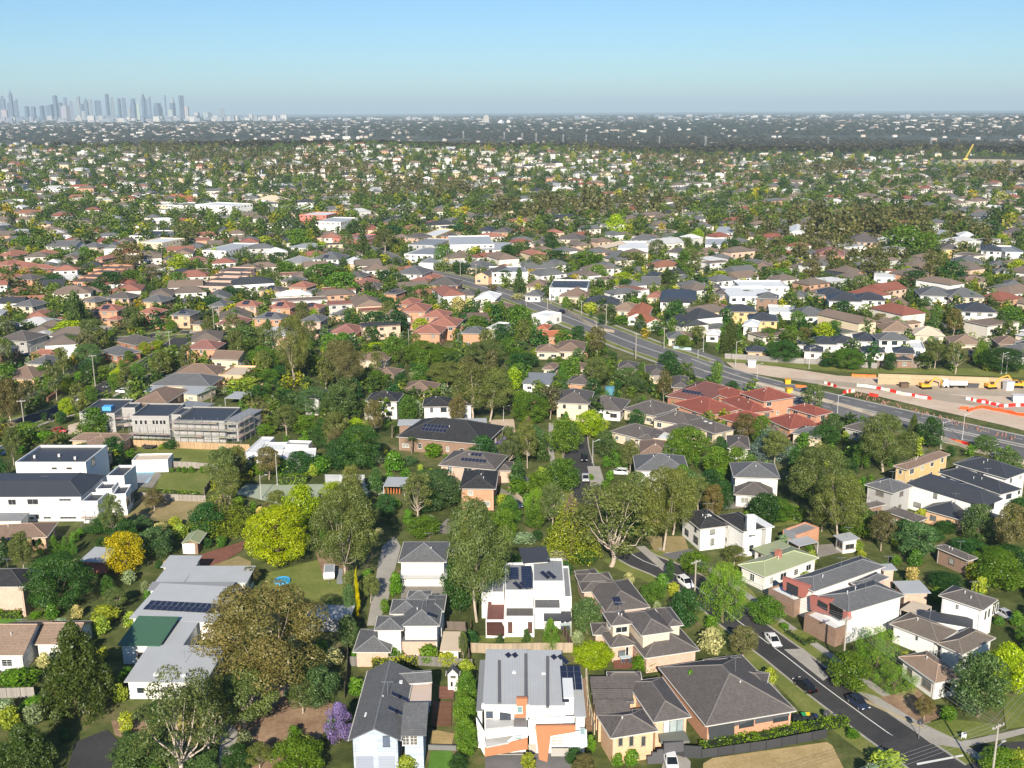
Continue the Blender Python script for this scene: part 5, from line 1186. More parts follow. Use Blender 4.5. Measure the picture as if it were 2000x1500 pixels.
v = VP(g=h[2][0]); fwin(h, v, 385, 1025, 535, 1080, 'garage', pc=(.82, .82, .82)); slab(h, (375, 1110, 640, 1110, 640, 1060, 380, 1062), 2.6, .2, 'porch_roof', 'metal', (.5, .5, .5)); solar(h, 0, 9.5, 6, 2, 1)
h = house('white two-storey house with black hip roof left of the tall gums', [(182, 122, 362, 126, 392, 82, 5.7, 'h'), (165, 175, 290, 178, 300, 150, 3, 's', dict(rise=.2))], 'k', 'd')
h = house('white two-storey house with black roof behind the long dark house', [(500, 156, 668, 154, 700, 108, 5.7, 'h'), (665, 148, 780, 146, 790, 112, 5.7, 'h')], 'k', 'd')
h = house('long dark-tiled brick house with verandahs and palms in front', [(355, 322, 850, 366, 882, 258, 4.0, 'h'), (360, 258, 860, 250, 862, 222, 4.2, 's', dict(rise=.2, rc='M', nowin=True))], 'n', 'd', mark='long dark-tiled house'); solar(h, 0, 6, 3.2, 7, 2, 1.0, 1.5)
h = house('brown-roofed brick house with two rows of black solar panels', [(590, 480, 905, 508, 908, 422, 5.5, 'h'), (905, 512, 1006, 512, 1002, 462, 3.4, 'h')], 'p', 'b'); solar(h, 0, 5, 2.0, 7, 1, .9, 1.2); solar(h, 0, 7, 4.0, 3, 1, .9, 1.2)
h = house('orange brick house with black tiled pyramid roof', [(705, 612, 908, 614, 908, 515, 5.5, 'h')], 'o', 'd')
h = house('small pavilion with orange posts and pale metal roof', [(280, 600, 400, 602, 418, 550, 3.0, 'o')], 'w', 'M', 'pavilion', 'pavilion', win=False, extras=False); 
v = VP((280, 645, 400, 647)); 
for x in range(290, 380, 16): fpoly(h, v, (x, 605, x + 5, 605, x + 5, 642, x, 642), 'post', 'timber', (.6, .18, .06), .15)
h = house('grey hip roof house with two white garage doors', [(1690, 512, 1988, 516, 1975, 430, 5.4, 'h', dict(nowin=True))], 'W', 'g'); v = VP(g=h[2][0]); fwin(h, v, 1700, 512, 1765, 545, 'garage', pc=(.8, .8, .8)); fwin(h, v, 1780, 512, 1975, 550, 'garage', pc=(.8, .8, .8))
h = house('tan hip roof house with courtyard wall behind the blue cedar', [(1545, 292, 1740, 340, 1820, 285, 3.0, 'h'), (1690, 335, 1790, 348, 1880, 290, 3, 'h')], 'c', 'b')
house('two-storey grey hip roof house with cream porch left of the brown roofs', [(1240, 132, 1432, 140, 1466, 72, 5.8, 'h')], 'c', 'b'); house('grey-roofed villa unit directly behind the lime tree', [(1365, 162, 1610, 182, 1640, 118, 3.2, 'h')], 'w', 'b')
house('row villa with charcoal hip roof beside a small solar heater', [(1615, 168, 1800, 208, 1900, 150, 3.2, 'h')], 'c', 'b'); house('charcoal hip roof villa at the lane corner', [(1100, 118, 1230, 130, 1250, 62, 3.4, 'h')], 't', 'd'); house('grey villa roof with two white skylights', [(1810, 285, 1930, 318, 2000, 262, 3.1, 'h')], 'c', 'b')
house('orange-tan tiled roof behind the white garages', [(1705, 422, 1890, 430, 1870, 350, 3.2, 'h')], 'b', 'n'); house('white flat-roofed courtyard garage with high wall', [(1750, 335, 1900, 345, 1915, 295, 3, 'f')], 'c', 'w', win=False); house('long charcoal villa roof in the row', [(1780, 225, 1990, 262, 2080, 215, 3.2, 'h')], 'c', 'b')
Z(1300, 740)
house('tall orange brick townhouse with red tiled roof beside the main road', [(415, 78, 548, 128, 700, 92, 5.8, 'h')], 'o', 'r', mark='red-roofed townhouses'); house('orange brick townhouse with red roof at the corner of the group', [(678, 160, 840, 208, 926, 184, 5.8, 'h')], 'o', 'r')
for lab, a in (('low red-roofed unit at the near left of the group', (35, 137, 235, 207, 376, 155)), ('low red-roofed unit in the middle of the group', (300, 115, 470, 192, 546, 148)), ('red-roofed unit nearest the blue cedar', (290, 214, 450, 262, 600, 225)), ('red-roofed unit right of the blue cedar', (560, 222, 692, 282, 786, 215)), ('red-roofed unit at the back of the group', (240, 75, 420, 125, 470, 85)), ('small red roofed porch by the hedge', (862, 235, 890, 262, 942, 240))): house(lab, [(*a, 3.1, 'h')], 'o', 'r')
h = house('maroon tiled villa with a strip of solar panels', [(0, 95, 215, 132, 330, 45, 3.2, 'h')], 'b', 'p'); solar(h, 0, 4, 3, 7, 1)
h = house('cream villa with grey hip roof and two skylights', [(95, 240, 275, 306, 405, 284, 3.1, 'h')], 'c', 'b'); roofbox(h, 0, 6, 2.5, .8, 1.1, .12, 'skylight', (.8, .8, .8)); roofbox(h, 0, 8, 2.5, .8, 1.1, .12, 'skylight', (.8, .8, .8))
house('grey-roofed villa left of the skylight villa', [(-70, 205, 50, 240, 156, 212, 3.1, 'h')], 'c', 'g'); house('white garage with brown hip roof left of the blue cedar', [(345, 386, 470, 392, 510, 325, 3.1, 'h')], 'w', 'b', win=False)
house('white house with grey hip roof behind a picket wall', [(-60, 512, 126, 514, 122, 432, 5.4, 'h')], 'w', 'g')
house('white two-storey house with grey hip roof behind the dark gum', [(380, 548, 640, 556, 690, 478, 5.6, 'h'), (382, 645, 600, 660, 640, 590, 3.1, 'h', dict(rc='b'))], 'w', 'g')
h = house('white L-shaped house with black tiled roof and white chimney', [(190, 838, 352, 818, 350, 714, 5.2, 'h'), (290, 762, 434, 852, 546, 824, 6.0, 'h'), (455, 770, 560, 835, 590, 815, 5.6, 's', dict(rise=.1, rc='w', nowin=True))], 'W', 'd', mark='white house with black roof')
m_ = MB(); q = G(475, 800, 7.5) - h[1]; m_.box(q[0] - .9, q[1] - .8, 5, q[0] + .9, q[1] + .8, 9); m_.build('chimney', MAT['render'], h[0], color=(.85, .85, .85)); roofbox(h, 0, 3.2, 3, 1, 1, .12, 'skylight', (.8, .8, .8))
h = house('flat-roofed orange brick garage with wide door', [(655, 843, 735, 874, 892, 842, 3.1, 'f', dict(par=.08))], 'o', 'm', 'garage', 'garage', win=False, extras=False); fwin(h, VP(g=h[2][0]), 662, 850, 725, 890, 'garage', pc=(.25, .27, .3))
house('low pale metal carport in front of the brick garage', [(680, 902, 745, 937, 846, 908, 2.5, 'o')], 'w', 'M', 'carport', 'carport', win=False, extras=False)
h = house('small white shed with pale blue metal roof', [(935, 872, 990, 908, 1078, 890, 3.0, 's', dict(rise=.2))], 'k', 'M', 'shed', 'shed')
h = house('white weatherboard house with moss green metal roof', [(405, 1037, 555, 1106, 886, 1010, 3.3, 'h', dict(pitch=18)), (480, 945, 560, 985, 720, 945, 3.0, 's', dict(rise=.2))], 'k', 'v', mark='moss green roof'); chimney(h, 0, 3, 7, 1, .8, (.5, .2, .15))
Z(1300, 1100)
def redtown(lab, A, B, C, low, mk):
    h = house(lab, [(*A, *B, *C, 6.3, 'h', dict(pitch=20, nowin=True, wc='w')), low], 'n', 'g', 'townhouse', 'townhouse', mark=mk, words='red-fronted townhouse'); return h
h = redtown('modern townhouse with terracotta upper wall, further of the pair', (690, 92), (828, 158), (1172, -5), (575, 140, 720, 212, 800, 175, 3.3, 'f', dict(rc='w', nowin=True, par=.1)), None)
v = VP(g=h[2][0]); fpoly(h, v, (652, 78, 800, 128, 765, 195, 655, 148), 'accent_wall', 'render', (.45, .16, .13), .8); fwin(h, v, 676, 120, 740, 168, '', (.04, .04, .04), (.05, .05, .06), .82)
h = redtown('modern townhouse with terracotta upper wall and white porch roof, nearer of the pair', (852, 182), (1020, 274), (1286, 155), (775, 285, 950, 372, 1110, 318, 3.3, 'f', dict(rc='w', nowin=True, par=.1)), 'red-fronted townhouses')
v = VP(g=h[2][0]); fpoly(h, v, (805, 180, 925, 200, 905, 235, 1015, 275, 1020, 318, 808, 262), 'accent_wall', 'render', (.45, .16, .13), .8); fwin(h, v, 848, 218, 905, 250, '', (.04, .04, .04), (.05, .05, .06), .82); fwin(h, v, 915, 240, 990, 300, '', (.04, .04, .04), (.02, .02, .02), .82)
h = house('low grey metal rear wings of the red-fronted townhouses', [(1180, 5, 1210, 40, 1290, 35, 5.5, 's', dict(rise=.1)), (1265, 100, 1325, 170, 1420, 100, 3.6, 's', dict(rise=.1)), (1035, 110, 1110, 140, 1300, 98, 6.0, 'h', dict(rc='g'))], 'p', 'M', win=False)
Z(1740, 1120, .11)
h = house('white two-storey house with dark tiled roof and rear lean-to', [(848, 388, 1640, 652, 1936, 475, 6.3, 'h', dict(nowin=True)), (480, 792, 1455, 958, 1600, 862, 3.3, 's', dict(rise=.5, rc='D', nowin=True))], 'W', 'b', mark='white house with lean-to')
v = VP(g=h[2][0]); fwin(h, v, 1150, 545, 1210, 640, 'grid', (.7, .7, .7), (.03, .03, .03)); v = VP(g=h[2][0], face='r')
for x, y in ((1655, 670), (1718, 625), (1790, 580), (1865, 530)): fwin(h, v, x, y, x + 40, y + 150, '', (.75, .75, .75), (.1, .1, .1))
h = house('cream flat patio roof beside the dark lean-to', [(165, 642, 495, 756, 746, 600, 3.0, 'o')], 'w', 'c', 'patio_cover', 'patio cover', win=False, extras=False)
h = house('white house with weathered brown tiled hip roofs', [(-20, 892, 835, 1232, 1200, 1020, 3.5, 'h', dict(nowin=True, roofcol=(.16, .135, .115))), (820, 1240, 1270, 1440, 1650, 1055, 3.5, 'h', dict(nowin=True, roofcol=(.16, .135, .115)))], 'w', 'N', mark='weathered brown-tiled house')
v = VP(g=h[2][0]); fwin(h, v, 430, 1110, 490, 1195, '', (.7, .7, .7), (.08, .08, .08)); fwin(h, v, 100, 1100, 170, 1140, '', (.7, .7, .7), (.02, .02, .02))
Z(1300, 1100)
h = house('low wing with weathered brown tiles behind the street tree', [(1300, 522, 1505, 668, 1622, 600, 3.3, 'h')], 'w', 'N')
Z(1300, 740)
h = house('long white townhouse with charcoal mansard roof', [(1345, 580, 1780, 712, 1890, 672, 6.2, 'm', dict(pitch=35, cut=3.2))], 'W', 'D', 'townhouse', 'townhouse', mark='long charcoal-roofed townhouse')
h = house('charcoal-roofed townhouse behind the long white one', [(1520, 520, 1870, 645, 1945, 600, 6.3, 'h')], 'W', 'D', 'townhouse', 'townhouse'); house('rear charcoal-roofed townhouse nearest the main road', [(1605, 472, 1905, 558, 1990, 505, 6.6, 'h')], 'W', 'D', 'townhouse', 'townhouse')
house('grey-roofed two-storey house with balcony left of the charcoal townhouses', [(1110, 590, 1270, 640, 1415, 608, 5.8, 'h')], 'g', 'g'); house('low charcoal roof units shaded by trees', [(1430, 725, 1640, 785, 1800, 740, 3.2, 'h'), (1680, 745, 1800, 790, 1870, 765, 3.2, 'h')], 't', 'D')
house('tan brick flats with long brown roof beside the service road', [(1270, 485, 1350, 508, 1596, 424, 5.6, 'h')], 'y', 'n', 'flats', 'flats', words='tan brick flats'); house('brown-roofed unit between two gums', [(1080, 700, 1130, 722, 1185, 680, 3.4, 'h'), (1215, 735, 1400, 800, 1460, 775, 3.2, 'h')], 'n', 'b')
house('brown-roofed brick house in deep shade at the fence', [(1500, 935, 1690, 1015, 1745, 1000, 3.5, 'h')], 'n', 'b'); house('dark brown roof seen between the shaded trees', [(990, 268, 1120, 300, 1180, 250, 3.2, 'h')], 'g', 'b')
house('pale villa roof behind the dark gum', [(700, 300, 860, 330, 900, 290, 3.2, 'h')], 'c', 'g')
# ================================================================== houses of the middle distance
def MH(text):
    """ax ay bx by cx cy eave kind walls roof [nosolar] [* solar] [| label | landmark]"""
    for line in text.strip().splitlines():
        bits = [b.strip() for b in line.split('|')]; f = bits[0].split(); v = [float(x) for x in f[:7]]
        if f[7] in 'hg':      # the clicked top of a pitched roof is its ridge, not its back eave
            sn = 90 / math.hypot(G(v[2], v[3])[1], 90); q = min(1, sn / (sn / 2 + .21)); v[5] = v[3] + (v[5] - v[3]) * q; v[4] = v[2] + (v[4] - v[2]) * q
        f[9] = {'r': 'T', 'p': 'P'}.get(f[9], f[9])
        h = house(bits[1] if len(bits) > 1 else None, [(*v[:6], v[6], f[7], dict(ridge=f[7] in 'hg'))], f[8], f[9], sub=False, extras=False, mark=bits[2] if len(bits) > 2 else None)
        if '*' in f[10:] and h[2][0]['w'] > 6: solar(h, 0, h[2][0]['w'] * .4, 1.6, 3, 2)
Z(0, 440)
MH('''
5 85 95 90 125 55 5.6 h y g
250 118 415 122 422 84 5 g k g | white weatherboard house with broad grey gable roof | white gabled house
45 225 150 240 215 195 5.6 h b r
195 230 260 245 320 215 5.6 h b r
70 250 150 262 190 230 3 h b r
70 300 180 305 240 270 5.4 h o b
380 318 510 322 560 295 5.8 f o b | nearest unit of the stepped orange brick terrace | orange brick terrace
440 290 560 294 610 268 5.8 f o b
490 268 600 272 640 245 5.8 f o b
520 246 640 250 668 222 5.8 f o b
575 224 660 228 672 205 5.8 f o b
10 380 120 385 160 345 3 h o r
65 450 180 455 242 408 5.6 h c g
465 425 530 430 582 392 5.6 h t g *
580 405 720 410 778 372 5.6 h p b
775 425 900 430 932 384 5.6 h t g
972 430 1090 435 1125 394 3 h n g
502 480 655 480 682 438 5.6 h o r *
585 526 655 530 672 505 3 h o r
760 490 870 495 906 455 5 h o r
850 540 925 545 938 518 3 h o r
948 502 1060 505 1112 465 5.6 h t g *
1065 552 1125 555 1132 528 3 h t b
1200 550 1350 555 1358 504 3 h c p
1290 450 1430 455 1458 420 5.6 h p r *
1480 460 1620 465 1638 420 5.6 h o r *
1660 465 1780 468 1802 430 5.6 h p r *
1410 520 1570 525 1602 485 5.6 h o g *
1670 535 1790 538 1806 494 5.6 h p g
1735 600 1830 605 1840 575 3 h p b
1838 500 1945 505 1967 465 3 h t g
1842 602 1985 606 2000 545 3 h c p
1160 450 1250 452 1280 410 5 h n g
1440 365 1560 368 1582 335 5 h t b *
1605 345 1710 350 1732 310 5.6 h o r
1690 375 1770 380 1790 350 3 h p g
765 95 905 100 945 72 6 f c w | cream flat-roofed mansion with arched upper windows | cream mansion
720 60 860 62 888 30 6 f W D
1128 142 1260 146 1306 100 6 f W M *
1740 188 1890 192 1898 142 6 h W g *
1600 122 1750 128 1800 100 3 s w M
1092 342 1262 345 1288 312 5.8 f p b | lowest of the four stepped brick units | stepped brick units
1148 314 1300 318 1318 284 5.8 f p b
1170 288 1330 292 1350 262 5.8 f p b
1205 262 1342 266 1358 236 5.8 f p b
-20 640 150 648 232 585 5.7 h s b | grey clad modern two-storey house at the left edge | grey modern house
-40 562 45 566 88 530 5.6 h g g
140 772 270 778 392 722 3 h c g
-20 852 190 860 212 782 3 h t n
160 720 300 724 320 692 3 h b r
558 702 655 730 742 664 3 h b g
640 645 755 670 842 605 3 h b b
1030 690 1205 692 1252 640 5.8 h o p | peach two-storey house with maroon pyramid roof | maroon-roofed peach house
1172 745 1330 752 1345 700 4 g c n
955 840 1210 838 1232 772 3 h t n | wide tan-roofed house above the street corner | wide tan-roofed house
1218 838 1355 842 1402 788 3.2 f t c
838 892 1175 898 1218 828 3 h c g
950 932 1100 946 1112 890 3 s c M
800 926 870 928 890 892 3 s c M
742 990 930 994 952 892 3.2 h n n
960 1012 1110 1030 1120 985 3 s w m
1252 966 1340 970 1357 930 2.6 o w M | small blue-white metal gazebo roof in a garden | metal gazebo
1688 962 1780 967 1797 904 5.5 h k D
1182 202 1255 207 1268 168 3.4 h w g
885 192 945 196 958 155 5 h p b
1040 192 1100 202 1122 162 3 h p p
1578 200 1680 212 1692 160 3.4 h w m
520 190 570 192 576 142 5 h o r
180 160 250 165 262 125 5 h o r
360 170 440 175 450 140 3 h p g
-30 220 40 225 65 175 5 h b r
-30 305 40 310 60 250 5 h b r
-20 170 60 175 75 120 3 h p r
450 120 540 124 555 92 5 h c g
1740 235 1850 240 1860 200 3 h n g
1560 312 1640 318 1665 275 3 h c g
1880 290 1990 300 2010 250 3 h p b
1940 330 2060 340 2080 285 3 h o p
''')
Z(650, 440)
MH('''
342 270 500 276 507 222 5.8 h W g | white two-storey house with dark hip roof and wide eaves | wide-eaved white house
232 252 330 256 346 212 3 h c n
72 288 165 292 182 254 5.6 h o b
405 322 540 326 562 290 3 h c p
530 336 700 338 722 284 5.4 h o b
600 388 700 392 720 345 3 h o b
150 352 258 357 288 314 3 h o b
278 382 355 386 377 344 5.6 h o b *
348 442 450 446 477 394 5.6 h o r
383 482 520 484 542 424 5.6 h o r
494 512 630 516 657 464 5.6 h o r
403 512 490 516 502 474 3 h o r
424 548 520 552 532 508 3 h o r
522 562 690 566 712 504 5.8 h o r
438 602 600 606 627 548 5.8 h o r | orange brick block nearest the dark pair of trees | orange brick block
690 580 740 582 745 545 3 h o r
-30 602 130 606 152 544 3 h o p
-20 502 80 506 107 460 3 h t g
812 472 1000 478 1037 428 3.2 h c n * 
788 412 910 415 937 360 5 h W w | plain white house with white hip roof beside the main road | all-white roadside house
732 432 805 436 832 394 3 h c b
688 386 790 392 800 350 3 h c b
705 538 880 534 900 484 3 s t n
1148 628 1335 620 1342 582 3.2 h o R | single-storey unit with bright orange tiled roof | orange-tiled unit
1130 705 1270 708 1290 662 3 h c n
1240 702 1400 706 1412 632 3.2 h c n
718 602 842 606 850 562 5.8 h o g | orange brick house with cream balcony bay | house with cream balcony bay
858 575 950 582 958 545 4 f W m
1110 500 1200 512 1205 482 4 f W w
1130 580 1200 583 1210 545 4 h b R
712 232 840 242 905 195 3.6 h c g
788 277 870 282 885 235 5 x t b
888 268 1090 264 1102 228 5.8 f W m | long pale blue and white flat-roofed block | pale blue flat block
1072 342 1200 346 1242 298 3 h c n
1068 392 1160 396 1172 348 3 h k g
1208 352 1420 355 1442 308 5.8 f W D | white box house with dark flat roof beside the main road | white box house
1258 396 1430 402 1522 345 3.4 h c n
1388 442 1600 446 1652 394 3 h n D
1540 472 1690 482 1662 424 3 h c N
1640 512 1760 516 1802 455 3.6 x k R | cottage with twin red tiled gables | twin red gables
1750 546 1850 540 1835 480 3.6 x k R
1822 427 2030 432 2012 368 6.2 m w D | big grey house with dark mansard edge and pale flat top | big grey mansard house
1748 402 1840 406 1852 362 3 h c r
1868 632 2000 634 2010 590 3 h c g
398 66 475 72 482 28 5.6 h p b
478 62 575 64 592 22 5 f y w
888 38 980 40 987 0 5.6 h o b
798 32 880 34 892 -10 5.6 h W D
1103 102 1180 104 1192 66 5.6 h p b
1248 76 1380 82 1402 42 5.6 h c b
1438 132 1500 136 1522 92 5 x c c
1590 132 1760 134 1782 92 5 f W w
1658 82 1800 86 1832 52 5 h w g
398 162 560 168 572 122 5 f W m
478 212 560 214 572 172 4 f w m
655 112 900 108 912 58 7 f w M | long white commercial block in the middle distance | long white commercial block
420 110 560 114 580 75 6 f g m
820 135 940 137 960 95 5 s w M
1033 212 1100 216 1112 176 3.6 h k g
1738 218 1800 222 1815 175 4 h k g
1720 290 1800 294 1812 246 4 h k D
1718 334 1830 336 1842 288 3.4 g c g
140 752 300 757 322 704 3 h c n
213 842 350 847 362 788 3 h o n
373 932 560 937 572 864 3.4 h c n | tan-roofed cottage with white gable left of the white-forked gums | tan cottage
1053 882 1215 888 1222 824 3 s w m
1168 802 1235 806 1242 758 3 h c n
1298 882 1440 892 1452 838 3 h o b
1588 802 1700 806 1742 754 3 h c b
1748 838 1870 840 1882 768 3 h c b
1300 800 1400 804 1420 760 3 h c n
1890 905 1990 908 2005 828 3 h n b
90 300 200 304 220 270 3.4 h c r
480 300 560 304 580 258 3 h b r
600 60 650 62 655 30 5 h o b
1300 66 1360 68 1370 36 5 h c b
0 75 60 78 70 45 6 f r m | low building with long bright red fascia in the middle distance | red-fascia building
60 78 160 80 165 50 6 f r m
''')
Z(1300, 440)
MH('''
338 482 510 484 522 442 5.2 h y D | upper of two yellow houses with black hip roofs | two yellow houses
463 532 630 536 642 488 5.4 h y D
208 482 335 486 342 422 3 h p p
358 402 620 402 642 342 6 f W w | long white flat-roofed house with deep white terrace | long white flat-roofed house
418 347 690 347 702 310 6 f W w
503 407 630 412 647 374 5.8 h n g
688 397 790 402 802 362 3 h w g
848 387 1000 392 1022 348 5.6 h o D
908 422 1100 427 1152 372 6.4 h W D | large white house with slate grey hip roof | large white slate-roofed house
1058 417 1230 422 1222 375 6.4 h W D
718 507 910 510 942 455 3 h k g
578 487 740 492 762 452 3 f k w
1248 442 1370 445 1387 402 3 h c n
1418 392 1600 397 1662 342 5.8 h W g | white two-storey house with columned garage under grey roof | columned white house
1580 402 1790 404 1815 350 5.8 h c g
1648 482 1855 488 1867 432 5.8 h W D | white house with slate roof and timber-clad garage base | slate-roofed white house
1208 592 1400 596 1442 538 3.2 h c N
1388 612 1560 618 1582 568 3.2 h c c
818 662 960 666 982 618 3.2 h k D | leftmost of the dark-roofed white villas above the road | dark-roofed white villas
928 657 1060 661 1077 612 3.2 h k D
1050 644 1180 650 1202 598 3.2 h k D
1188 642 1370 644 1377 598 5 h w g
1098 707 1230 711 1242 673 3.2 h k D
1273 712 1395 718 1432 678 5 h n D
1288 752 1380 755 1400 720 3 h n D
453 705 570 708 592 672 3 h t D
768 702 880 708 902 668 3.2 h k D
700 662 780 668 800 640 3 h k D
1598 662 1770 668 1782 612 3 h c N
1858 662 2010 666 2020 618 3 h n n
1680 720 1750 722 1760 680 3 h n n
1370 690 1450 694 1470 650 3 f w w
428 562 515 567 520 520 5 h k w
220 610 300 614 310 580 3 h k w
20 630 150 634 160 590 3 h c n
222 112 345 114 362 74 5 f w M
278 42 380 44 387 8 6 s w M
413 62 500 64 507 26 3.4 h c b
553 47 665 50 672 8 5 h c b
688 42 775 44 777 8 6 x k w | tall narrow white house with white gable | narrow white gabled house
433 157 525 160 532 122 3.4 h c n
478 117 500 119 515 90 3 h c b
480 237 590 241 602 200 3.2 h c n
833 167 1000 172 1027 116 5.8 h o p | large pink and orange brick house | pink brick house in the middle distance
753 160 822 164 830 130 3.4 h w g
800 107 940 110 957 78 3.6 h c b
1008 92 1190 97 1202 46 5.8 h p b
588 282 690 285 702 246 3.8 h w g
1163 292 1280 297 1287 262 5 f W w
1438 62 1540 67 1547 25 3.4 s w M
1533 132 1640 135 1652 98 5.6 h y b
1640 62 1740 64 1750 30 5 h w w
1758 142 1880 147 1897 102 5.8 h W D
1898 152 2010 154 2010 118 5.8 f W m
1613 212 1780 217 1792 168 3.6 h n g
1808 222 1910 227 1922 192 3.6 h n g
1648 312 1800 317 1827 288 3.4 h c n
1738 22 1870 26 1882 -12 5.6 h o b
1878 42 1990 47 2000 5 5.6 h o b
1580 98 1720 100 1730 70 3.4 s w G
1900 330 1990 333 2000 300 3.4 h c g
1840 260 1940 263 1950 235 3 h w g
270 385 345 388 352 345 5 h p b
255 350 300 352 310 320 5 h t b
-10 150 70 155 80 110 5 h w b
60 300 130 303 150 270 3 h w g
''')
Z(0, 140)
MH('''
180 728 400 736 410 712 5 f W D | long white flat-roofed house left of the tall gums
360 712 500 716 520 700 6 f c w
500 722 640 716 650 700 6 f c w
780 740 940 746 912 728 6 f c w
935 744 1090 750 1090 732 7 f w m | blue-grey fronted block beside the big white office
1090 742 1290 752 1297 733 10 f W w | big plain white office block with two window slots | big white office block
710 698 840 700 858 688 6 f W D
900 700 1050 712 1060 680 4 h r R | house with vivid orange hip roof in the distance
1430 715 1560 718 1575 690 6 h c c
1670 800 1820 803 1850 785 7 f r w | red-edged shop roof in the middle distance
1760 838 1900 841 1930 815 8 f w M | white commercial shed with dark window bands
1460 640 1640 640 1660 612 6 f W w
1650 545 1760 547 1770 520 4 h k g
320 590 400 594 410 560 5 h W g
490 580 600 582 612 560 5 h c w
440 650 560 655 590 640 5 h b r
980 445 1070 446 1075 430 6 f W w
1600 640 1700 642 1690 600 4 h c b
1310 560 1470 562 1480 548 4 h w g
''')
# ================================================================== trees one can pick out in the photo
Z(0, 1100)
T('''
345 320 -70 400 d | broad dark green tree between the pink brick house and the metal-roofed building | broad dark green tree
600 190 60 90 o | slim bright green tree squeezed behind the broad dark tree
650 270 130 150 g
585 345 235 190 f | pale flowering lime shrubs at the corner of the green roof
450 950 295 560 c | big dense dark conifer beside the green-roofed wing | big dense conifer
150 1300 860 470 c | dense conifer cut by the bottom edge, left corner of the photo
1500 806 105 760 b | huge brownish gum towering over the metal-roofed building | huge brownish gum
1030 1230 590 600 s | wide-spreading gum with bare white limbs at the bottom edge | bare-limbed gum
1360 960 570 420 g | olive gum leaning over the end of the metal roof
1170 1110 620 330 s | forked gum with pale trunk between the two bigger gums
1770 860 560 270 q | feathery grey green tree at the edge of the bare slope
1690 840 640 200 g
1945 505 300 135 q | silvery tree beside the small carport
1895 1045 770 190 p | purple jacaranda in flower beside the pale blue house | purple jacaranda
1660 1260 980 340 r | bright green tree on the bare slope near the jacaranda
800 1230 950 400 q | soft grey green tree at the bottom edge below the bare gum
1080 1260 1040 300 q
1330 1200 1010 200 d
60 960 800 140 f
100 740 600 250 h
200 860 740 180 h
60 700 590 120 h
30 900 760 160 j
1990 760 640 110 h
1400 130 20 130 b | small bare twiggy tree at the end of the metal roof
1620 770 700 90 j
1450 1150 1000 170 g
200 320 270 80 h
''')
Z(650, 1100)
T('''
140 300 20 30 m | slim bright yellow conifer beside the shared drive | slim golden conifer
100 200 40 110 g
210 220 60 130 g
95 330 120 80 q
350 200 50 80 h
290 285 200 60 h
88 480 290 120 j | round silvery shrub left of the pink-brick house
130 555 470 60 h | leftmost clipped ball hedge before the pink brick wall
200 560 455 85 h | second clipped ball hedge from the left
330 570 460 135 h | third clipped ball hedge in front of the pink brick wall
535 575 455 135 h | rightmost clipped ball hedge in front of the pink brick wall
640 600 490 130 f
730 560 380 60 g
740 640 540 110 f
745 860 600 140 r | upper of the bright green trees lining the duplex's left side
740 960 740 150 r | middle bright green tree along the duplex's left side
745 1120 860 140 r | lower bright green tree along the duplex's left side
700 1200 1060 120 d
930 490 390 60 n
1080 450 360 55 n
1215 520 305 115 o | oval green tree in front of the white stacked boxes' right end
1420 430 190 190 q | pale speckled tree left of the rambling brown roofs
1450 620 440 260 l | yellow-green tree behind the duplex solar panels | yellow-green tree
1740 620 520 180 h
1820 580 520 70 h
1590 1150 1060 80 h | small round shrub by the peach house front wall
1670 1150 1040 90 h | taller shrub beside the dark stair wall
1090 1180 1060 100 f | bright bush between the duplex driveways
1400 1250 1060 150 b
1350 1150 1030 120 d
1440 1070 960 60 h
410 1190 1070 130 f | variegated pale shrub below the blue house
690 170 20 60 h
1790 250 100 150 r
1880 120 -20 60 d
1990 780 600 50 h
1440 500 440 70 j
''')
Z(1300, 1100)
T('''
110 400 140 200 d | dark green street tree nearest the white hatchback
320 390 0 300 w | tall drooping light green tree beside the street | drooping street tree
560 380 180 220 r | leafy green tree in front of the red-fronted townhouses
255 530 360 160 e | cream flowering shrub at the corner of the rambling house
430 540 345 200 b | brownish broad bush beside the white sedan
1020 760 490 270 r | bright green tree covering the power pole foot | street tree by the dark car
1170 640 330 270 w | tall bright green tree rising beside the power pole
1270 780 560 290 w | drooping green tree over the footpath
1740 930 490 330 q | large grey green tree at the corner lawn | corner tree
1900 780 440 260 l | bright lime tree at the right edge of the photo
1440 880 740 130 b | dark purplish bare shrub in the front garden
1870 1240 1030 260 r
1240 1230 1050 240 f | pale dotted bush at the bottom edge by the road
1960 1200 1040 160 f
500 130 70 90 h
400 130 40 70 h
1400 240 120 100 d | small dark tree beside the pale metal rear roofs
1560 180 60 230 d
1860 200 -40 320 r | broad green tree overhanging the white house with lean-to
1990 470 350 100 r
1580 900 800 100 h
660 380 330 60 h
1040 990 920 90 h
1900 60 -110 250 d
1690 -20 -120 220 d
1980 100 -60 160 d
''')
Z(0, 740)
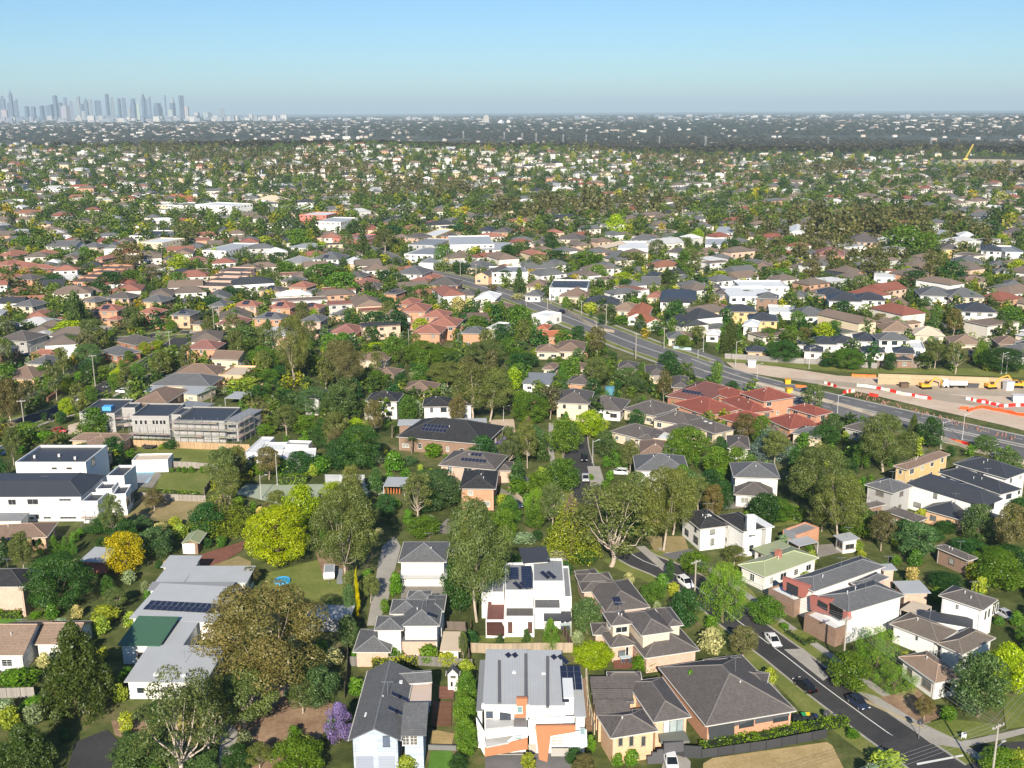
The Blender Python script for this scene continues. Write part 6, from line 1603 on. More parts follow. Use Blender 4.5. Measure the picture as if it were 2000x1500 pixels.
T('''
60 290 0 210 b | brown-leaved gum at the left edge beside the street | brown gum
380 215 105 110 l
500 100 35 90 r
960 402 340 105 d
905 400 365 60 f
1290 482 385 130 d
1345 545 430 140 j
1450 545 465 150 h
1560 545 440 140 h
1680 560 400 200 d
1790 545 430 170 h
1560 1108 698 405 l | big round lime-yellow tree standing on the lawn | round lime tree
1690 900 588 260 l | lime-yellow tree behind the olive gum and the round lime tree
1860 760 572 170 l
1925 1180 590 440 g | tall straight-trunked gum beside the parked caravan | straight-trunked gum
1235 900 598 380 k | layered green cedar on the rough grass block | layered cedar
700 1122 848 240 y | golden-orange tree beside the little brick garage | golden tree
850 1010 830 220 q | dull green tree right behind the golden tree
900 900 800 90 e
590 895 790 230 d
760 880 765 200 q
860 740 615 130 b | small bare grey tree on the rough grass block
30 1000 880 70 o
90 1000 890 60 o
150 1000 885 60 o
230 1000 890 60 o
310 1010 870 70 o
370 1010 880 60 o
410 1000 885 50 o
1130 532 488 44 h
1068 532 488 44 h
1030 532 490 36 h
1000 525 490 30 h
960 525 497 30 h
1240 415 375 50 j
640 80 -30 80 r
780 50 -20 90 d
1250 600 520 60 f
1520 240 185 60 p | small pink flowering tree among the gardens
1180 130 20 110 v | palm tree beside the metal-roofed veranda
1440 120 30 110 d
1600 250 140 140 q
1700 330 200 180 r
1850 420 200 250 d
1900 540 330 180 d
1480 330 250 110 r
1760 170 60 200 q
1900 200 60 220 q
1600 160 60 140 d
40 340 295 80 f
220 300 225 70 v
250 370 290 130 h
110 430 375 90 h
560 240 150 60 d
''')
Z(650, 740)
T('''
805 1356 660 430 g | tall gum with forked pale trunk in front of the white house | forked pale-trunked gum
705 1345 1000 230 d | small-leaved dark tree between two white houses
1550 1045 575 560 s | great bare-branched gum spreading above the dead-end street | great bare-branched gum
1330 1050 588 310 k | feathery yellow-green conifer left of the bare-branched gum | feathery conifer
1845 958 500 330 g | dense olive gum right of the bare-branched gum | dense olive gum
570 775 495 390 q | wide grey green tree left of the black tiled roof
510 915 760 210 r
300 800 640 130 d
150 548 248 270 d | very dark round tree by the tennis court | dark tree by the tennis court
240 650 480 100 n | dark narrow cypress-like tree at the court corner
340 540 400 120 h
430 500 430 100 q
1140 840 600 160 w | weeping pale green tree near the round driveway
1135 860 700 150 r
1030 660 560 140 h
1290 455 212 215 r | deep green round tree at the cul-de-sac | deep green round tree
1280 668 438 235 r | second deep green tree just below the cul-de-sac one
1435 352 172 200 l | lime-yellow tree among the brown villa roofs | lime tree by the villas
955 458 322 140 p | mauve jacaranda beside the long dark house | mauve jacaranda
1100 272 78 240 r | leafy green tree above the cul-de-sac street
1085 335 188 130 k
1160 462 330 110 n
1060 462 350 100 o
780 238 -95 300 s | twin-trunked gum with white forks, left one of the pair | white-forked gums
875 238 -60 330 g | twin-trunked gum with white forks, right one of the pair
420 260 90 130 r
470 230 120 80 j
440 420 300 110 v
640 400 310 90 v
760 390 290 110 v | broad green palm in front of the dark-tiled house
560 450 360 130 h
330 330 220 110 v
1530 410 320 130 h
1610 520 395 110 o
1660 420 370 60 j
1520 200 130 100 d
1300 260 180 50 o
1700 90 -10 130 q
1850 70 -10 80 d
1650 600 520 50 n
1550 580 510 60 h
1440 570 530 40 h
1910 470 280 130 r
60 230 140 80 d
250 230 140 110 q
310 210 160 60 h
1060 940 860 150 j
970 880 800 120 h
1400 1050 960 170 d
950 720 640 80 f
890 720 650 90 d
''')
Z(1300, 740)
T('''
130 490 260 240 r | bright green tree in front of the skylight villa
300 460 320 100 d
590 480 222 270 u | silvery blue cedar in front of the red roofs | blue cedar
880 400 255 210 d | dark green dome-shaped tree left of the tall gum
1215 520 190 370 g | tall gum with white trunk beside the main road | roadside white-trunked gum
1380 330 195 100 c | black-green conifer beside the main road
850 760 370 400 g | large dark olive gum behind the grey roofs | dark olive gum
960 900 520 340 g | second dark olive gum just below the first
40 870 500 290 g
250 640 500 130 d
330 640 560 80 d
590 820 660 290 r | spreading bright green shrubs on the lawn beside the black roof
870 850 700 200 g
1200 960 735 170 b | brownish round gum right of the white shed
1390 1040 790 270 q | bushy pale green tree right of the brownish gum
1060 970 900 100 f
1560 880 790 140 d
1120 880 730 130 d
1320 900 780 110 d
1920 1000 700 230 b
1860 1130 950 330 r
380 1040 925 140 g | small dark round tree at the corner of the moss green roof
160 1120 960 200 r
330 1180 1010 180 w
190 900 855 40 h
245 912 870 55 h
305 905 860 60 h
480 1130 1090 90 h
450 310 240 110 d
1380 1100 1060 80 h
1000 830 770 80 f
770 400 300 90 h
950 230 195 60 h
1480 930 830 160 d
370 90 10 90 d | dark round tree between the red roofs
1640 1060 990 200 d
1750 900 840 120 d
800 960 930 60 h
''')
Z(0, 440)
T('''
380 660 530 210 l | yellow-lime tree behind the grey modern house | yellow-lime tree
390 740 610 180 q | olive round tree directly below the yellow-lime tree
500 810 660 180 q | olive round tree above the street corner
440 590 360 110 n
430 610 370 100 c | tall narrow dark conifer left of the red-roofed brick house | tall dark conifer
730 270 100 190 b | large brown-crowned gum above the brick townhouses | brown-crowned gum
1010 280 160 150 l
1640 900 510 210 g | tall gum with long white trunk in the middle gardens | tall white-trunked gum
1880 880 640 160 b | brown-leaved gum right of the tall white-trunked gum
1460 800 670 160 r
1380 710 560 220 q
1190 500 400 160 d
1000 400 260 130 r
620 400 260 220 d
740 340 250 160 r
1280 420 340 150 d
540 400 320 110 d
1430 260 190 160 d | dark round tree above the terraced brick units
1600 290 200 150 r
1800 330 240 260 r
1900 400 260 200 r
1740 290 220 140 r
310 360 280 140 d
290 330 270 150 q
80 330 270 120 r
330 200 130 150 r
480 200 120 100 r
130 150 60 130 r
200 100 20 160 d
690 100 20 150 d
540 90 0 110 g | gum with white forked trunk near the white gable
1040 110 -20 160 s | white-limbed gum in front of the cream mansion
850 320 230 90 b
720 590 520 100 b
680 520 470 110 d
960 610 535 80 r
1160 610 540 90 q
1230 500 430 110 d
1370 380 300 22 m | left of four slim golden cypresses by the brick units
1405 340 275 22 m | second of four slim golden cypresses by the brick units
1440 310 258 20 m | third of four slim golden cypresses by the brick units
1340 430 390 20 m | lowest slim golden cypress by the brick units
810 730 650 80 l
880 700 640 80 l
720 770 700 80 r
975 730 665 60 r
660 890 800 100 l | small lime street tree at the bend
770 900 770 110 r
380 950 850 90 l
240 880 780 100 r
320 870 820 70 r
510 1000 900 90 r
1500 900 800 150 r
1570 860 780 130 d
1150 800 700 50 o
40 520 470 90 l
120 560 490 100 r
300 560 480 110 q
1750 1080 900 220 q
1900 1100 880 200 q
1640 1030 930 160 q
1910 660 600 90 h
1360 960 890 220 f
1300 640 570 80 d
1230 250 200 100 d
900 480 430 60 f
1080 460 420 70 r
1560 230 150 130 d
1310 160 110 90 d
1480 120 60 110 f
1200 190 130 60 f
1670 130 20 170 r
1800 140 90 90 l
''')
Z(650, 440)
T('''
230 620 480 170 d | dark green round tree, left of the pair by the red roofs | dark pair by the red roofs
360 620 475 150 d | dark green round tree, right of the pair by the red roofs
310 520 400 170 d
60 420 260 220 r
200 500 370 150 r
500 420 330 150 r
430 400 340 110 d
570 440 380 100 r
700 500 400 110 e | pale cream-green tree left of the tan flats
760 490 410 70 e
1050 650 450 190 r | large round tree with visible trunk beside the white modern house | round tree by the white modern house
940 660 550 120 d
1040 710 640 120 q
340 780 620 160 r
500 800 640 240 r | left of the broad bright green trees in the middle
620 810 680 200 r
850 800 640 250 g
640 900 760 250 g
1080 820 710 160 d | dark green broad tree below the orange-roofed unit
1470 920 735 170 g | gum with orange-white trunk among the villas | orange-trunked gum
1640 920 790 190 q
1480 740 650 130 r
1870 800 700 120 d
1620 390 262 140 l | bright yellow-green tree by the secondary road | yellow-green roadside tree
1630 400 300 100 d
1580 80 -60 130 l | large lime tree in the middle distance | distant large lime tree
1220 150 40 100 d
970 220 110 110 n
980 230 110 120 d | very dark tree above the main road | dark tree above the main road
1040 390 240 80 c
960 330 250 100 d
1420 250 160 240 r
1250 250 140 140 d
1150 280 160 130 g
1650 240 150 190 g
1810 180 80 110 g
620 230 110 130 r
170 180 40 110 c
90 160 50 100 g
290 150 20 130 s
340 90 0 120 d
1940 100 40 110 d
1960 300 140 110 r
1480 330 220 140 r
300 330 250 120 d
1140 360 310 70 r
660 60 0 80 d
700 60 -10 80 d
1880 470 420 80 d
1440 500 430 100 f
1500 560 500 60 d
1300 470 400 50 h
1250 420 390 50 h
1030 420 380 80 e
890 370 330 70 b
1800 600 530 160 r
1620 560 500 120 h
1680 480 400 90 h
1960 480 420 120 q
1900 660 600 120 h
1800 850 770 22 m | slim golden conifer among the lower villas
1280 900 780 70 o
1260 800 730 90 r
1340 850 770 110 r
1370 620 560 90 d
1440 650 600 80 f
1950 930 860 70 f
1860 920 840 90 d
240 730 650 150 l | pale lime tree above the two tan cottages
380 910 820 80 d
460 860 810 70 j
60 700 600 100 h
160 650 620 60 f
90 930 640 220 b
1100 100 40 90 q
1560 210 170 80 l
800 180 120 90 f
720 280 210 120 d
''')
Z(1300, 440)
T('''
360 730 520 140 c | tall dark conifer at the road junction | conifer at the junction
650 780 640 230 d | broad dark green bush beside the earthworks, left one | dark tree by the earthworks
1010 820 685 220 r | broad bright green tree beside the earthworks
900 800 740 90 d
1250 820 710 80 d
1500 800 640 140 g | left of two gums above the timber retaining wall
1615 830 650 150 s | white-trunked gum above the timber retaining wall | gum above the retaining wall
1880 840 680 280 d | dark hedge-like trees at the right end above the wall
1750 800 650 90 r
300 350 255 150 l | yellow-green tree left of the white flat roofs
330 350 265 110 r
990 520 420 160 d | dark round tree in front of the big white house
1110 590 510 140 d
940 620 530 100 r
1160 310 130 210 s | broad gum with white spreading limbs in the middle distance | white-limbed gum by the pink house
970 300 190 180 g
1080 400 280 140 g
810 320 190 130 b | dark brown-leaved tree right of the cream unit
1490 310 150 160 s | second white-limbed gum further right | second white-limbed gum
1590 330 200 180 d
1390 350 250 180 d
1330 170 0 250 r | large spreading dark green tree in the middle distance
1450 170 40 180 r
1010 130 60 90 d
690 160 60 150 r
620 200 120 120 r
180 100 20 80 l
370 150 80 120 d
520 130 60 90 r
560 70 10 80 r
290 250 200 80 f
370 270 190 100 r
440 280 200 90 r
130 290 130 150 s
210 380 290 80 d
450 440 360 120 q
610 640 580 130 d
770 640 570 90 b
1200 560 490 100 b
1320 520 440 120 b
1430 560 460 100 r
1510 550 450 90 r
1380 420 350 110 q
1450 480 400 90 q
1910 630 450 170 r | rounded green tree right of the white house with grey garage
1740 640 575 100 f
1650 250 190 70 q
1960 280 190 110 l
1880 340 270 140 f
1700 220 190 80 r
1790 110 50 110 r
1870 110 50 80 l
1820 60 -20 110 d
220 590 515 110 e
180 660 560 100 g
100 700 610 120 r
60 580 420 120 d
180 510 420 130 g
640 320 240 130 h
550 290 230 80 d
1350 300 230 80 l
1260 400 340 90 d
1000 600 540 60 d
1740 440 380 80 r
1540 310 260 90 d
1140 800 680 22 n
1700 470 380 40 d
''')
# ================================================================== hedges and fences
Z(1300, 1100)
hedge((215, 1048, 500, 998, 760, 945, 990, 905), 1.8, 1.25, 'long leafy hedge along the charcoal corner fence')
fence((200, 1090, 560, 1040, 900, 975), 1.5, 'charcoal fence along the dry grass corner', (.05, .052, .058), 'paint', 2.4, 'metal_fence')
fence((10, 1060, 100, 1085, 200, 1090), 2.0, 'charcoal wall beside the curved driveway', (.05, .052, .058), 'paint', 3, 'metal_fence')
hedge((680, 395, 770, 455, 830, 440), .8, .7, 'low dark hedge round the small front lawn', 1)
fence((480, 600, 600, 700, 640, 760), .9, 'low cream wall along the front garden', (.5, .45, .38), 'render', 3, 'garden_wall', 'wall', posts=False)
fence((1190, 345, 1230, 375, 1330, 300), 1.8, 'brown paling fence beside the cream patio roof', (.3, .25, .2))
fence((1110, 775, 1440, 930), .5, 'low garden edging beside the footpath', (.35, .3, .2), 'timber', 3, 'garden_edging', 'edging', posts=False)
Z(650, 1100)
fence((100, 575, 470, 570, 780, 590), 1.8, 'grey paling fence behind the clipped ball hedges', (.2, .19, .18))
fence((775, 500, 920, 505, 1160, 500, 1340, 500), 1.9, 'tan paling fence behind the duplex', (.42, .34, .25))
hedge((230, 585, 460, 578), .9, 1.9, 'lime-green hedge behind the pale blue house', 2)
fence((630, 375, 740, 378, 765, 560), 1.8, 'dark paling fence of the white house side yard', (.16, .13, .11))
fence((770, 500, 770, 360), 1.8, 'brown paling fence left of the white stacked boxes', (.2, .13, .1))
fence((1415, 645, 1425, 800, 1460, 960), 1.9, 'cream side fence left of the peach brick house', (.6, .52, .4), 'render', 2.4, 'side_fence', thick=.12)
fence((530, 1040, 690, 1045), .8, 'grey retaining wall behind the bright lawn', (.2, .2, .21), 'concrete', 3, 'retaining_wall', 'wall', posts=False, thick=.25)
fence((1290, 400, 1340, 500), 1.8, 'dark slatted fence beside the timber deck', (.15, .1, .08))
Z(0, 1100)
fence((-40, 755, 195, 748), 1.8, 'weathered grey paling fence behind the left garden', (.34, .31, .29))
fence((1940, 420, 1945, 560, 1925, 760), 1.8, 'dark side fence between the bare slope and blue house', (.1, .09, .08))
hedge((0, 300, 105, 300), 2.2, 1.6, 'clipped bright green hedge below the pink brick wall')
Z(0, 740)
fence((748, 378, 1000, 388, 1395, 405), 2.0, 'new tan timber fence below the scaffolding', (.5, .34, .2), mat='paling')
fence((938, 492, 1100, 500, 1278, 520), 1.7, 'grey paling fence between the two back lawns', (.33, .3, .27))
fence((780, 668, 950, 680, 1150, 688), 1.7, 'grey paling fence above the rough grass block', (.33, .3, .27))
fence((1140, 650, 1240, 500), 1.7, 'short paling fence beside the lime hedge', (.25, .22, .2))
hedge((1570, 588, 1702, 588), 1.6, 2.6, 'square clipped bright hedge by the tennis court')
hedge((1205, 620, 1290, 530), 2.0, 2.6, 'golden hedge running towards the tennis court', 2); hedge((1280, 610, 1395, 560), 1.4, 2.0, 'golden hedge turning the court corner', 2)
hedge((880, 632, 1100, 648), 1.0, .8, 'low shrub row in front of the grey paling fence')
fence((265, 130, 300, 105, 360, 70), 1.6, 'orange brick front fence with piers beside the street', (.45, .22, .14), 'brick', 2.4, 'brick_fence', thick=.25)
Z(0, 440)
fence((270, 985, 300, 965, 375, 915), 1.5, 'brick and timber front fence at the street bend', (.42, .2, .12), 'brick', 2.4, 'brick_fence', thick=.25)
fence((1240, 900, 1500, 912), 1.8, 'tan brick boundary wall below the peach flats', (.55, .36, .24), 'brick', 3, 'brick_fence', thick=.25)
fence((1230, 880, 1235, 900), 1.8, 'short end of the tan brick wall', (.55, .36, .24), 'brick', 2, 'brick_fence')
Z(650, 740)
fence((980, 620, 1070, 700), 1.2, 'cream curved wall by the round driveway', (.6, .5, .38), 'render', 2.4, 'garden_wall', 'wall', posts=False)
fence((1210, 1000, 1290, 1010, 1310, 1060), 1.9, 'grey paling fence behind the white stacked boxes', (.3, .28, .26))
fence((-40, 588, 180, 590), 2.6, 'pale slatted screen at the end of the tennis court', (.4, .42, .45), 'board', 3, 'court_screen')
Z(1300, 740)
fence((170, 930, 260, 925, 400, 905), 1.3, 'low white wall with square piers before the white house', (.75, .74, .72), 'render', 2.0, 'garden_wall', 'wall', pc=(.8, .8, .8), thick=.15)
fence((450, 660, 460, 720), 1.7, 'cream gate wall beside the grey hip roof house', (.6, .52, .42), 'render', 2.4, 'garden_wall', 'wall', posts=False)
hedge((460, 700, 740, 790), 3.0, 2.6, 'deep green hedge bank behind the brick garage')
hedge((920, 225, 1060, 258), 1.2, 1.6, 'dark hedge along the service road', 1)
fence((500, 30, 900, 130, 1100, 190, 1500, 330), 1.0, 'pale concrete barrier between the two carriageways', (.5, .44, .36), 'concrete', 4, 'road_barrier', 'barrier', posts=False, thick=.35)
fence((1420, 290, 1700, 400, 2000, 480), 1.0, 'pale concrete barrier beside the service road', (.5, .44, .36), 'concrete', 4, 'road_barrier', 'barrier', posts=False, thick=.35)
Z(1300, 440)
fence((330, 745, 450, 752, 600, 765, 900, 780, 1180, 800), 2.1, 'grey noise fence between the villas and earthworks', (.3, .28, .27), 'board', 4, 'noise_fence')
fence((1180, 790, 1480, 800), 2.4, 'brown paling fence below the dark-roofed villas', (.25, .2, .17))
Z(650, 440)
fence((1170, 735, 1425, 742), 2.0, 'orange brick wall with grey gate below the tan units', (.5, .27, .18), 'brick', 3, 'brick_fence', thick=.25)
fence((1300, 475, 1400, 540, 1500, 590, 1570, 600), 1.2, 'low stone wall round the corner garden', (.42, .36, .28), 'concrete', 3, 'garden_wall', 'wall', posts=False, thick=.3)
fence((1900, 690, 2000, 700), 1.2, 'pale blue railing at the road junction', (.4, .5, .55), 'paint', 2.4, 'railing', 'railing')
# ================================================================== cars
Z(1300, 1100)
car('sedan', 'w', 598, 447, 640, 500, 'white liftback car with black glass roof parked at the kerb')
car('sedan', 'k', 776, 700, 720, 655, 'black sedan driving up the street'); car('hatch', 'n', 1072, 797, 1120, 835, 'dark blue hatchback parked facing downhill beside the verge')
car('suv', 'w', 112, 128, 170, 175, 'white hatchback parked under the street trees'); car('suv', 'w', 30, 1135, 60, 1250, 'white car nose-in on the curved driveway, cut by the bottom edge')
car('sedan', 's', 1895, 305, 1960, 340, 'silver car in the shaded drive beside the white house')
Z(650, 740)
car('suv', 'k', 1403, 455, 1408, 560, 'black four-wheel drive on the cul-de-sac'); car('ute', 's', 1410, 568, 1420, 680, 'silver van parked on the cul-de-sac'); car('suv', 'w', 1598, 535, 1500, 530, 'white car on the short driveway beside the shrubs')
car('hatch', 'n', 1025, 715, 1100, 730, 'dark car half hidden by trees on the round driveway')
Z(560, 1030, .1133)
def caravan(x, y, x2, y2, label):
    a, b = G(x, y), G(x2, y2); rz = math.atan2(b[1] - a[1], b[0] - a[0]); e = new('caravan', None, None, (a[0], a[1], 0), rz); tag(e, label, 'caravan'); m = MB(); o = []
    prof = [(-2.2, .6), (2.1, .6), (2.5, 1.2), (2.1, 2.0), (-1.9, 2.1), (-2.3, 1.3)]; n = len(prof)
    for s in (-1.05, 1.05): m.v += [(x_, s, z_) for x_, z_ in prof]
    m.f += [tuple(range(n)), tuple(reversed(range(n, 2 * n)))] + [(i, i + n, (i + 1) % n + n, (i + 1) % n) for i in range(n)]; m.m += [0] * (n + 2); m.build('body', MAT['carpaint'], e, color=(.7, .7, .68))
    m = MB(); m.box(-1.7, -.85, 2.06, 1.8, .85, 2.14); m.build('roof', MAT['paint'], e, color=(.3, .33, .35))
    for s in (-1, 1): m = MB(); m.tube((0, s * .85, .33), (0, s * 1.0, .33), .33, n=12); m.build('wheel', MAT['rubber'], e)
    m = MB(); m.tube((2.3, 0, .5), (3.5, 0, .45), .06, n=6); m.build('drawbar', MAT['steel'], e); NAMES.append([e, 'caravan', PX(a), a, None])
caravan(740, 870, 735, 930, 'white caravan with grey roof parked on the dirt behind the lime tree')
S('ground_sheet', 'concrete', (880, 730, 965, 720, 965, 990, 860, 985), z=.09, color=(.28, .3, .31))
Z(0, 740)
car('sedan', 'w', 458, 122, 400, 150, 'white wagon parked on the left street verge'); car('suv', 'w', 685, 80, 620, 75, 'white four-wheel drive parked across the drive'); car('sedan', 'k', 292, 225, 250, 245, 'black car driving along the shaded left street'); car('sedan', 'n', 163, 315, 130, 335, 'dark car with bright windscreen behind the power pole'); car('sedan', 'g', 612, 46, 570, 60, 'dark grey car parked on the left street')
car('ute', 'b', 25, 420, 60, 380, 'blue and white work truck at the left edge'); car('hatch', 'r', 335, 300, 360, 300, 'red tip of a parked car among trees')
Z(0, 440)
for a in ((930, 712, 990, 680, 's', 'silver car parked near the lamp post on the cross street'), (825, 795, 860, 765, 's', 'silver car under the small street trees'), (880, 805, 920, 785, 'w', 'white car beside the red-brown hedge'), (1010, 735, 1050, 720, 's', 'pale car parked right of the lamp post'), (580, 640, 600, 640, 'k', 'black car in the brick house driveway'), (610, 905, 570, 920, 'g', 'dark car on the tree-lined bend')): car('sedan', a[4], *a[:4], a[5])
Z(650, 440)
car('suv', 'n', 1277, 490, 1230, 470, 'dark car driving on the diagonal main road'); 
Z(1300, 440)
car('suv', 'n', 795, 940, 830, 950, 'dark blue car on the near carriageway by the barriers'); car('sedan', 'k', 680, 550, 700, 560, 'black car parked by the yellow house'); car('sedan', 's', 1790, 640, 1850, 660, 'pale car beside the brown-roofed house')
car('sedan', 'k', 1600, 580, 1630, 590, 'black car in the side street at right')
# ================================================================== bins, pools and yard things
BM = {}
def bin_(x, y, col, label):
    if 'b' not in BM:
        m = MB(); p = [(-.26, -.3), (.26, -.3), (.26, .3), (-.26, .3)]; q = [(a * 1.15, b * 1.2) for a, b in p]; m.v += [(a, b, .05) for a, b in p] + [(a, b, .95) for a, b in q]
        m.f += [(3, 2, 1, 0)] + [(i, (i + 1) % 4, (i + 1) % 4 + 4, i + 4) for i in range(4)]; m.m += [0] * 5; BM['b'] = m.mesh('bin_body', [MAT['paint']], False)
        m = MB(); m.box(-.33, -.42, .955, .33, .4, 1.02); BM['l'] = m.mesh('bin_lid', [MAT['paint']], False); m = MB(); m.tube((-.25, .34, .1), (-.18, .34, .1), .1, n=8); m.tube((.18, .34, .1), (.25, .34, .1), .1, n=8); BM['w'] = m.mesh('bin_wheels', [MAT['rubber']], False)
    a = G(x, y); e = new('wheelie_bin', None, None, tuple(a), hr.uniform(-.3, .3)); tag(e, label, 'bin', 'wheelie bins behind the corner hedge'); new('body', BM['b'], e, color=(.02, .03, .035)); new('lid', BM['l'], e, color=col); new('wheel', BM['w'], e)
Z(1300, 1100)
for x, y, c, l in ((715, 885, (.02, .02, .02), 'black bin at the left end of the bin row'), (740, 884, (.02, .02, .02), 'black bin left of the green-lidded one'), (768, 872, (.03, .35, .12), 'bin with bright green lid'), (792, 872, (.8, .6, .02), 'bin with yellow lid in the bin row'), (815, 880, (.02, .02, .02), 'black bin right of the yellow lid'), (835, 880, (.02, .03, .1), 'last dark bin at the right end')): bin_(x, y, c, l)
def basketball(x, yb, yt, label):
    a = G(x, yb); h = min(4, height_at(a, ZO[1] + yt * ZO[2])); e = new('round_sign', None, None, tuple(a)); tag(e, label, 'sign'); m = MB(); m.tube((0, 0, 0), (0, 0, h), .06, n=6); m.build('pole', MAT['steel'], e); m = MB(); m.tube((0, -.03, h), (0, .03, h), .5, n=14); m.build('disc', MAT['paint'], e, color=(.05, .05, .06))
basketball(1412, 980, 885, 'dark round street sign on a leaning pole beside the footpath'); basketball(895, 880, 835, 'round mirror-like sign at the hedge corner')
def boxsign(x, yb, yt, w, label, name='estate_sign', cat='sign', col=(.85, .85, .85)):
    a = G(x, yb); h = max(1.2, min(4, height_at(a, ZO[1] + yt * ZO[2]))); e = new(name, None, None, tuple(a)); tag(e, label, cat); m = MB(); m.box(-w / 2, -.04, h * .35, w / 2, .04, h); m.build('board', MAT['paint'], e, color=col)
    for s in (-1, 1): m = MB(); m.box(s * w * .45 - .04, .04, 0, s * w * .45 + .04, .12, h); m.build('leg', MAT['timber'], e, color=(.6, .6, .6))
boxsign(1662, 985, 955, .7, 'white board sign standing on the corner lawn')
def pool_ring(x, y, r, h, label, name, cat, rim, inner):
    a = G(x, y); e = new(name, None, None, tuple(a)); tag(e, label, cat); m = MB(); n = 24
    for k in range(n):
        t0, t1 = 2 * math.pi * k / n, 2 * math.pi * (k + 1) / n; m.prism([(r * math.cos(t0), r * math.sin(t0)), (r * math.cos(t1), r * math.sin(t1)), (r * .9 * math.cos(t1), r * .9 * math.sin(t1)), (r * .9 * math.cos(t0), r * .9 * math.sin(t0))], 0 if h < .7 else h - .15, h)
    m.build('rim', MAT['paint'], e, color=rim); m = MB(); m.poly([(r * .9 * math.cos(2 * math.pi * k / n), r * .9 * math.sin(2 * math.pi * k / n), h * .8) for k in range(n)]); m.build('surface', MAT['water' if name == 'paddling_pool' else 'paint'], e, color=inner)
    if h > .7:
        for k in range(6): t = k * 1.047; m = MB(); m.tube((r * .95 * math.cos(t), r * .95 * math.sin(t), 0), (r * .95 * math.cos(t), r * .95 * math.sin(t), h), .04, n=5); m.build('leg', MAT['steel'], e)
Z(0, 1100); pool_ring(1575, 105, 1.6, .5, 'bright blue paddling pool under the lime tree', 'paddling_pool', 'paddling pool', (.05, .4, .8), (.05, .35, .8))
Z(0, 740); pool_ring(835, 388, 2.0, .9, 'black round trampoline on the back lawn', 'trampoline', 'trampoline', (.05, .05, .06), (.03, .03, .03))
def tank(x, y, r, h, label, col): a = G(x, y); e = new('water_tank', None, None, tuple(a)); tag(e, label, 'water tank'); m = MB(); m.tube((0, 0, 0), (0, 0, h), r, n=16); m.build('body', MAT['metal'], e, color=col); m = MB(); m.tube((0, 0, h), (0, 0, h + .3), r * 1.04, .2, n=16); m.build('lid', MAT['paint'], e, color=col)
Z(650, 740); tank(1545, 85, 1.6, 2.4, 'bright blue water tank among the grey roofs', (.1, .27, .36)); Z(0, 740); tank(1448, 255, 1.2, 2.2, 'grey green water tank behind the scaffolding', (.2, .27, .23))
def outdoor_set(x, y, label, z=.35):
    a = G(x, y, z); e = new('outdoor_table', None, None, tuple(a), .2); tag(e, label, 'outdoor table'); m = MB(); m.box(-1, -.5, .7, 1, .5, .75); m.build('tabletop', MAT['paint'], e, color=(.5, .6, .65))
    for sx in (-.9, .9):
        for sy in (-.4, .4): m = MB(); m.box(sx - .03, sy - .03, 0, sx + .03, sy + .03, .7); m.build('leg', MAT['steel'], e)
    for i, (cx, cy, rz) in enumerate(((-.5, -.9, 0), (.5, -.9, 0), (-.5, .9, math.pi), (.5, .9, math.pi))):
        c = new('outdoor_chair', None, None, (a[0] + cx, a[1] + cy, a[2]), rz); tag(c, label.replace('table', 'chair').split(' on ')[0] + f' {["front left", "front right", "back left", "back right"][i]} of the table', 'outdoor chair', 'deck chairs'); m = MB(); m.box(-.25, -.25, .4, .25, .25, .46); m.build('seat', MAT['paint'], c, color=(.05, .06, .1)); m = MB(); m.box(-.25, -.28, .46, .25, -.23, .95); m.build('backrest', MAT['paint'], c, color=(.05, .06, .1))
        for sx in (-.22, .22):
            for sy in (-.22, .22): m = MB(); m.box(sx - .02, sy - .02, 0, sx + .02, sy + .02, .4); m.build('leg', MAT['steel'], c)
Z(650, 1100); outdoor_set(1635, 545, 'pale blue outdoor table on the red deck')
Z(920, 1040, .1467); outdoor_set(1250, 1270, 'small outdoor table on the deck of the white house')
# ================================================================== poles, lamps, wires
Z(0, 740); pA, tA = power_pole(143, 322, 208, 'power pole with one crossarm beside the left street', az=.2, hgt=11)
Z(1300, 1100); pB, tB = power_pole(1808, 1300, 985, 'power pole with pale crossarm at the bottom right corner', 1, .5, True, 11); pC, tC = power_pole(985, 640, 432, 'power pole rising out of the bright street tree', 1, .5, hgt=11); pD, tD = power_pole(160, 230, 115, 'slim pole beside the white hatchback', 1, .6, hgt=9)
wires(tB, tC, 'power lines along the residential street', az=.5, sag=.5); wires(tB, tB + np.array([28, 30, 0]), 'power lines leaving the corner pole to the right', az=-.7, sag=.4); wires(tC, tD, 'power lines above the street trees', az=.6); wires(tB, tB + np.array([-40, -18, 0]), 'power lines crossing the side road', az=-.7, sag=.4)
Z(0, 440); p1, t1 = power_pole(532, 898, 840, 'power pole at the bend of the left street', az=.2, hgt=11); p2, t2 = power_pole(955, 750, 650, 'power pole at the cross street', az=.3, hgt=11); p3, t3 = power_pole(1198, 612, 500, 'tall power pole among the brick houses', az=.3, hgt=12); power_pole(8, 520, 440, 'power pole at the left edge among gardens', hgt=10)
wires(tA, t1, 'power lines over the left street', az=.2, sag=.8); wires(t1, t2, 'power lines towards the cross street', az=.2, sag=.8); wires(t2, t3, 'power lines over the brick houses', az=.3)
Z(650, 440); TP = []
for i, (x, yb, yt) in enumerate(((630, 262, 180), (712, 282, 200), (800, 305, 215), (1013, 370, 255), (1218, 440, 335), (1198, 520, 405), (1388, 500, 420), (1525, 560, 440), (1690, 745, 600), (1470, 610, 535), (1848, 690, 570), (1080, 450, 395))):
    e, t = power_pole(x, yb, yt, ['first', 'second', 'third', 'fourth', 'fifth', 'sixth', 'seventh', 'eighth', 'ninth', 'tenth', 'eleventh', 'twelfth'][i] + ' power pole along the diagonal main road counting from its far end', az=-.9, hgt=None); TP.append(t)
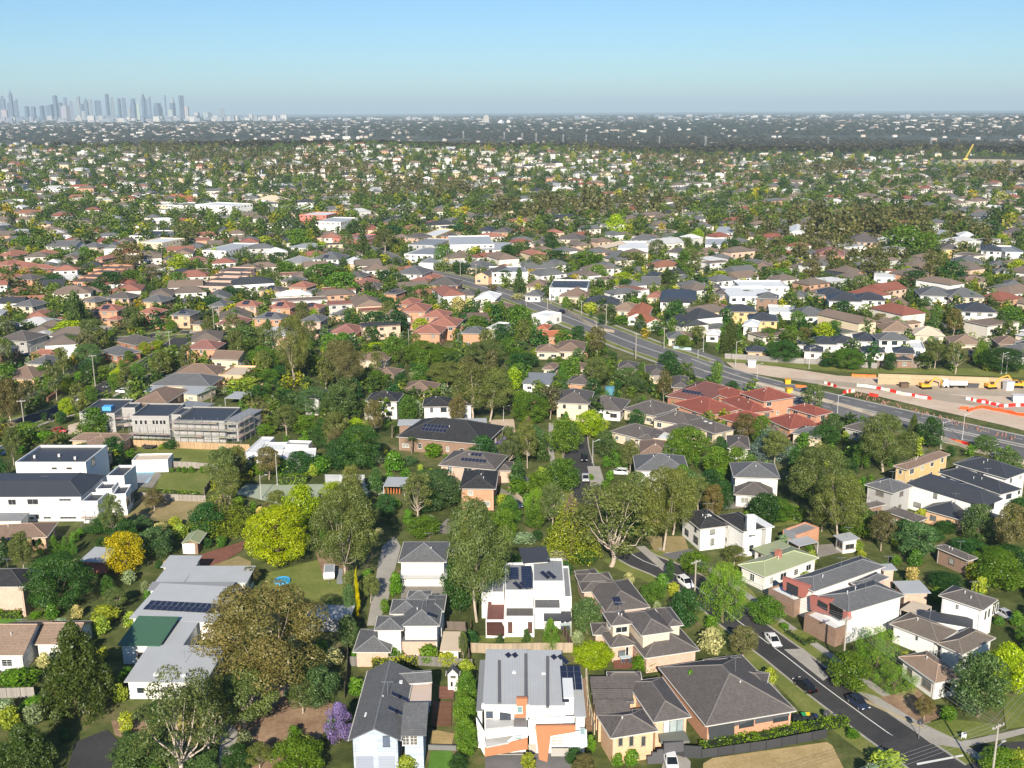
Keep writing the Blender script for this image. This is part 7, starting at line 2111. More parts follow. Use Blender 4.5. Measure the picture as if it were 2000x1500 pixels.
for i, j in ((0, 1), (1, 2), (2, 3), (3, 4), (4, 6), (6, 7), (7, 10), (5, 9), (9, 8)): wires(TP[i], TP[j], f'power lines beside the main road, {["farthest", "second", "third", "fourth", "fifth", "sixth", "seventh", "near left", "nearest left"][min(i, 8)]} span', (-.9, 0, .9), .7, -.9, .018)
Z(1300, 440); 
for x, yb, yt, l in ((390, 785, 645, 'street lamp at the junction beside the conifer'), (508, 890, 770, 'street lamp above the red-roofed townhouse'), (1205, 400, 310, 'street lamp behind the slate-roofed white house'), (210, 705, 600, 'traffic signal post at the junction'), (180, 740, 690, 'signal post beside the turning lane'), (1872, 830, 710, 'tall pole above the right end of the wall'), (1900, 830, 735, 'second pole above the right end of the wall'), (800, 800, 680, 'thin pole between the bushes and earthworks')): light_pole(x, yb, yt, l)
Z(1300, 740)
for x, yb, yt, l in ((1655, 342, 190, 'tall street lamp on the median of the main road'), (1535, 390, 235, 'power-style lamp pole beside the service road'), (958, 190, 85, 'street lamp at the concrete barrier'), (1810, 425, 365, 'thin lamp standing in a white footing'), (1500, 285, 250, 'short sign post beside the main road'), (1998, 500, 400, 'lamp post at the right edge of the photo')): light_pole(x, yb, yt, l)
Z(0, 740)
for x, yb, yt, l in ((1458, 672, 535, 'tall dark tennis court light, left one'), (1548, 592, 415, 'tall dark tennis court light behind the hedge')): e = light_pole(x, yb, yt, l, cat='court light')
Z(650, 740); light_pole(953, 235, 150, 'street lamp in front of the twin gums'); light_pole(1450, 470, 340, 'street lamp on the cul-de-sac verge'); light_pole(1245, 690, 650, 'slim lamp post beside the feathery conifer')
Z(650, 440); light_pole(425, 690, 580, 'grey street pole among the bright green trees'); light_pole(700, 680, 600, 'pale pole beside the orange brick house'); light_pole(1210, 740, 630, 'pole in front of the orange brick wall')
# ================================================================== earthworks: barriers, machines, retaining wall goods
Z(1300, 440); BA = {}
def barrier(x, y, col, rz, label, L=2.0):
    if L not in BA:
        m = MB(); p = [(-.3, 0), (.3, 0), (.3, .25), (.13, .55), (.1, 1.0), (-.1, 1.0), (-.13, .55), (-.3, .25)]; n = len(p)
        for s in (-L / 2 + .03, L / 2 - .03): m.v += [(s, a, b) for a, b in p]
        m.f += [tuple(range(n - 1, -1, -1)), tuple(range(n, 2 * n))] + [(i, (i + 1) % n, (i + 1) % n + n, i + n) for i in range(n)]; m.m += [0] * (n + 2); BA[L] = m.mesh('barrier', [MAT['paint']], False)
    a = G(x, y); o = new('plastic_barrier', BA[L], None, tuple(a), rz, col); tag(o, label, 'barrier', 'water-filled barriers on the earthworks'); return o
RED, WHT, ORG = (.65, .03, .02), (.75, .73, .7), (.75, .2, .04)
def brow(x0, y0, x1, y1, n, cols, name):
    a, b = G(x0, y0), G(x1, y1); rz = math.atan2(b[1] - a[1], b[0] - a[0]); L = max(1.6, np.linalg.norm(b - a) / n * .96)
    for i in range(n):
        t = (i + .5) / n; c = cols[i % len(cols)]; w = 'white' if c == WHT else 'orange' if c == ORG else 'red'
        barrier(x0 + (x1 - x0) * t + hr.uniform(-2, 2), y0 + (y1 - y0) * t + hr.uniform(-1.5, 1.5), tuple(k * hr.uniform(.7, 1.1) for k in c), rz + hr.uniform(-.12, .12), f'{w} barrier, {["first", "second", "third", "fourth", "fifth", "sixth", "seventh", "eighth", "ninth", "tenth", "eleventh", "twelfth"][i]} from the left in the {name}', round(L, 1))
brow(1070, 900, 1180, 912, 6, [WHT], 'row below the timber wall'); brow(1182, 915, 1310, 942, 7, [RED, WHT, WHT, WHT, RED], 'row in front of the excavator'); brow(1310, 944, 1480, 975, 8, [WHT, WHT, WHT, RED], 'long middle row'); brow(1400, 955, 1470, 972, 4, [RED], 'short all-red row')
brow(890, 885, 950, 905, 4, [WHT, RED], 'short row on the pale ground'); brow(990, 940, 1050, 930, 4, [RED, WHT], 'cluster by the car'); brow(1680, 975, 1860, 1010, 9, [WHT, RED], 'row on the right'); brow(1860, 1015, 2000, 1010, 6, [RED, WHT, RED], 'row at the right edge'); brow(1040, 845, 1170, 850, 7, [ORG], 'orange row under the grass bank'); brow(730, 905, 780, 910, 3, [ORG], 'orange row beside the carriageway')
Z(1300, 740); brow(1590, 350, 1700, 378, 5, [RED, ORG, ORG], 'pile by the median lamp'); brow(1140, 95, 1180, 100, 3, [RED], 'red group beside the rough median')
def excavator(x, y, rz, label, s=1.0, reach=1.0, rear=0):
    a = G(x, y); e = new('excavator', None, None, tuple(a), rz, scale=(s, s, s)); tag(e, label, 'excavator'); Y = (.75, .38, .04)
    for sy in (-1, 1):
        m = MB(); m.tube((-1.6, sy * 1.1 - .3, .45), (-1.6, sy * 1.1 + .3, .45), .45, n=10); m.tube((1.6, sy * 1.1 - .3, .45), (1.6, sy * 1.1 + .3, .45), .45, n=10); m.box(-1.6, sy * 1.1 - .3, 0, 1.6, sy * 1.1 + .3, .9); m.build('track', MAT['rubber'], e)
    m = MB(); m.box(-2.1, -1.3, 1.0, 1.4, 1.3, 1.9); m.box(-2.3, -1.25, 1.2, -1.3, 1.25, 2.4); m.build('body', MAT['paint'], e, color=Y)
    m = MB(); m.box(.1, .35, 1.9, 1.5, 1.3, 2.9); m.build('cab', MAT['glass'], e, color=(.03, .03, .04)); m = MB(); m.box(.0, .3, 2.9, 1.6, 1.35, 3.0); m.build('cab_roof', MAT['paint'], e, color=Y)
    q = [(1.2, -.2, 1.7), (3.4, -.2, 4.4), (6.2 * reach, -.2, 3.2), (6.6 * reach, -.2, 1.0)]
    m = MB(); m.tube(q[0], q[1], .35, .3, 6); m.tube(q[1], q[2], .28, .22, 6); m.build('boom', MAT['paint'], e, color=Y); m = MB(); m.tube(q[2], q[3], .22, .18, 6); m.build('dipper', MAT['paint'], e, color=Y)
    m = MB(); p = [(6.0, .1), (6.9, .0), (7.2, .9), (6.6, 1.2)]; m.v += [(a_ * reach, -.7, b) for a_, b in p] + [(a_ * reach, .4, b) for a_, b in p]; m.f += [(0, 1, 2, 3), (7, 6, 5, 4)] + [(i, i + 4, (i + 1) % 4 + 4, (i + 1) % 4) for i in range(4)]; m.m += [0] * 6; m.build('bucket', MAT['paint'], e, color=(.15, .12, .1)); NAMES.append([e, 'excavator', PX(a), a, None])
Z(1300, 440); excavator(1450, 912, 0.1, 'yellow excavator with raised arm in front of the timber wall', .85); excavator(1815, 912, .2, 'small yellow loader right of the white truck', .8, .75); excavator(1960, 905, 2.9, 'yellow excavator at the right end of the wall', .9)
def truck(x, y, rz, label):
    a = G(x, y); e = new('tipper_truck', None, None, tuple(a), rz, scale=(.95, .95, .95)); tag(e, label, 'truck'); m = MB(); p = [(0, .5), (2.2, .5), (2.2, 1.6), (1.9, 2.7), (0, 2.9)]; n = 5
    for s in (-1.2, 1.2): m.v += [(2.2 + u, s, v) for u, v in p]
    m.f += [tuple(range(n)), tuple(reversed(range(n, 2 * n)))] + [(i, i + n, (i + 1) % n + n, (i + 1) % n) for i in range(n)]; m.m += [0] * 7; m.build('cab', MAT['carpaint'], e, color=(.8, .8, .8)); m = MB(); m.poly([(4.42, -1, 1.65), (4.42, 1, 1.65), (4.14, 1, 2.6), (4.14, -1, 2.6)]); m.build('windscreen', MAT['glass'], e, color=(.02, .03, .04))
    m = MB(); m.box(-4, -1.25, 1.1, 1.9, 1.25, 1.3); m.box(-4, -1.25, 1.3, 1.9, -1.1, 2.7); m.box(-4, 1.1, 1.3, 1.9, 1.25, 2.7); m.box(1.75, -1.1, 1.3, 1.9, 1.1, 2.9); m.box(-4, -1.1, 1.3, -3.85, 1.1, 2.7); m.build('tray', MAT['paint'], e, color=(.75, .75, .73)); m = MB(); m.box(-4, -.5, .7, 4, .5, 1.05); m.build('chassis', MAT['rubber'], e)
    for X in (-3, -1.8, 1.2, 3.2):
        for s in (-1, 1): m = MB(); m.tube((X, s * .95, .5), (X, s * 1.25, .5), .5, n=12); w = m.build('wheel', MAT['rubber'], e)
    NAMES.append([e, 'truck', PX(a), a, None])
truck(1610, 905, math.pi - .05, 'white tipper truck parked in front of the timber wall')
def skip(x, y, label, col, name='site_box', cat='container', s=(2.4, 1.6, 1.5)):
    a = G(x, y); e = new(name, None, None, tuple(a), hr.uniform(-.3, .3)); tag(e, label, cat); m = MB(); p = [(-.42, -.4), (.42, -.4), (.42, .4), (-.42, .4)]; m.v += [(u * s[0], v * s[1], .1) for u, v in p] + [(u * s[0] * 1.15, v * s[1] * 1.15, s[2]) for u, v in p]; m.f += [(3, 2, 1, 0), (4, 5, 6, 7)] + [(i, (i + 1) % 4, (i + 1) % 4 + 4, i + 4) for i in range(4)]; m.m += [0] * 6; m.build('body', MAT['paint'], e, color=col); m = MB(); m.box(-.5 * s[0] * 1.02, -.5 * s[1] * 1.02, s[2], .5 * s[0] * 1.02, .5 * s[1] * 1.02, s[2] + .08); m.build('lid', MAT['paint'], e, color=tuple(c * .8 for c in col))
skip(1910, 920, 'white site cabinet between the two yellow machines', (.7, .7, .7), s=(3, 2.4, 3)); skip(1710, 905, 'dark steel crate right of the truck', (.08, .08, .09), s=(4, 2, 1.4)); skip(480, 790, 'white site hut at the road junction', (.8, .8, .8), s=(3, 2.2, 2.4)); skip(1330, 905, 'brown spoil grab beside the excavator', (.14, .1, .07), s=(3, 2, 1.6)); skip(1968, 985, 'large white tank among the red barriers', (.75, .75, .75), s=(4, 3, 2.2)); skip(680, 885, 'yellow water barrel on the pale ground', (.8, .45, .03), 'water_barrel', 'barrel', (2, 2, 1.6)); skip(688, 935, 'yellow water barrel beside the concrete barrier', (.8, .45, .03), 'water_barrel', 'barrel', (2, 2, 1.6))
Z(1300, 740)
def netting(pts, label):
    q = [G(pts[i], pts[i + 1]) for i in range(0, len(pts), 2)]; m = MB(); o = q[0]
    for a, b in zip(q, q[1:]):
        d = (b - a)[:2]; L = np.linalg.norm(d); t = d / L; nn = np.array([-t[1], t[0]])
        n = max(1, int(L / 1.5))
        for i in range(n):
            p0, p1 = a[:2] - o[:2] + d * i / n, a[:2] - o[:2] + d * (i + 1) / n; h0 = .9 + .25 * math.sin(i * 1.7); h1 = .9 + .25 * math.sin((i + 1) * 1.7); m.poly([(*p0, 0), (*p1, 0), (*(p1 + nn * .15), h1), (*(p0 + nn * .15), h0)]); m.poly([(*(p0 + nn * .15), h0), (*(p1 + nn * .15), h1), (*(p1 + nn * .9), .05), (*(p0 + nn * .9), .05)])
    tag(m.build('safety_netting', MAT['paint'], None, tuple(o), color=(.8, .1, .02)), label, 'netting')
netting((1690, 185, 1730, 170, 1770, 165, 1830, 178, 1900, 190, 1960, 205, 2060, 222), 'long run of bright orange safety netting on the earthworks'); netting((1640, 170, 1690, 175), 'short red netting beside the orange run')
brow(1745, 128, 1790, 132, 2, [RED], 'pair below the truck'); 
Z(1300, 440)
rg = random.Random(9); m = MB()
for i in range(150):
    t = rg.random(); x = 1050 + t * 900; y = 945 + t * 255 + rg.uniform(-14, 10); a = G(x, y); r = rg.uniform(.1, .35); h = rg.uniform(.2, .9); m.tube((a[0], a[1], 0), (a[0] + rg.uniform(-.2, .2), a[1], h), r, r * .4, 5)
tag(m.build('construction_debris', MAT['paint'], color=(.28, .15, .11)), kind='stuff')
# a far lattice crane and the power pylons beyond the suburb
def pylon(x, yb, yt, D, label, s=1.0, name='power_pylon', cat='pylon'):
    d = ray(x, yb); b = d / d[1] * D; top = ray(x, yt); H = CAM_H + (top / top[1] * D)[2]; b = np.array([b[0], D, CAM_H + b[2]]); H -= b[2]; e = new(name, None, None, tuple(b)); tag(e, label, cat, 'power pylons beyond the suburb'); m = MB(); w = H * .1
    for sx in (-1, 1):
        for sy in (-1, 1): m.tube((sx * w, sy * w, 0), (sx * w * .2, sy * w * .2, H), .3, .2, 4)
    for k in range(6):
        z0, z1 = H * k / 6, H * (k + 1) / 6; w0, w1 = w * (1 - .8 * k / 6), w * (1 - .8 * (k + 1) / 6)
        for sy in (-1, 1): m.tube((-w0, sy * w0, z0), (w1, sy * w1, z1), .14, n=4); m.tube((w0, sy * w0, z0), (-w1, sy * w1, z1), .14, n=4)
    m.build('tower', MAT['paint'], e, color=(.42, .43, .44)); 
    for k, z in enumerate((.72, .84, .96)): m = MB(); m.tube((-H * .16, 0, H * z), (H * .16, 0, H * z), .28, n=4); m.build('crossarm', MAT['paint'], e, color=(.6, .6, .6))
Z(0, 0, 1)
for i, (x, yb, yt) in enumerate(((677, 266, 246), (905, 270, 256), (985, 272, 258), (1020, 274, 260), (1047, 275, 260), (1100, 277, 263), (1145, 277, 263), (1378, 286, 266), (1288, 280, 266), (1617, 284, 268), (1818, 288, 268))):
    pylon(x, yb, yt, 3300, f'{["first", "second", "third", "fourth", "fifth", "sixth", "seventh", "eighth", "ninth", "tenth", "eleventh"][[0, 1, 2, 3, 4, 5, 6, 8, 7, 9, 10][i]]} power pylon from the left beyond the suburb')
a = P(1887, 315)
def crane():
    D = 1900.0; d = ray(1885, 314); b = d / d[1] * D; b[2] += CAM_H; e = new('crawler_crane', None, None, tuple(b)); tag(e, 'tall yellow crane jib leaning right at the distant work site', 'crane'); d2 = ray(1901, 282); t = d2 / d2[1] * D; t[2] += CAM_H; t = t - b; m = MB()
    for o in ((-1, -1), (1, -1), (1, 1), (-1, 1)): m.tube((o[0], o[1], 3), (t[0] + o[0] * .6, t[1] + o[1] * .6, t[2]), .22, n=4)
    for k in range(14):
        p = t * k / 14 + np.array([-1, -1, 3 * (1 - k / 14)]); q = t * (k + 1) / 14 + np.array([1, -1, 0]); m.tube(p, q, .15, n=4)
    m.build('jib', MAT['paint'], e, color=(.75, .55, .12)); m = MB(); m.box(-4, -3, 1, 4, 3, 4); m.build('cab', MAT['paint'], e, color=(.75, .55, .12)); m = MB(); m.box(-5, -3.5, 0, 5, -2, 1.2); m.box(-5, 2, 0, 5, 3.5, 1.2); m.build('track', MAT['rubber'], e)
crane()
# ================================================================== the city skyline, 12 km away
Z(0, 140)
sk = [(25, 132, 30, 2, 'b'), (72, 105, 20, 2, 'b'), (58, 180, 22, 0, 'b'), (97, 155, 24, 3, 'b'), (5, 180, 14, 0, 'b'), (155, 198, 22, 0, 'b'), (190, 200, 26, 0, 'b'), (240, 195, 22, 0, 'b'), (283, 185, 40, 3, 'b'), (318, 138, 24, 0, 'b'), (373, 148, 20, 0, 'b'), (345, 178, 22, 0, 'b'), (405, 165, 26, 1, 'g'), (443, 140, 26, 3, 'g'),
      (462, 185, 20, 0, 'b'), (487, 150, 26, 2, 'b'), (512, 160, 18, 0, 'g'), (553, 166, 42, 0, 'b'), (607, 130, 18, 0, 'b'), (635, 145, 24, 1, 'g'), (672, 155, 18, 0, 'b'), (698, 150, 24, 0, 'b'), (750, 153, 32, 1, 'b'), (775, 178, 22, 0, 'w'), (808, 122, 20, 2, 'b'), (822, 160, 18, 0, 'b'), (843, 135, 18, 3, 'b'), (885, 178, 46, 1, 'b'), (930, 136, 12, 0, 'b'), (970, 142, 16, 2, 'w'), (968, 178, 28, 0, 'b'), (1012, 138, 16, 0, 'b'), (1026, 138, 13, 0, 'b'), (1045, 198, 26, 0, 'w'), (375, 195, 50, 0, 'w'), (960, 215, 34, 0, 'w'), (728, 205, 18, 0, 'w'), (1240, 208, 38, 1, 'g'), (30, 215, 40, 0, 'w'), (470, 225, 30, 0, 'w'), (1100, 232, 30, 0, 'w'), (1160, 232, 40, 0, 'w')]
ordn = 'first second third fourth fifth sixth seventh eighth ninth tenth eleventh twelfth thirteenth fourteenth fifteenth sixteenth seventeenth eighteenth nineteenth twentieth'.split(); ordn += ['twenty-' + o for o in ordn[:9]] + ['thirtieth'] + ['thirty-' + o for o in ordn[:9]] + ['fortieth'] + ['forty-' + o for o in ordn[:9]]
sk.sort()
for i, (x, yt, w, st, c) in enumerate(sk):
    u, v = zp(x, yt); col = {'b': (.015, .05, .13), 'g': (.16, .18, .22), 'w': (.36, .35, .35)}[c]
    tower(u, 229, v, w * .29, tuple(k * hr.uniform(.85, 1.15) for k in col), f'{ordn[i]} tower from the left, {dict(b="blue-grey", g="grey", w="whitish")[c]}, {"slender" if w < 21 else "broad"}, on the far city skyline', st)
Z(0, 0, 1); tower(951, 243, 228, 12, (.4, .37, .33), 'lone grey apartment tower beyond the forest belt', 0, 7500, None); tower(979, 242, 238, 9, (.8, .8, .8), 'left of two white slab blocks beyond the forest', 0, 7300, None); tower(993, 243, 238, 8, (.8, .8, .8), 'right of two white slab blocks beyond the forest', 0, 7300, None); 
# ================================================================== what fills the gaps: positions taken by houses and roads
occ = []
for root, o3, gs in HOUSES:
    for g in gs:
        c = g['a'] + g['ux'] * g['w'] / 2 + g['uy'] * g['d'] / 2; occ.append((c[0], c[1], g['ux'], g['uy'], g['w'] / 2, g['d'] / 2))
OC = np.array([(o[0], o[1], o[2][0], o[2][1], o[3][0], o[3][1], o[4], o[5]) for o in occ])
RD = []
for o in bpy.data.objects:
    if o.get('kind') == 'structure' and o.type == 'MESH' and re.sub(r'\.\d+$', '', o.name) in ('road', 'main_road', 'driveway', 'construction_ground', 'tennis_court', 'patio', 'pool_water', 'footpath', 'median_strip', 'haul_road', 'yard', 'lawn', 'greengrass', 'sand_pit'):
        me = o.data; V = np.zeros(len(me.vertices) * 3); me.vertices.foreach_get('co', V); V = V.reshape(-1, 3)
        for p in me.polygons: RD.append(V[list(p.vertices), :2])
def in_poly(x, y, q):
    n = len(q); r = False; j = n - 1
    for i in range(n):
        if (q[i][1] > y) != (q[j][1] > y) and x < (q[j][0] - q[i][0]) * (y - q[i][1]) / (q[j][1] - q[i][1]) + q[i][0]: r = not r
        j = i
    return r
for t_, pl in (((1300, 440), (200, 735, 700, 760, 1190, 800, 2300, 830, 2300, 1360, 1400, 1180, 700, 990, 60, 800)), ((650, 440), (480, 240, 700, 290, 1400, 520, 2060, 745, 2060, 870, 1700, 800, 1100, 530, 480, 300)), ((0, 740), (560, 150, 1420, 200, 1420, 470, 620, 430)), ((0, 740), (-200, 640, 470, 640, 770, 600, 1150, 640, 1150, 820, 560, 820, -200, 860)), ((0, 740), (700, 480, 1260, 480, 1200, 700, 760, 660)), ((650, 1100), (60, 560, 1450, 480, 1450, 1300, 60, 1300)), ((1300, 1100), (-60, 560, 700, 800, 1000, 880, 1100, 1300, -60, 1300))):
    Z(*t_); RD.append(np.array([G(pl[i], pl[i + 1])[:2] for i in range(0, len(pl), 2)]))
RB = np.array([(*q.min(0), *q.max(0)) for q in RD])
def free(x, y, m):
    d = np.stack([x - OC[:, 0], y - OC[:, 1]], 1); a = np.abs((d * OC[:, 2:4]).sum(1)); b = np.abs((d * OC[:, 4:6]).sum(1))
    if ((a < OC[:, 6] + m) & (b < OC[:, 7] + m)).any(): return False
    k = np.nonzero((RB[:, 0] - m < x) & (x < RB[:, 2] + m) & (RB[:, 1] - m < y) & (y < RB[:, 3] + m))[0]
    for i in k:
        for dx, dy in ((0, 0), (m * .7, 0), (-m * .7, 0), (0, m * .7), (0, -m * .7)):
            if in_poly(x + dx, y + dy, RD[i]): return False
    return True
rg = random.Random(77)
TR = [n[3][:2] for n in NAMES if n[0].name.split('.')[0].endswith(('_tree', 'shrub'))]; TR = np.array([t[:2] for t in TR])
def in_view(x, y, z=0, mu=60, mv=40):
    if y < 20: return False
    u, v = PX((x, y, z)); return -mu < u < 2000 + mu and v < 1500 + mv
def kinds(x, y):
    r = rg.random(); c = math.sin(x / 70 + y / 110) + rg.uniform(-.6, .6)
    if c > .9: return rg.choice('gggbs')
    return 'r' if r < .26 else 'd' if r < .5 else 'q' if r < .66 else 'g' if r < .78 else 'b' if r < .84 else 'c' if r < .9 else 'l' if r < .935 else 'o' if r < .98 else 'n'
n_auto = 0; spill = []; KC = {}
for nn_ in NAMES: b_ = re.sub(r'\.\d+$', '', nn_[0].name); KC[b_] = KC.get(b_, 0) + 1
for rr in np.arange(95, 470, 6.5):                                      # gardens: shrubs and small trees between the houses
    for k in range(int(1.05 * rr / 6.5)):
        a = (k + rg.uniform(-.4, .4)) / int(1.05 * rr / 6.5) * 1.05 - .525; r = rr + rg.uniform(-3, 3); x, y = r * math.sin(a), r * math.cos(a)
        if not in_view(x, y) : continue
        if len(TR) and (np.hypot(TR[:, 0] - x, TR[:, 1] - y) < (3.2 if r < 260 else 4.5)).any(): continue
        big = r > 205 and rg.random() < (.34 if r < 260 else .24)
        if big and free(x, y, 2.0):
            # a tall tree must not hide the house behind it
            key = kinds(x, y); w = rg.uniform(5, 9); h = rg.uniform(5, 8.5) if key not in 'gbs' else rg.uniform(8, 12)
        elif free(x, y, 1.0):
            key = rg.choice('hhhhffjedh') if r < 300 else rg.choice('hhfjddrq'); w = rg.uniform(1.8, 3.6); h = w * rg.uniform(.8, 1.2)
        else: continue
        nm = SP[key][3]; KC[nm] = KC.get(nm, 0)
        if KC[nm] >= 290:
            spill.append((x, y, w, h, key)); continue
        KC[nm] += 1; n_auto += 1; plant(key, (x, y, 0), w, h, None, None, lo=r > 300)
print('auto plants', n_auto, 'houses', len(HOUSES))
# ------------------------------------------------------------------ houses past counting
nH = len(HOUSES); rows = []
def street_grid(x, y):
    th = .35 * math.sin(x / 420 + .5) + .25 * math.sin(y / 520); return th
for rr in np.geomspace(420, 2300, 84):
    n = int(1.08 * rr / (24 + rr * .004))
    for k in range(n):
        a = (k + rg.uniform(-.3, .3)) / n * 1.08 - .54; r = rr * rg.uniform(.992, 1.008); x, y = r * math.sin(a), r * math.cos(a); 
        z = float(terrain(x, y))
        if not in_view(x, y, z) or not free(x, y, 7): continue
        if y > 2080 and rg.random() < .4: continue
        u, v = PX((x, y, z))
        if (1840 < u and 304 < v < 324) or (r > 900 and rg.random() < .03): continue
        rows.append((x, y, z, r))
rows.sort(key=lambda t: t[3]); far_rows = []
WALL = [(.72, .66, .58)] * 4 + [(.8, .79, .76)] * 5 + [(.62, .45, .34), (.5, .3, .2), (.7, .58, .42), (.5, .5, .48)]
ROOF = [(.16, .13, .11)] * 5 + [(.2, .15, .12)] * 4 + [(.13, .135, .14)] * 4 + [(.045, .05, .06)] * 2 + [(.24, .09, .065), (.26, .12, .08), (.45, .46, .47), (.65, .66, .66)]
V, F, FM, FC = [], [], [], []
def far_house(x, y, z, w, d, h, a, wc_, rc_, hip):
    ca, sa = math.cos(a), math.sin(a); i = len(V); o = .5
    def q(lx, ly, lz): V.append((x + lx * ca - ly * sa, y + lx * sa + ly * ca, z + lz))
    for lz in (-1, h):
        for lx, ly in ((-w / 2, -d / 2), (w / 2, -d / 2), (w / 2, d / 2), (-w / 2, d / 2)): q(lx, ly, lz)
    for k in range(4): j = (k + 1) % 4; F.append((i + k, i + j, i + 4 + j, i + 4 + k)); FM.append(0); FC.append(wc_)
    e = len(V); rh = d / 2 * .42 if hip else .3
    for lx, ly in ((-w / 2 - o, -d / 2 - o), (w / 2 + o, -d / 2 - o), (w / 2 + o, d / 2 + o), (-w / 2 - o, d / 2 + o)): q(lx, ly, h - .1)
    if hip:
        m = min(w, d) / 2 if hip == 1 else 0; q(-w / 2 + m, 0, h + rh); q(w / 2 - m, 0, h + rh)
        for f in ((e, e + 1, e + 5, e + 4), (e + 2, e + 3, e + 4, e + 5), (e + 1, e + 2, e + 5), (e + 3, e, e + 4)): F.append(f); FM.append(1); FC.append(rc_)
    else: F.append((e, e + 1, e + 2, e + 3)); FM.append(1); FC.append(rc_)
    nwin = max(1, int(w / 4))
    for fl in ([.9] if h < 4 else [.9, 3.7]):
        for t in range(nwin):
            cx = -w / 2 + w * (t + .5) / nwin; s = len(V)
            for lx, lz in ((-.8, fl), (.8, fl), (.8, fl + 1.2), (-.8, fl + 1.2)): q(cx + lx, -d / 2 - .03, lz)
            F.append((s, s + 1, s + 2, s + 3)); FM.append(0); FC.append((.05, .055, .06))
TREES = {'g': [], 'r': [], 'c': []}
def far_tree(x, y, z, w, h, kind, col): TREES[kind].append((x, y, z, w, h, col))
for x, y, z, r in rows:
    a = street_grid(x, y) + rg.choice([0, 0, 1.571]) + rg.uniform(-.06, .06); w, d = rg.uniform(12, 18), rg.uniform(9, 13); h = 5.6 if rg.random() < .42 else 3.1
    if rg.random() < .05: w *= 1.4; h = 6.5
    far_house(x, y, z, w, d, h, a, rg.choice(WALL), rg.choice([(.33, .15, .11), (.28, .12, .09)]) if -330 < x < 40 and 430 < y < 820 and rg.random() < .22 else rg.choice(ROOF) if rg.random() > .02 else (.3, .32, .34), rg.choice([1, 1, 1, 1, 2, 0]))
for rr in np.geomspace(2650, 15000, 88):                                # the plain beyond the forest
    n = int(1.08 * rr / (rr * .0105))
    for k in range(n):
        a = (k + rg.random()) / n * 1.08 - .54; r = rr * rg.uniform(.98, 1.02); x, y = r * math.sin(a), r * math.cos(a); dens = .5 + .5 * math.sin(x / 900 + 1) * math.sin(y / 1300) + .25 * math.sin(x / 310)
        if rg.random() > .25 + .75 * dens or r < 5200 and rg.random() < (.45 if x < -350 else .93 if r < 3900 else .8) or r < 7000 and rg.random() < .35: continue
        z = float(terrain(x, y)); s = rr / 6000; big = rg.random() < .06
        far_house(x, y, z, rg.uniform(11, 20) * (.6 + .45 * s) * (2.2 if big else 1), rg.uniform(12, 20), rg.uniform(5, 8) * (.8 + .45 * s) * (1.5 if big else 1), rg.uniform(-.4, .4), rg.choice([(.62, .6, .58)] * 3 + [(.5, .42, .35), (.55, .48, .4)]), rg.choice(ROOF), 0 if big else 1)
for k in range(420):                                                    # low blocks round the foot of the towers and along the horizon
    y = rg.uniform(9500, 12500); u = rg.uniform(0, 560) if k < 260 else rg.uniform(500, 2000); x = ray(u, 230)[0] / ray(u, 230)[1] * y; s = rg.random() ** 2
    far_house(x, y, 0, rg.uniform(25, 70), 25, 12 + s * (55 if k < 260 else 28), rg.uniform(-.4, .4), rg.choice([(.5, .48, .46), (.38, .37, .37), (.25, .27, .32), (.18, .21, .28)]), (.4, .4, .4), 0)
me = bpy.data.meshes.new('far_houses'); me.from_pydata(V, [], F); at = me.attributes.new('fc', 'FLOAT_COLOR', 'FACE'); at.data.foreach_set('color', np.array([(*c, 1) for c in FC], np.float32).ravel())
n = NT('far_house_paint'); A_ = n.n('ShaderNodeAttribute', attribute_name='fc'); n.col(n.mix(1.0, A_.outputs['Color'], n.grey(n.noise(n.pos(), .15, 3), .8, 1.15), 'MULTIPLY'), .8); me.materials.append(n.mat); tag(new('far_houses', me), kind='stuff')
FH = np.array([(r[0], r[1]) for r in rows])
for x, y, w, hh, key in spill: j = rg.uniform(.8, 1.2); far_tree(x, y, 0, w, hh, 'g' if key in 'gbs' else 'r', tuple(c * j for c in SP[key][1]))
GUM, GRN, DRK, LIM, YEL = (.15, .15, .065), (.13, .19, .045), (.065, .11, .035), (.34, .36, .06), (.45, .36, .07)
for rr in np.geomspace(300, 2350, 230):
    st = (5.0 if rr < 1000 else 6.3) + rr * .003; n = int(1.08 * rr / st)
    for k in range(n):
        a = (k + rg.uniform(-.5, .5)) / n * 1.08 - .54; r = rr + rg.uniform(-.5, .5) * rr * .01; x, y = r * math.sin(a), r * math.cos(a); z = float(terrain(x, y))
        if not in_view(x, y, z, 60, 0): continue
        if r < 470 and rg.random() < .8: continue
        big = rg.random(); w = rg.uniform(4, 7) if big < .55 else rg.uniform(7, 10.5) if big < .86 else rg.uniform(10.5, 15.5)
        if r > 850: w *= 1.02
        if r < 1000:
            if not free(x, y, .4): continue
            if (np.hypot(TR[:, 0] - x, TR[:, 1] - y) < 3).any(): continue
            if r < 760: w = min(w, rg.uniform(4.5, 9))
        if len(FH):
            j = np.abs(FH - (x, y)); 
            if ((j[:, 0] < 6) & (j[:, 1] < 4.5)).any(): continue
        u, v = PX((x, y, z))
        if 1860 < u and 307 < v < 322: continue
        c = math.sin(x / 130 + y / 190 + 2) + .6 * math.sin(x / 53 - y / 80) + rg.uniform(-.7, .7); q = rg.random(); kd = 'g' if c > 1.2 else 'r'
        col = GUM if kd == 'g' else DRK if q < .48 else GRN if q < .93 else LIM if q < .99 else YEL; j = rg.uniform(.75, 1.25)
        if kd == 'g': w *= 1.25
        far_tree(x, y, z - .3, w, w * (rg.uniform(.7, .95) if kd == 'r' else rg.uniform(.8, 1.15)), kd, tuple(t * j for t in col))
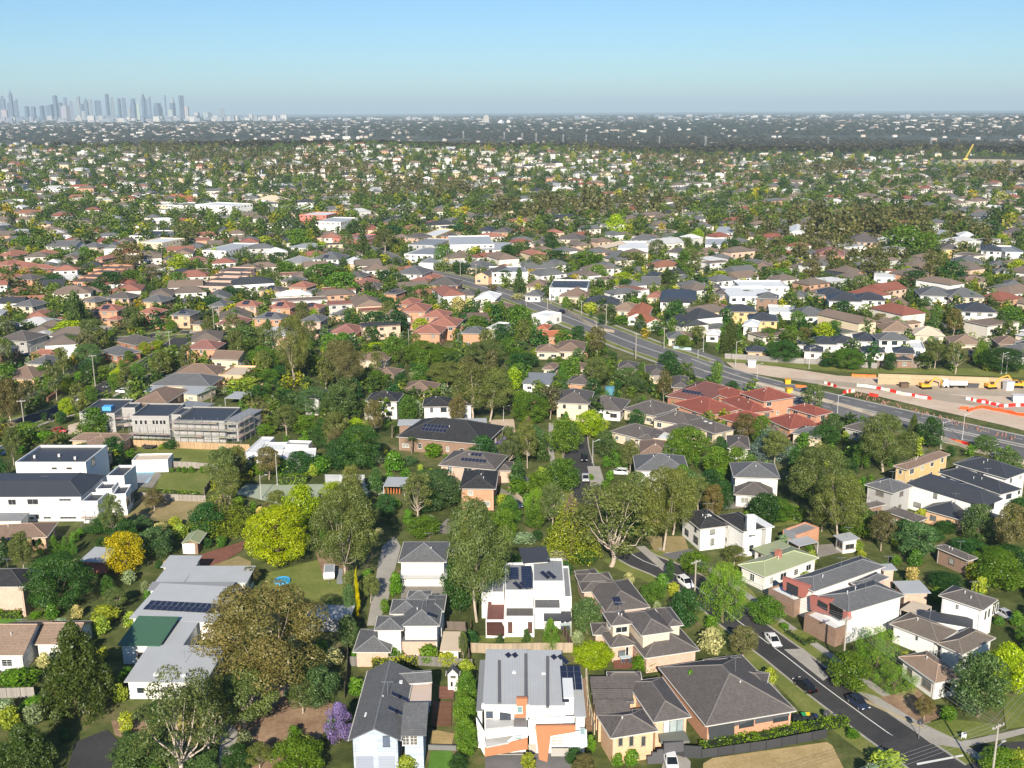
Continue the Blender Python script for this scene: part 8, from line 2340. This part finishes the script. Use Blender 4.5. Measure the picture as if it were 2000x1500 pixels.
for rr in np.geomspace(2330, 5400, 84):                                 # the dark river forest
    n = int(1.08 * rr / (17 + rr * .0028))
    for k in range(n):
        a = (k + rg.random()) / n * 1.08 - .54; r = rr * rg.uniform(.99, 1.01); x, y = r * math.sin(a), r * math.cos(a); z = float(terrain(x, y)); j = rg.uniform(.6, 1.15)
        if rg.random() < (.3 if x < -350 else 0) + .4 * (1 + math.sin(x / 330 + y / 450) + (.9 if r > 3900 else -.2)): continue
        w = rg.uniform(18, 30) + r * .002; far_tree(x, y, z - 2, w, rg.uniform(11, 17), 'c', tuple(t * j for t in (.075, .07, .042)))
for rr in np.geomspace(4900, 15500, 75):                                # tree masses between the distant suburbs
    n = int(1.08 * rr / (rr * .0078))
    for k in range(n):
        a = (k + rg.random()) / n * 1.08 - .54; r = rr * rg.uniform(.985, 1.015); x, y = r * math.sin(a), r * math.cos(a); z = float(terrain(x, y)); j = rg.uniform(.6, 1.3); s = rr / 6000
        far_tree(x, y, z - 2, rg.uniform(35, 75) * s, rg.uniform(9, 14) * (.55 + .45 * s), 'c', tuple(t * j for t in rg.choice([(.07, .08, .045), (.075, .075, .045), (.055, .07, .035)])))
for kd, nm, ms in (('g', 'far_gum_trees', lo_crown('crown_far_gum', 301, 130, .1)), ('r', 'far_garden_trees', lo_crown('crown_far_garden', 302, 150, .09)), ('c', 'valley_forest', lo_crown('crown_forest', 303, 70, .13))):
    L = TREES[kd]; print(nm, len(L)); gn_scatter(nm, [(t[0], t[1], t[2]) for t in L], [(t[3], t[3], t[4]) for t in L], [rg.uniform(0, 6.28) for t in L], [(*t[5], 1) for t in L], ms)
# the pale work site far right and long roads in the distance
Z(1300, 140)
def SF(name, mat, pts):
    m = MB(); q = []
    for i in range(0, len(pts), 2):
        u, v = zp(pts[i], pts[i + 1]); d = ray(u, v); t = 900.0
        while t < 9000:
            p = d / d[1] * t
            if CAM_H + p[2] < terrain(p[0], p[1]): break
            t += 4
        q.append((p[0], p[1], float(terrain(p[0], p[1])) + 1.2))
    m.poly(q); me = m.mesh(name, [MAT[mat]])
    if me.polygons[0].normal.z < 0: me.flip_normals()
    tag(new(name, me), kind='structure')
SF('construction_ground', 'paledirt', (1450, 500, 1600, 495, 1700, 492, 1900, 495, 2060, 500, 2060, 530, 1900, 540, 1700, 538, 1500, 515)); SF('construction_ground', 'dirt', (1860, 560, 2060, 570, 2060, 600, 1880, 590))
# ------------------------------------------------------------------ the air
m = MB(); m.box(-26000, -400, -60, 26000, 46000, 420); hz = m.mesh('haze', [], False); hm = bpy.data.materials.new('haze'); hm.use_nodes = True; ht = hm.node_tree; ht.nodes.clear()
ho = ht.nodes.new('ShaderNodeOutputMaterial'); pv = ht.nodes.new('ShaderNodeVolumePrincipled'); pv.inputs['Color'].default_value = (.68, .87, 1, 1); pv.inputs['Density'].default_value = 6.2e-5; pv.inputs['Anisotropy'].default_value = 0.0
ht.links.new(pv.outputs[0], ho.inputs['Volume']); hz.materials.append(hm); tag(new('haze', hz), kind='stuff')
# ================================================================== a label of its own for every tree and house not described by hand
marks = [n for n in NAMES if n[4]]
ORD = ['', 'second ', 'third ', 'fourth ', 'fifth ', 'sixth ', 'seventh ', 'eighth ', 'ninth ', 'tenth ', 'eleventh ', 'twelfth ']; ORD += [o + ' ' for o in ordn[12:]]
def size_word(o):
    ch = [c for c in o.children if c.name.startswith('crown')]
    if not ch: return ''
    s = ch[0].scale; return 'small ' if s[2] < 3 else 'low broad ' if s[2] < s[0] * .75 else 'tall ' if s[2] > 10 else 'slim ' if s[0] < s[2] * .6 else ''
cnt = {}; todo = [n for n in NAMES if not n[0].get('label')]
def near_mark(n):
    best, bd = None, 1e9
    for m in marks:
        if m[0] is n[0]: continue
        du, dv = n[2][0] - m[2][0], (n[2][1] - m[2][1]) * 1.6; d = math.hypot(du, dv)
        if d < bd: best, bd = m, d
    du, dv = n[2][0] - best[2][0], n[2][1] - best[2][1]
    rel = ('left of' if du < 0 else 'right of') if abs(du) > abs(dv) * 1.3 else ('behind' if dv < 0 else 'in front of'); return best, bd, rel
pre = []
for n in todo:
    b, d, rel = near_mark(n); w = (size_word(n[0]) + n[1]).strip(); pre.append((n, w, rel, b[4], d))
pre.sort(key=lambda t: t[4])
for n, w, rel, mk, d in pre:
    k = (w, rel, mk); i = cnt.get(k, 0); cnt[k] = i + 1; o = ORD[min(i, len(ORD) - 1)]
    t = f'{o}nearest {w} {rel} the {mk}' if o else f'{w} nearest {rel} the {mk}'
    if len(re.findall(r"[A-Za-z0-9'-]+", t)) > 16: t = f'{o}{w} {rel} the {mk}'
    n[0]['label'] = ' '.join(t.split()[:16]) if len(t.split()) > 16 else t
    base = re.sub(r'\.\d+$', '', n[0].name); n[0]['group'] = n[0].get('group') or {'house': 'suburban houses', 'shrub': 'garden shrubs', 'gum_tree': 'gum trees', 'garden_tree': 'garden trees', 'conifer_tree': 'conifers', 'palm_tree': 'palms'}.get(base, base.replace('_', ' ') + 's')
